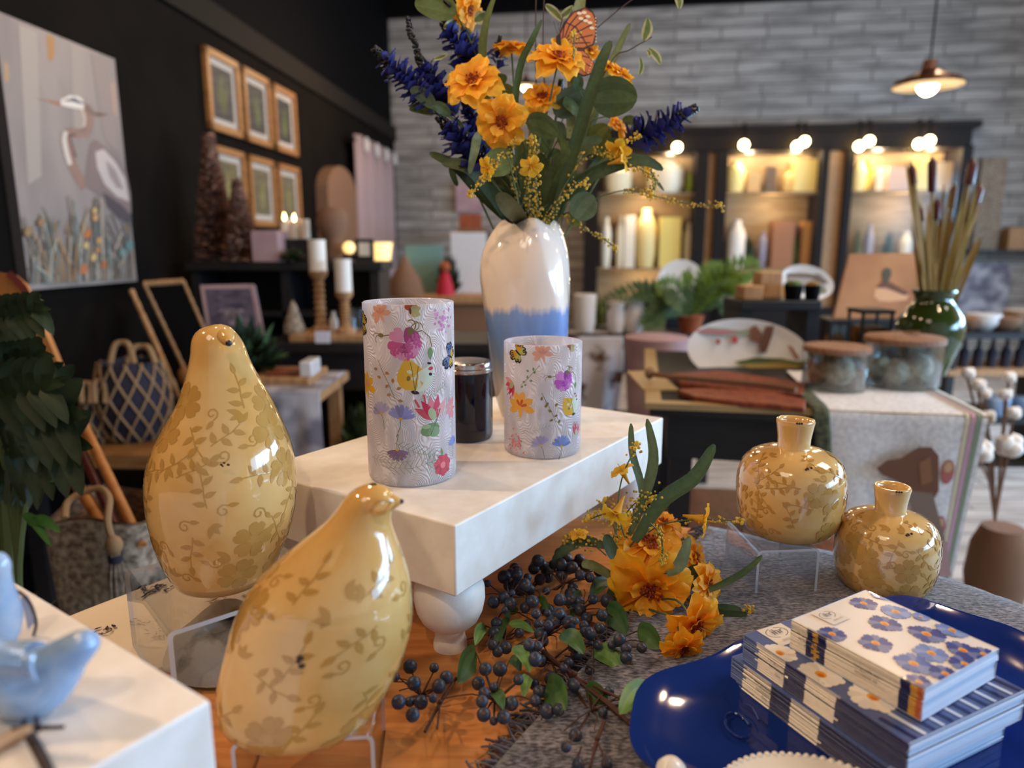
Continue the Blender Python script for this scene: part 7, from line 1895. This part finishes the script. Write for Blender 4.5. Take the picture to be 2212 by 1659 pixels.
# black stand with duck dish and pots
YS = 2.55
a, b = aty(1600, 662, YS), aty(1778, 640, YS); sz = aty(1690, 650, YS).z; t = thing('display_stand', 'black bench-like stand at the back of the black table', 'stand', ((a.x + b.x) / 2, YS + .1, DZ))
obj('stand_top', MB().box((a.x, YS, sz - .035), (b.x, YS + .22, sz)), 'black_wood', t, bevel=.004)
for x in (a.x + .0, b.x - .045): obj('leg', MB().box((x, YS + .01, DZ - .001), (x + .045, YS + .21, sz - .035)), 'black_wood', t)
oval('oval_dish', 'oval cream dish with patterned rim behind the two small black pots', 1742, 610, 58, 36, -.25, YS + .17, .2, deco=[(el(1742, 608, 40, 20, .2), 'a89c94'), ([(1700, 590), (1770, 592), (1790, 610), (1780, 614), (1764, 600), (1702, 598)], '6d5c50'), ([(1760, 625), (1782, 618), (1786, 632), (1766, 636)], '7c7a5a')])
for lab, x, w in (('small black pot of green moss on the black stand, left of the pair', 1712, 20), ('small black pot with amber top on the black stand, right of the pair', 1753, 17)):
    t, P, pr = lt('plant_pot', lab, 'pot', YS + .05, x, [(650, w * .8), (622, w), (618, w)], 'black_matte', 'small black pots on the stand', 'pot_body', zb=sz); mb = MB().ball(P + V((0, 0, pr[-1][1])), pr[-1][0] * .9, 12, 8, (1, 1, .5), jit=.3, c=hx('4a5f24' if w == 20 else '8a6a2a')); obj('moss_top', mb, 'green_leaf', t)
tb('bread_model', 'tan carved wedge on the left of the black stand', 'carving', YS + .04, 1606, 618, 1650, 650, .1, 'pale_wood', zb=sz)
tb('wooden_crate', 'brown wooden crate behind the tan wedge on the black stand', 'crate', YS + .12, 1640, 588, 1692, 650, .09, 'pale_wood', zb=sz)
# duck painting
dq = [aty(1800, 692, 2.72), aty(1968, 690, 2.72), aty(1982, 546, 2.82), aty(1836, 548, 2.82)]; nn = (dq[1] - dq[0]).cross(dq[3] - dq[0]).normalized(); nn = -nn if nn.y > 0 else nn
t = thing('duck_painting', 'square tan painting of a duck propped behind the green vase', 'painting', tuple(dq[0]))
mat('tan_canvas', 'a5764e', rough=.7, c2='7a4a30', ns=3, ramp=(.4, .7)); obj('canvas_body', MB().prism(dq, nn, .02), 'tan_canvas', t)
df = lambda x, y, o: onpl(x, y, dq[0] + nn * o, nn); dm = MB()
for i, (pts, c) in enumerate((([(1888, 640), (1892, 622), (1910, 612), (1940, 620), (1964, 634), (1958, 648), (1920, 652), (1898, 650)], 'c69a74'), ([(1892, 622), (1906, 606), (1925, 610), (1965, 634), (1955, 638), (1915, 622)], '5c3424'), ([(1905, 588), (1912, 578), (1924, 580), (1926, 592), (1918, 612), (1908, 610)], '3a3a2a'))): poly(dm, df, pts, hx(c), .001 * (i + 1))
obj('painted_duck', dm, 'paint', t)
tb('easel_ledge', 'dark ledge carrying the duck painting at the back of the black table', 'ledge', 2.68, 1796, 690, 1975, 704, .16, 'black_wood', zb=DZ)
# round plate, fern, buckets, textiles behind
YF = 3.40
ty = tbl('black side table behind the black display table carrying fern and plate', 'side_table', 1215, 1560, 722, aty(1400, 722, YF).z, .5); fz_ = aty(1400, 722, YF).z
t, C_, k, n = oval('round_plate', 'round pale plate with a dark tree motif behind the fern', 1470, 612, 52, 50, 0, ty + .36, .2, deco=[([(1484, 585), (1490, 575), (1494, 600), (1498, 630), (1494, 650), (1486, 650), (1482, 620)], '4a4a48'), ([(1478, 625), (1500, 620), (1506, 640), (1480, 644)], '6d6a66')], cat='plate')
tb('plate_easel', 'small dark easel under the round pale plate', 'easel', ty + .28, 1440, 655, 1500, 722, .06, 'black_wood', zb=fz_)
PF_ = aty(1490, 720, ty + .08); PF_.z = fz_; kf = mpp(PF_)
t = thing('fern', 'bright green fern in a terracotta pot left of the fish platter', 'plant', tuple(PF_))
obj('pot', MB().lathe([(.0006, 0), (20 * kf, 0), (28 * kf, 34 * kf), (30 * kf, 36 * kf), (.0006, 34 * kf)], 24, PF_), 'terracotta', t)
for x, y, w in ((1300, 655, 40), (1340, 700, 46), (1360, 660, 40), (1390, 705, 44), (1420, 625, 36), (1640, 575, 46), (1600, 612, 44), (1560, 585, 40), (1548, 650, 40), (1450, 660, 40), (1500, 600, 36), (1580, 660, 44), (1330, 640, 36)):
    base = PF_ + V((0, 0, 34 * kf)); e = aty(x, y, ty + .05 + RND.uniform(-.1, .12)); mid = (base + e) / 2 + V((0, 0, 30 * kf)); pts = spl([base, mid, e], 16); mb = MB(); mb.tube(pts, .002, 5, c=hx('3d5a20'))
    for i in range(2, 17):
        p = pts[i]; d = (pts[i] - pts[i - 1]).normalized(); s = d.cross(V((0, -1, .2))).normalized(); L = w * kf * math.sin(PI * i / 17.5) * .8
        for sg in (-1, 1):
            for q in (0, .5):
                b_ = p - d * q * .012; tp_ = b_ + s * sg * L + d * L * .5; m_ = (b_ + tp_) / 2; wv = d * L * .16; mb.add([b_, m_ + wv, tp_, m_ - wv], [(0, 1, 2, 3)], 0, jc(hx('5f7a2a' if y < 640 else '3f5422'), .3))
    obj('frond', mb, 'green_leaf', t)
for lab, x, y0, w in (('white pot at the left end of the black side table', 1262, 640, 24), ('second white pot on the black side table', 1330, 655, 20), ('third white pot on the black side table beside the fern', 1368, 650, 22)):
    lt('white_pot', lab, 'pot', ty + .1, x, [(720, w * .8), (700, w), (y0, w * 1.05), (y0 - 2, w * .8)], 'white_ceramic', 'white pots on the black side table', zb=fz_)
P = aty(1275, 640, ty + .3); P.z = fz_; tuft('yellow-green leafy plant behind the white pots', 'potted_plant', P, .13, .20, 160, ('7a7a2c', '4f5f2a', '8a8440'))
# pink bucket and cow-hide stool beside the display table
lt('pink_bucket', 'pale pink bucket standing left of the black display table', 'bucket', 3.16, 1412, [(900, 56), (850, 60), (760, 66), (728, 68), (726, 62)], 'pink_paint', zb=aty(1412, 900, 3.16).z)
bzz = aty(1412, 900, 3.16).z; tb('bucket_crate', 'dark crate under the pale pink bucket', 'crate', 3.02, 1340, 900, 1484, 1000, .28, 'black_wood', zb=0, zt=bzz)
mat('hide', 'c9c6cc', rough=.9, c2='5a4032', ns=9, ramp=(.5, .6))
t = thing('hide_rug', 'white and brown cowhide rug hanging from the black side table', 'rug', tuple(aty(1290, 940, ty - .05)))
x0, x1 = aty(1232, 735, ty - .03).x, aty(1345, 735, ty - .03).x; zt2 = fz_ + .004
obj('hide_cloth', MB().grid(lambda u, v: V((x0 + (x1 - x0) * u + .01 * math.sin(v * 7), ty - .02 - .02 * math.sin(u * 12) * v, zt2 - v * .62)) if v > .02 else V((x0 + (x1 - x0) * u, ty + .1, zt2)), 40, 30), 'hide', t, solid=.004)
# cotton stems at the right
t0 = V((aty(2190, 1010, 2.15).x, 2.2, .0)); CB = aty(2150, 1120, 2.2)
for i, (x, y, r, lab) in enumerate(((2092, 806, 13, 'top left'), (2128, 850, 12, 'inner left'), (2180, 815, 13, 'top right'), (2172, 852, 13, 'upper inner'), (2190, 892, 14, 'middle right'), (2115, 832, 14, 'upper left inner'), (2180, 962, 26, 'large lower right'), (2118, 975, 24, 'large lower left'), (2135, 900, 14, 'middle left'))):
    c = aty(x, y, 2.12 + RND.uniform(-.05, .05)); k = mpp(c); t = thing('cotton_stem', '%s cotton boll on a dry stem right of the linen runner' % lab, 'cotton stem', tuple(c), 0, 'dry cotton stems'); mb = MB()
    for q in range(4): a = q * 1.57 + .4; mb.ball(c + V((math.cos(a) * r * .45 * k, math.sin(a) * r * .3 * k, r * .25 * k * (-1) ** q)), r * .72 * k, 10, 8, jit=.2)
    obj('cotton_boll', mb, 'cotton', t); hm = MB()
    for q in range(4): a = q * 1.57; e = c + V((math.cos(a) * r * k, math.sin(a) * r * .6 * k, -r * .3 * k)); b_ = c - V((0, 0, r * 1.0 * k)); s = V((0, .2, 1)) * r * .22 * k; hm.add([b_, (b_ + e) / 2 + s, e, (b_ + e) / 2 - s], [(0, 1, 2, 3)])
    obj('husk', hm, 'husk', t); obj('stem', MB().tube(spl([c - V((0, 0, r * k)), (c + CB) / 2 + V((.03, .04, 0)), V((CB.x, CB.y, .3))], 8), .004, 5), 'husk', t)
t, P, pr = lt('floor_jar', 'tall brown floor jar holding the cotton stems', 'jar', 2.2, 2150, [(1260, 50), (1200, 62), (1130, 56), (1090, 40)], 'husk', zb=0)
# right rear shelves
YR = 3.7
rz_ = aty(2140, 800, YR).z
xa, xb = aty(2050, 800, YR).x, aty(2330, 800, YR).x; t = thing('shelf_unit', 'black shelf unit at the right behind the cotton stems', 'shelf', ((xa + xb) / 2, YR + .2, 0))
for yy in (1010, 905, 800, 720): z = aty(2140, yy, YR).z; obj('shelf', MB().box((xa, YR, z - .03), (xb, YR + .4, z)), 'black_wood' if yy != 800 else 'pale_wood', t)
for x in (xa, xb - .04): obj('upright', MB().box((x, YR + .01, 0), (x + .04, YR + .39, aty(2140, 720, YR).z)), 'black_wood', t)
s1 = aty(2140, 720, YR).z; s2 = aty(2140, 800, YR).z; s3 = aty(2140, 905, YR).z
for k, (x, w, h) in enumerate(((2085, 30, 26), (2120, 34, 36), (2160, 40, 30), (2200, 34, 44))):
    lt('ceramic_bowl', '%s brown and cream bowl on the top of the black shelf unit' % ('leftmost', 'second', 'third', 'rightmost')[k], 'bowl', YR + .12, x, [(720, w * .5), (720 - h * .5, w * .95), (720 - h, w), (720 - h - 1, w * .85)], ('husk', 'white_ceramic', 'husk', 'bristle')[k], 'bowls on the black shelf unit', zb=s1)
for k in range(5): lt('dark_bottle', '%s dark bottle standing on the second board of the black shelf unit' % ('leftmost', 'second', 'third', 'fourth', 'rightmost')[k], 'bottle', YR + .1, 2078 + k * 30, [(800, 10), (765, 10), (755, 4), (740, 4)], 'weave_dark', 'dark bottles on the black shelf unit', zb=s2)
for k in range(2): lt('blue_bowl', ('pale blue bowl', 'second pale blue bowl nearer the picture edge')[k] + ' on the third board behind the cotton stems', 'bowl', YR + .1, 2148 + k * 64, [(905, 16), (880, 26), (868, 27), (866, 22)], 'blue_glass', 'pale blue bowls', zb=s3)
# wall shelf and sign at far right
zw = onb(2150, 540, .22).z; a, b = bs(onb(2092, 540, .22)), bs(onb(2330, 540, .22)); mb = MB(); bbox_(mb, a, b, zw - .04, zw, 0, .24); tag(obj('wall_shelf', mb, 'black_wood'), 'dark wall shelf on the plank wall at the right edge', 'shelf')
a, b = bs(onb(2110, 450, .05)), bs(onb(2165, 450, .05)); mb = MB(); bbox_(mb, a, b, zw + .001, onb(2130, 340, .05).z, .02, .05); tag(obj('beige_plaque', mb, 'bristle'), 'tall beige plaque standing on the wall shelf', 'plaque')
a, b = bs(onb(2172, 500, .1)), bs(onb(2300, 500, .1)); mb = MB(); bbox_(mb, a, b, zw + .001, onb(2190, 492, .1).z, .05, .18); tag(obj('wooden_box', mb, 'pale_wood'), 'brown wooden box on the wall shelf at the right edge', 'box')
a, b = bs(onb(2068, 620, .06)), bs(onb(2180, 620, .06)); mb = MB(); bbox_(mb, a, b, onb(2120, 700, .06).z, onb(2120, 570, .06).z, .0, .05); tag(obj('pale_picture', mb, 'blanket'), 'blue-grey picture under the wall shelf behind the green vase', 'picture')
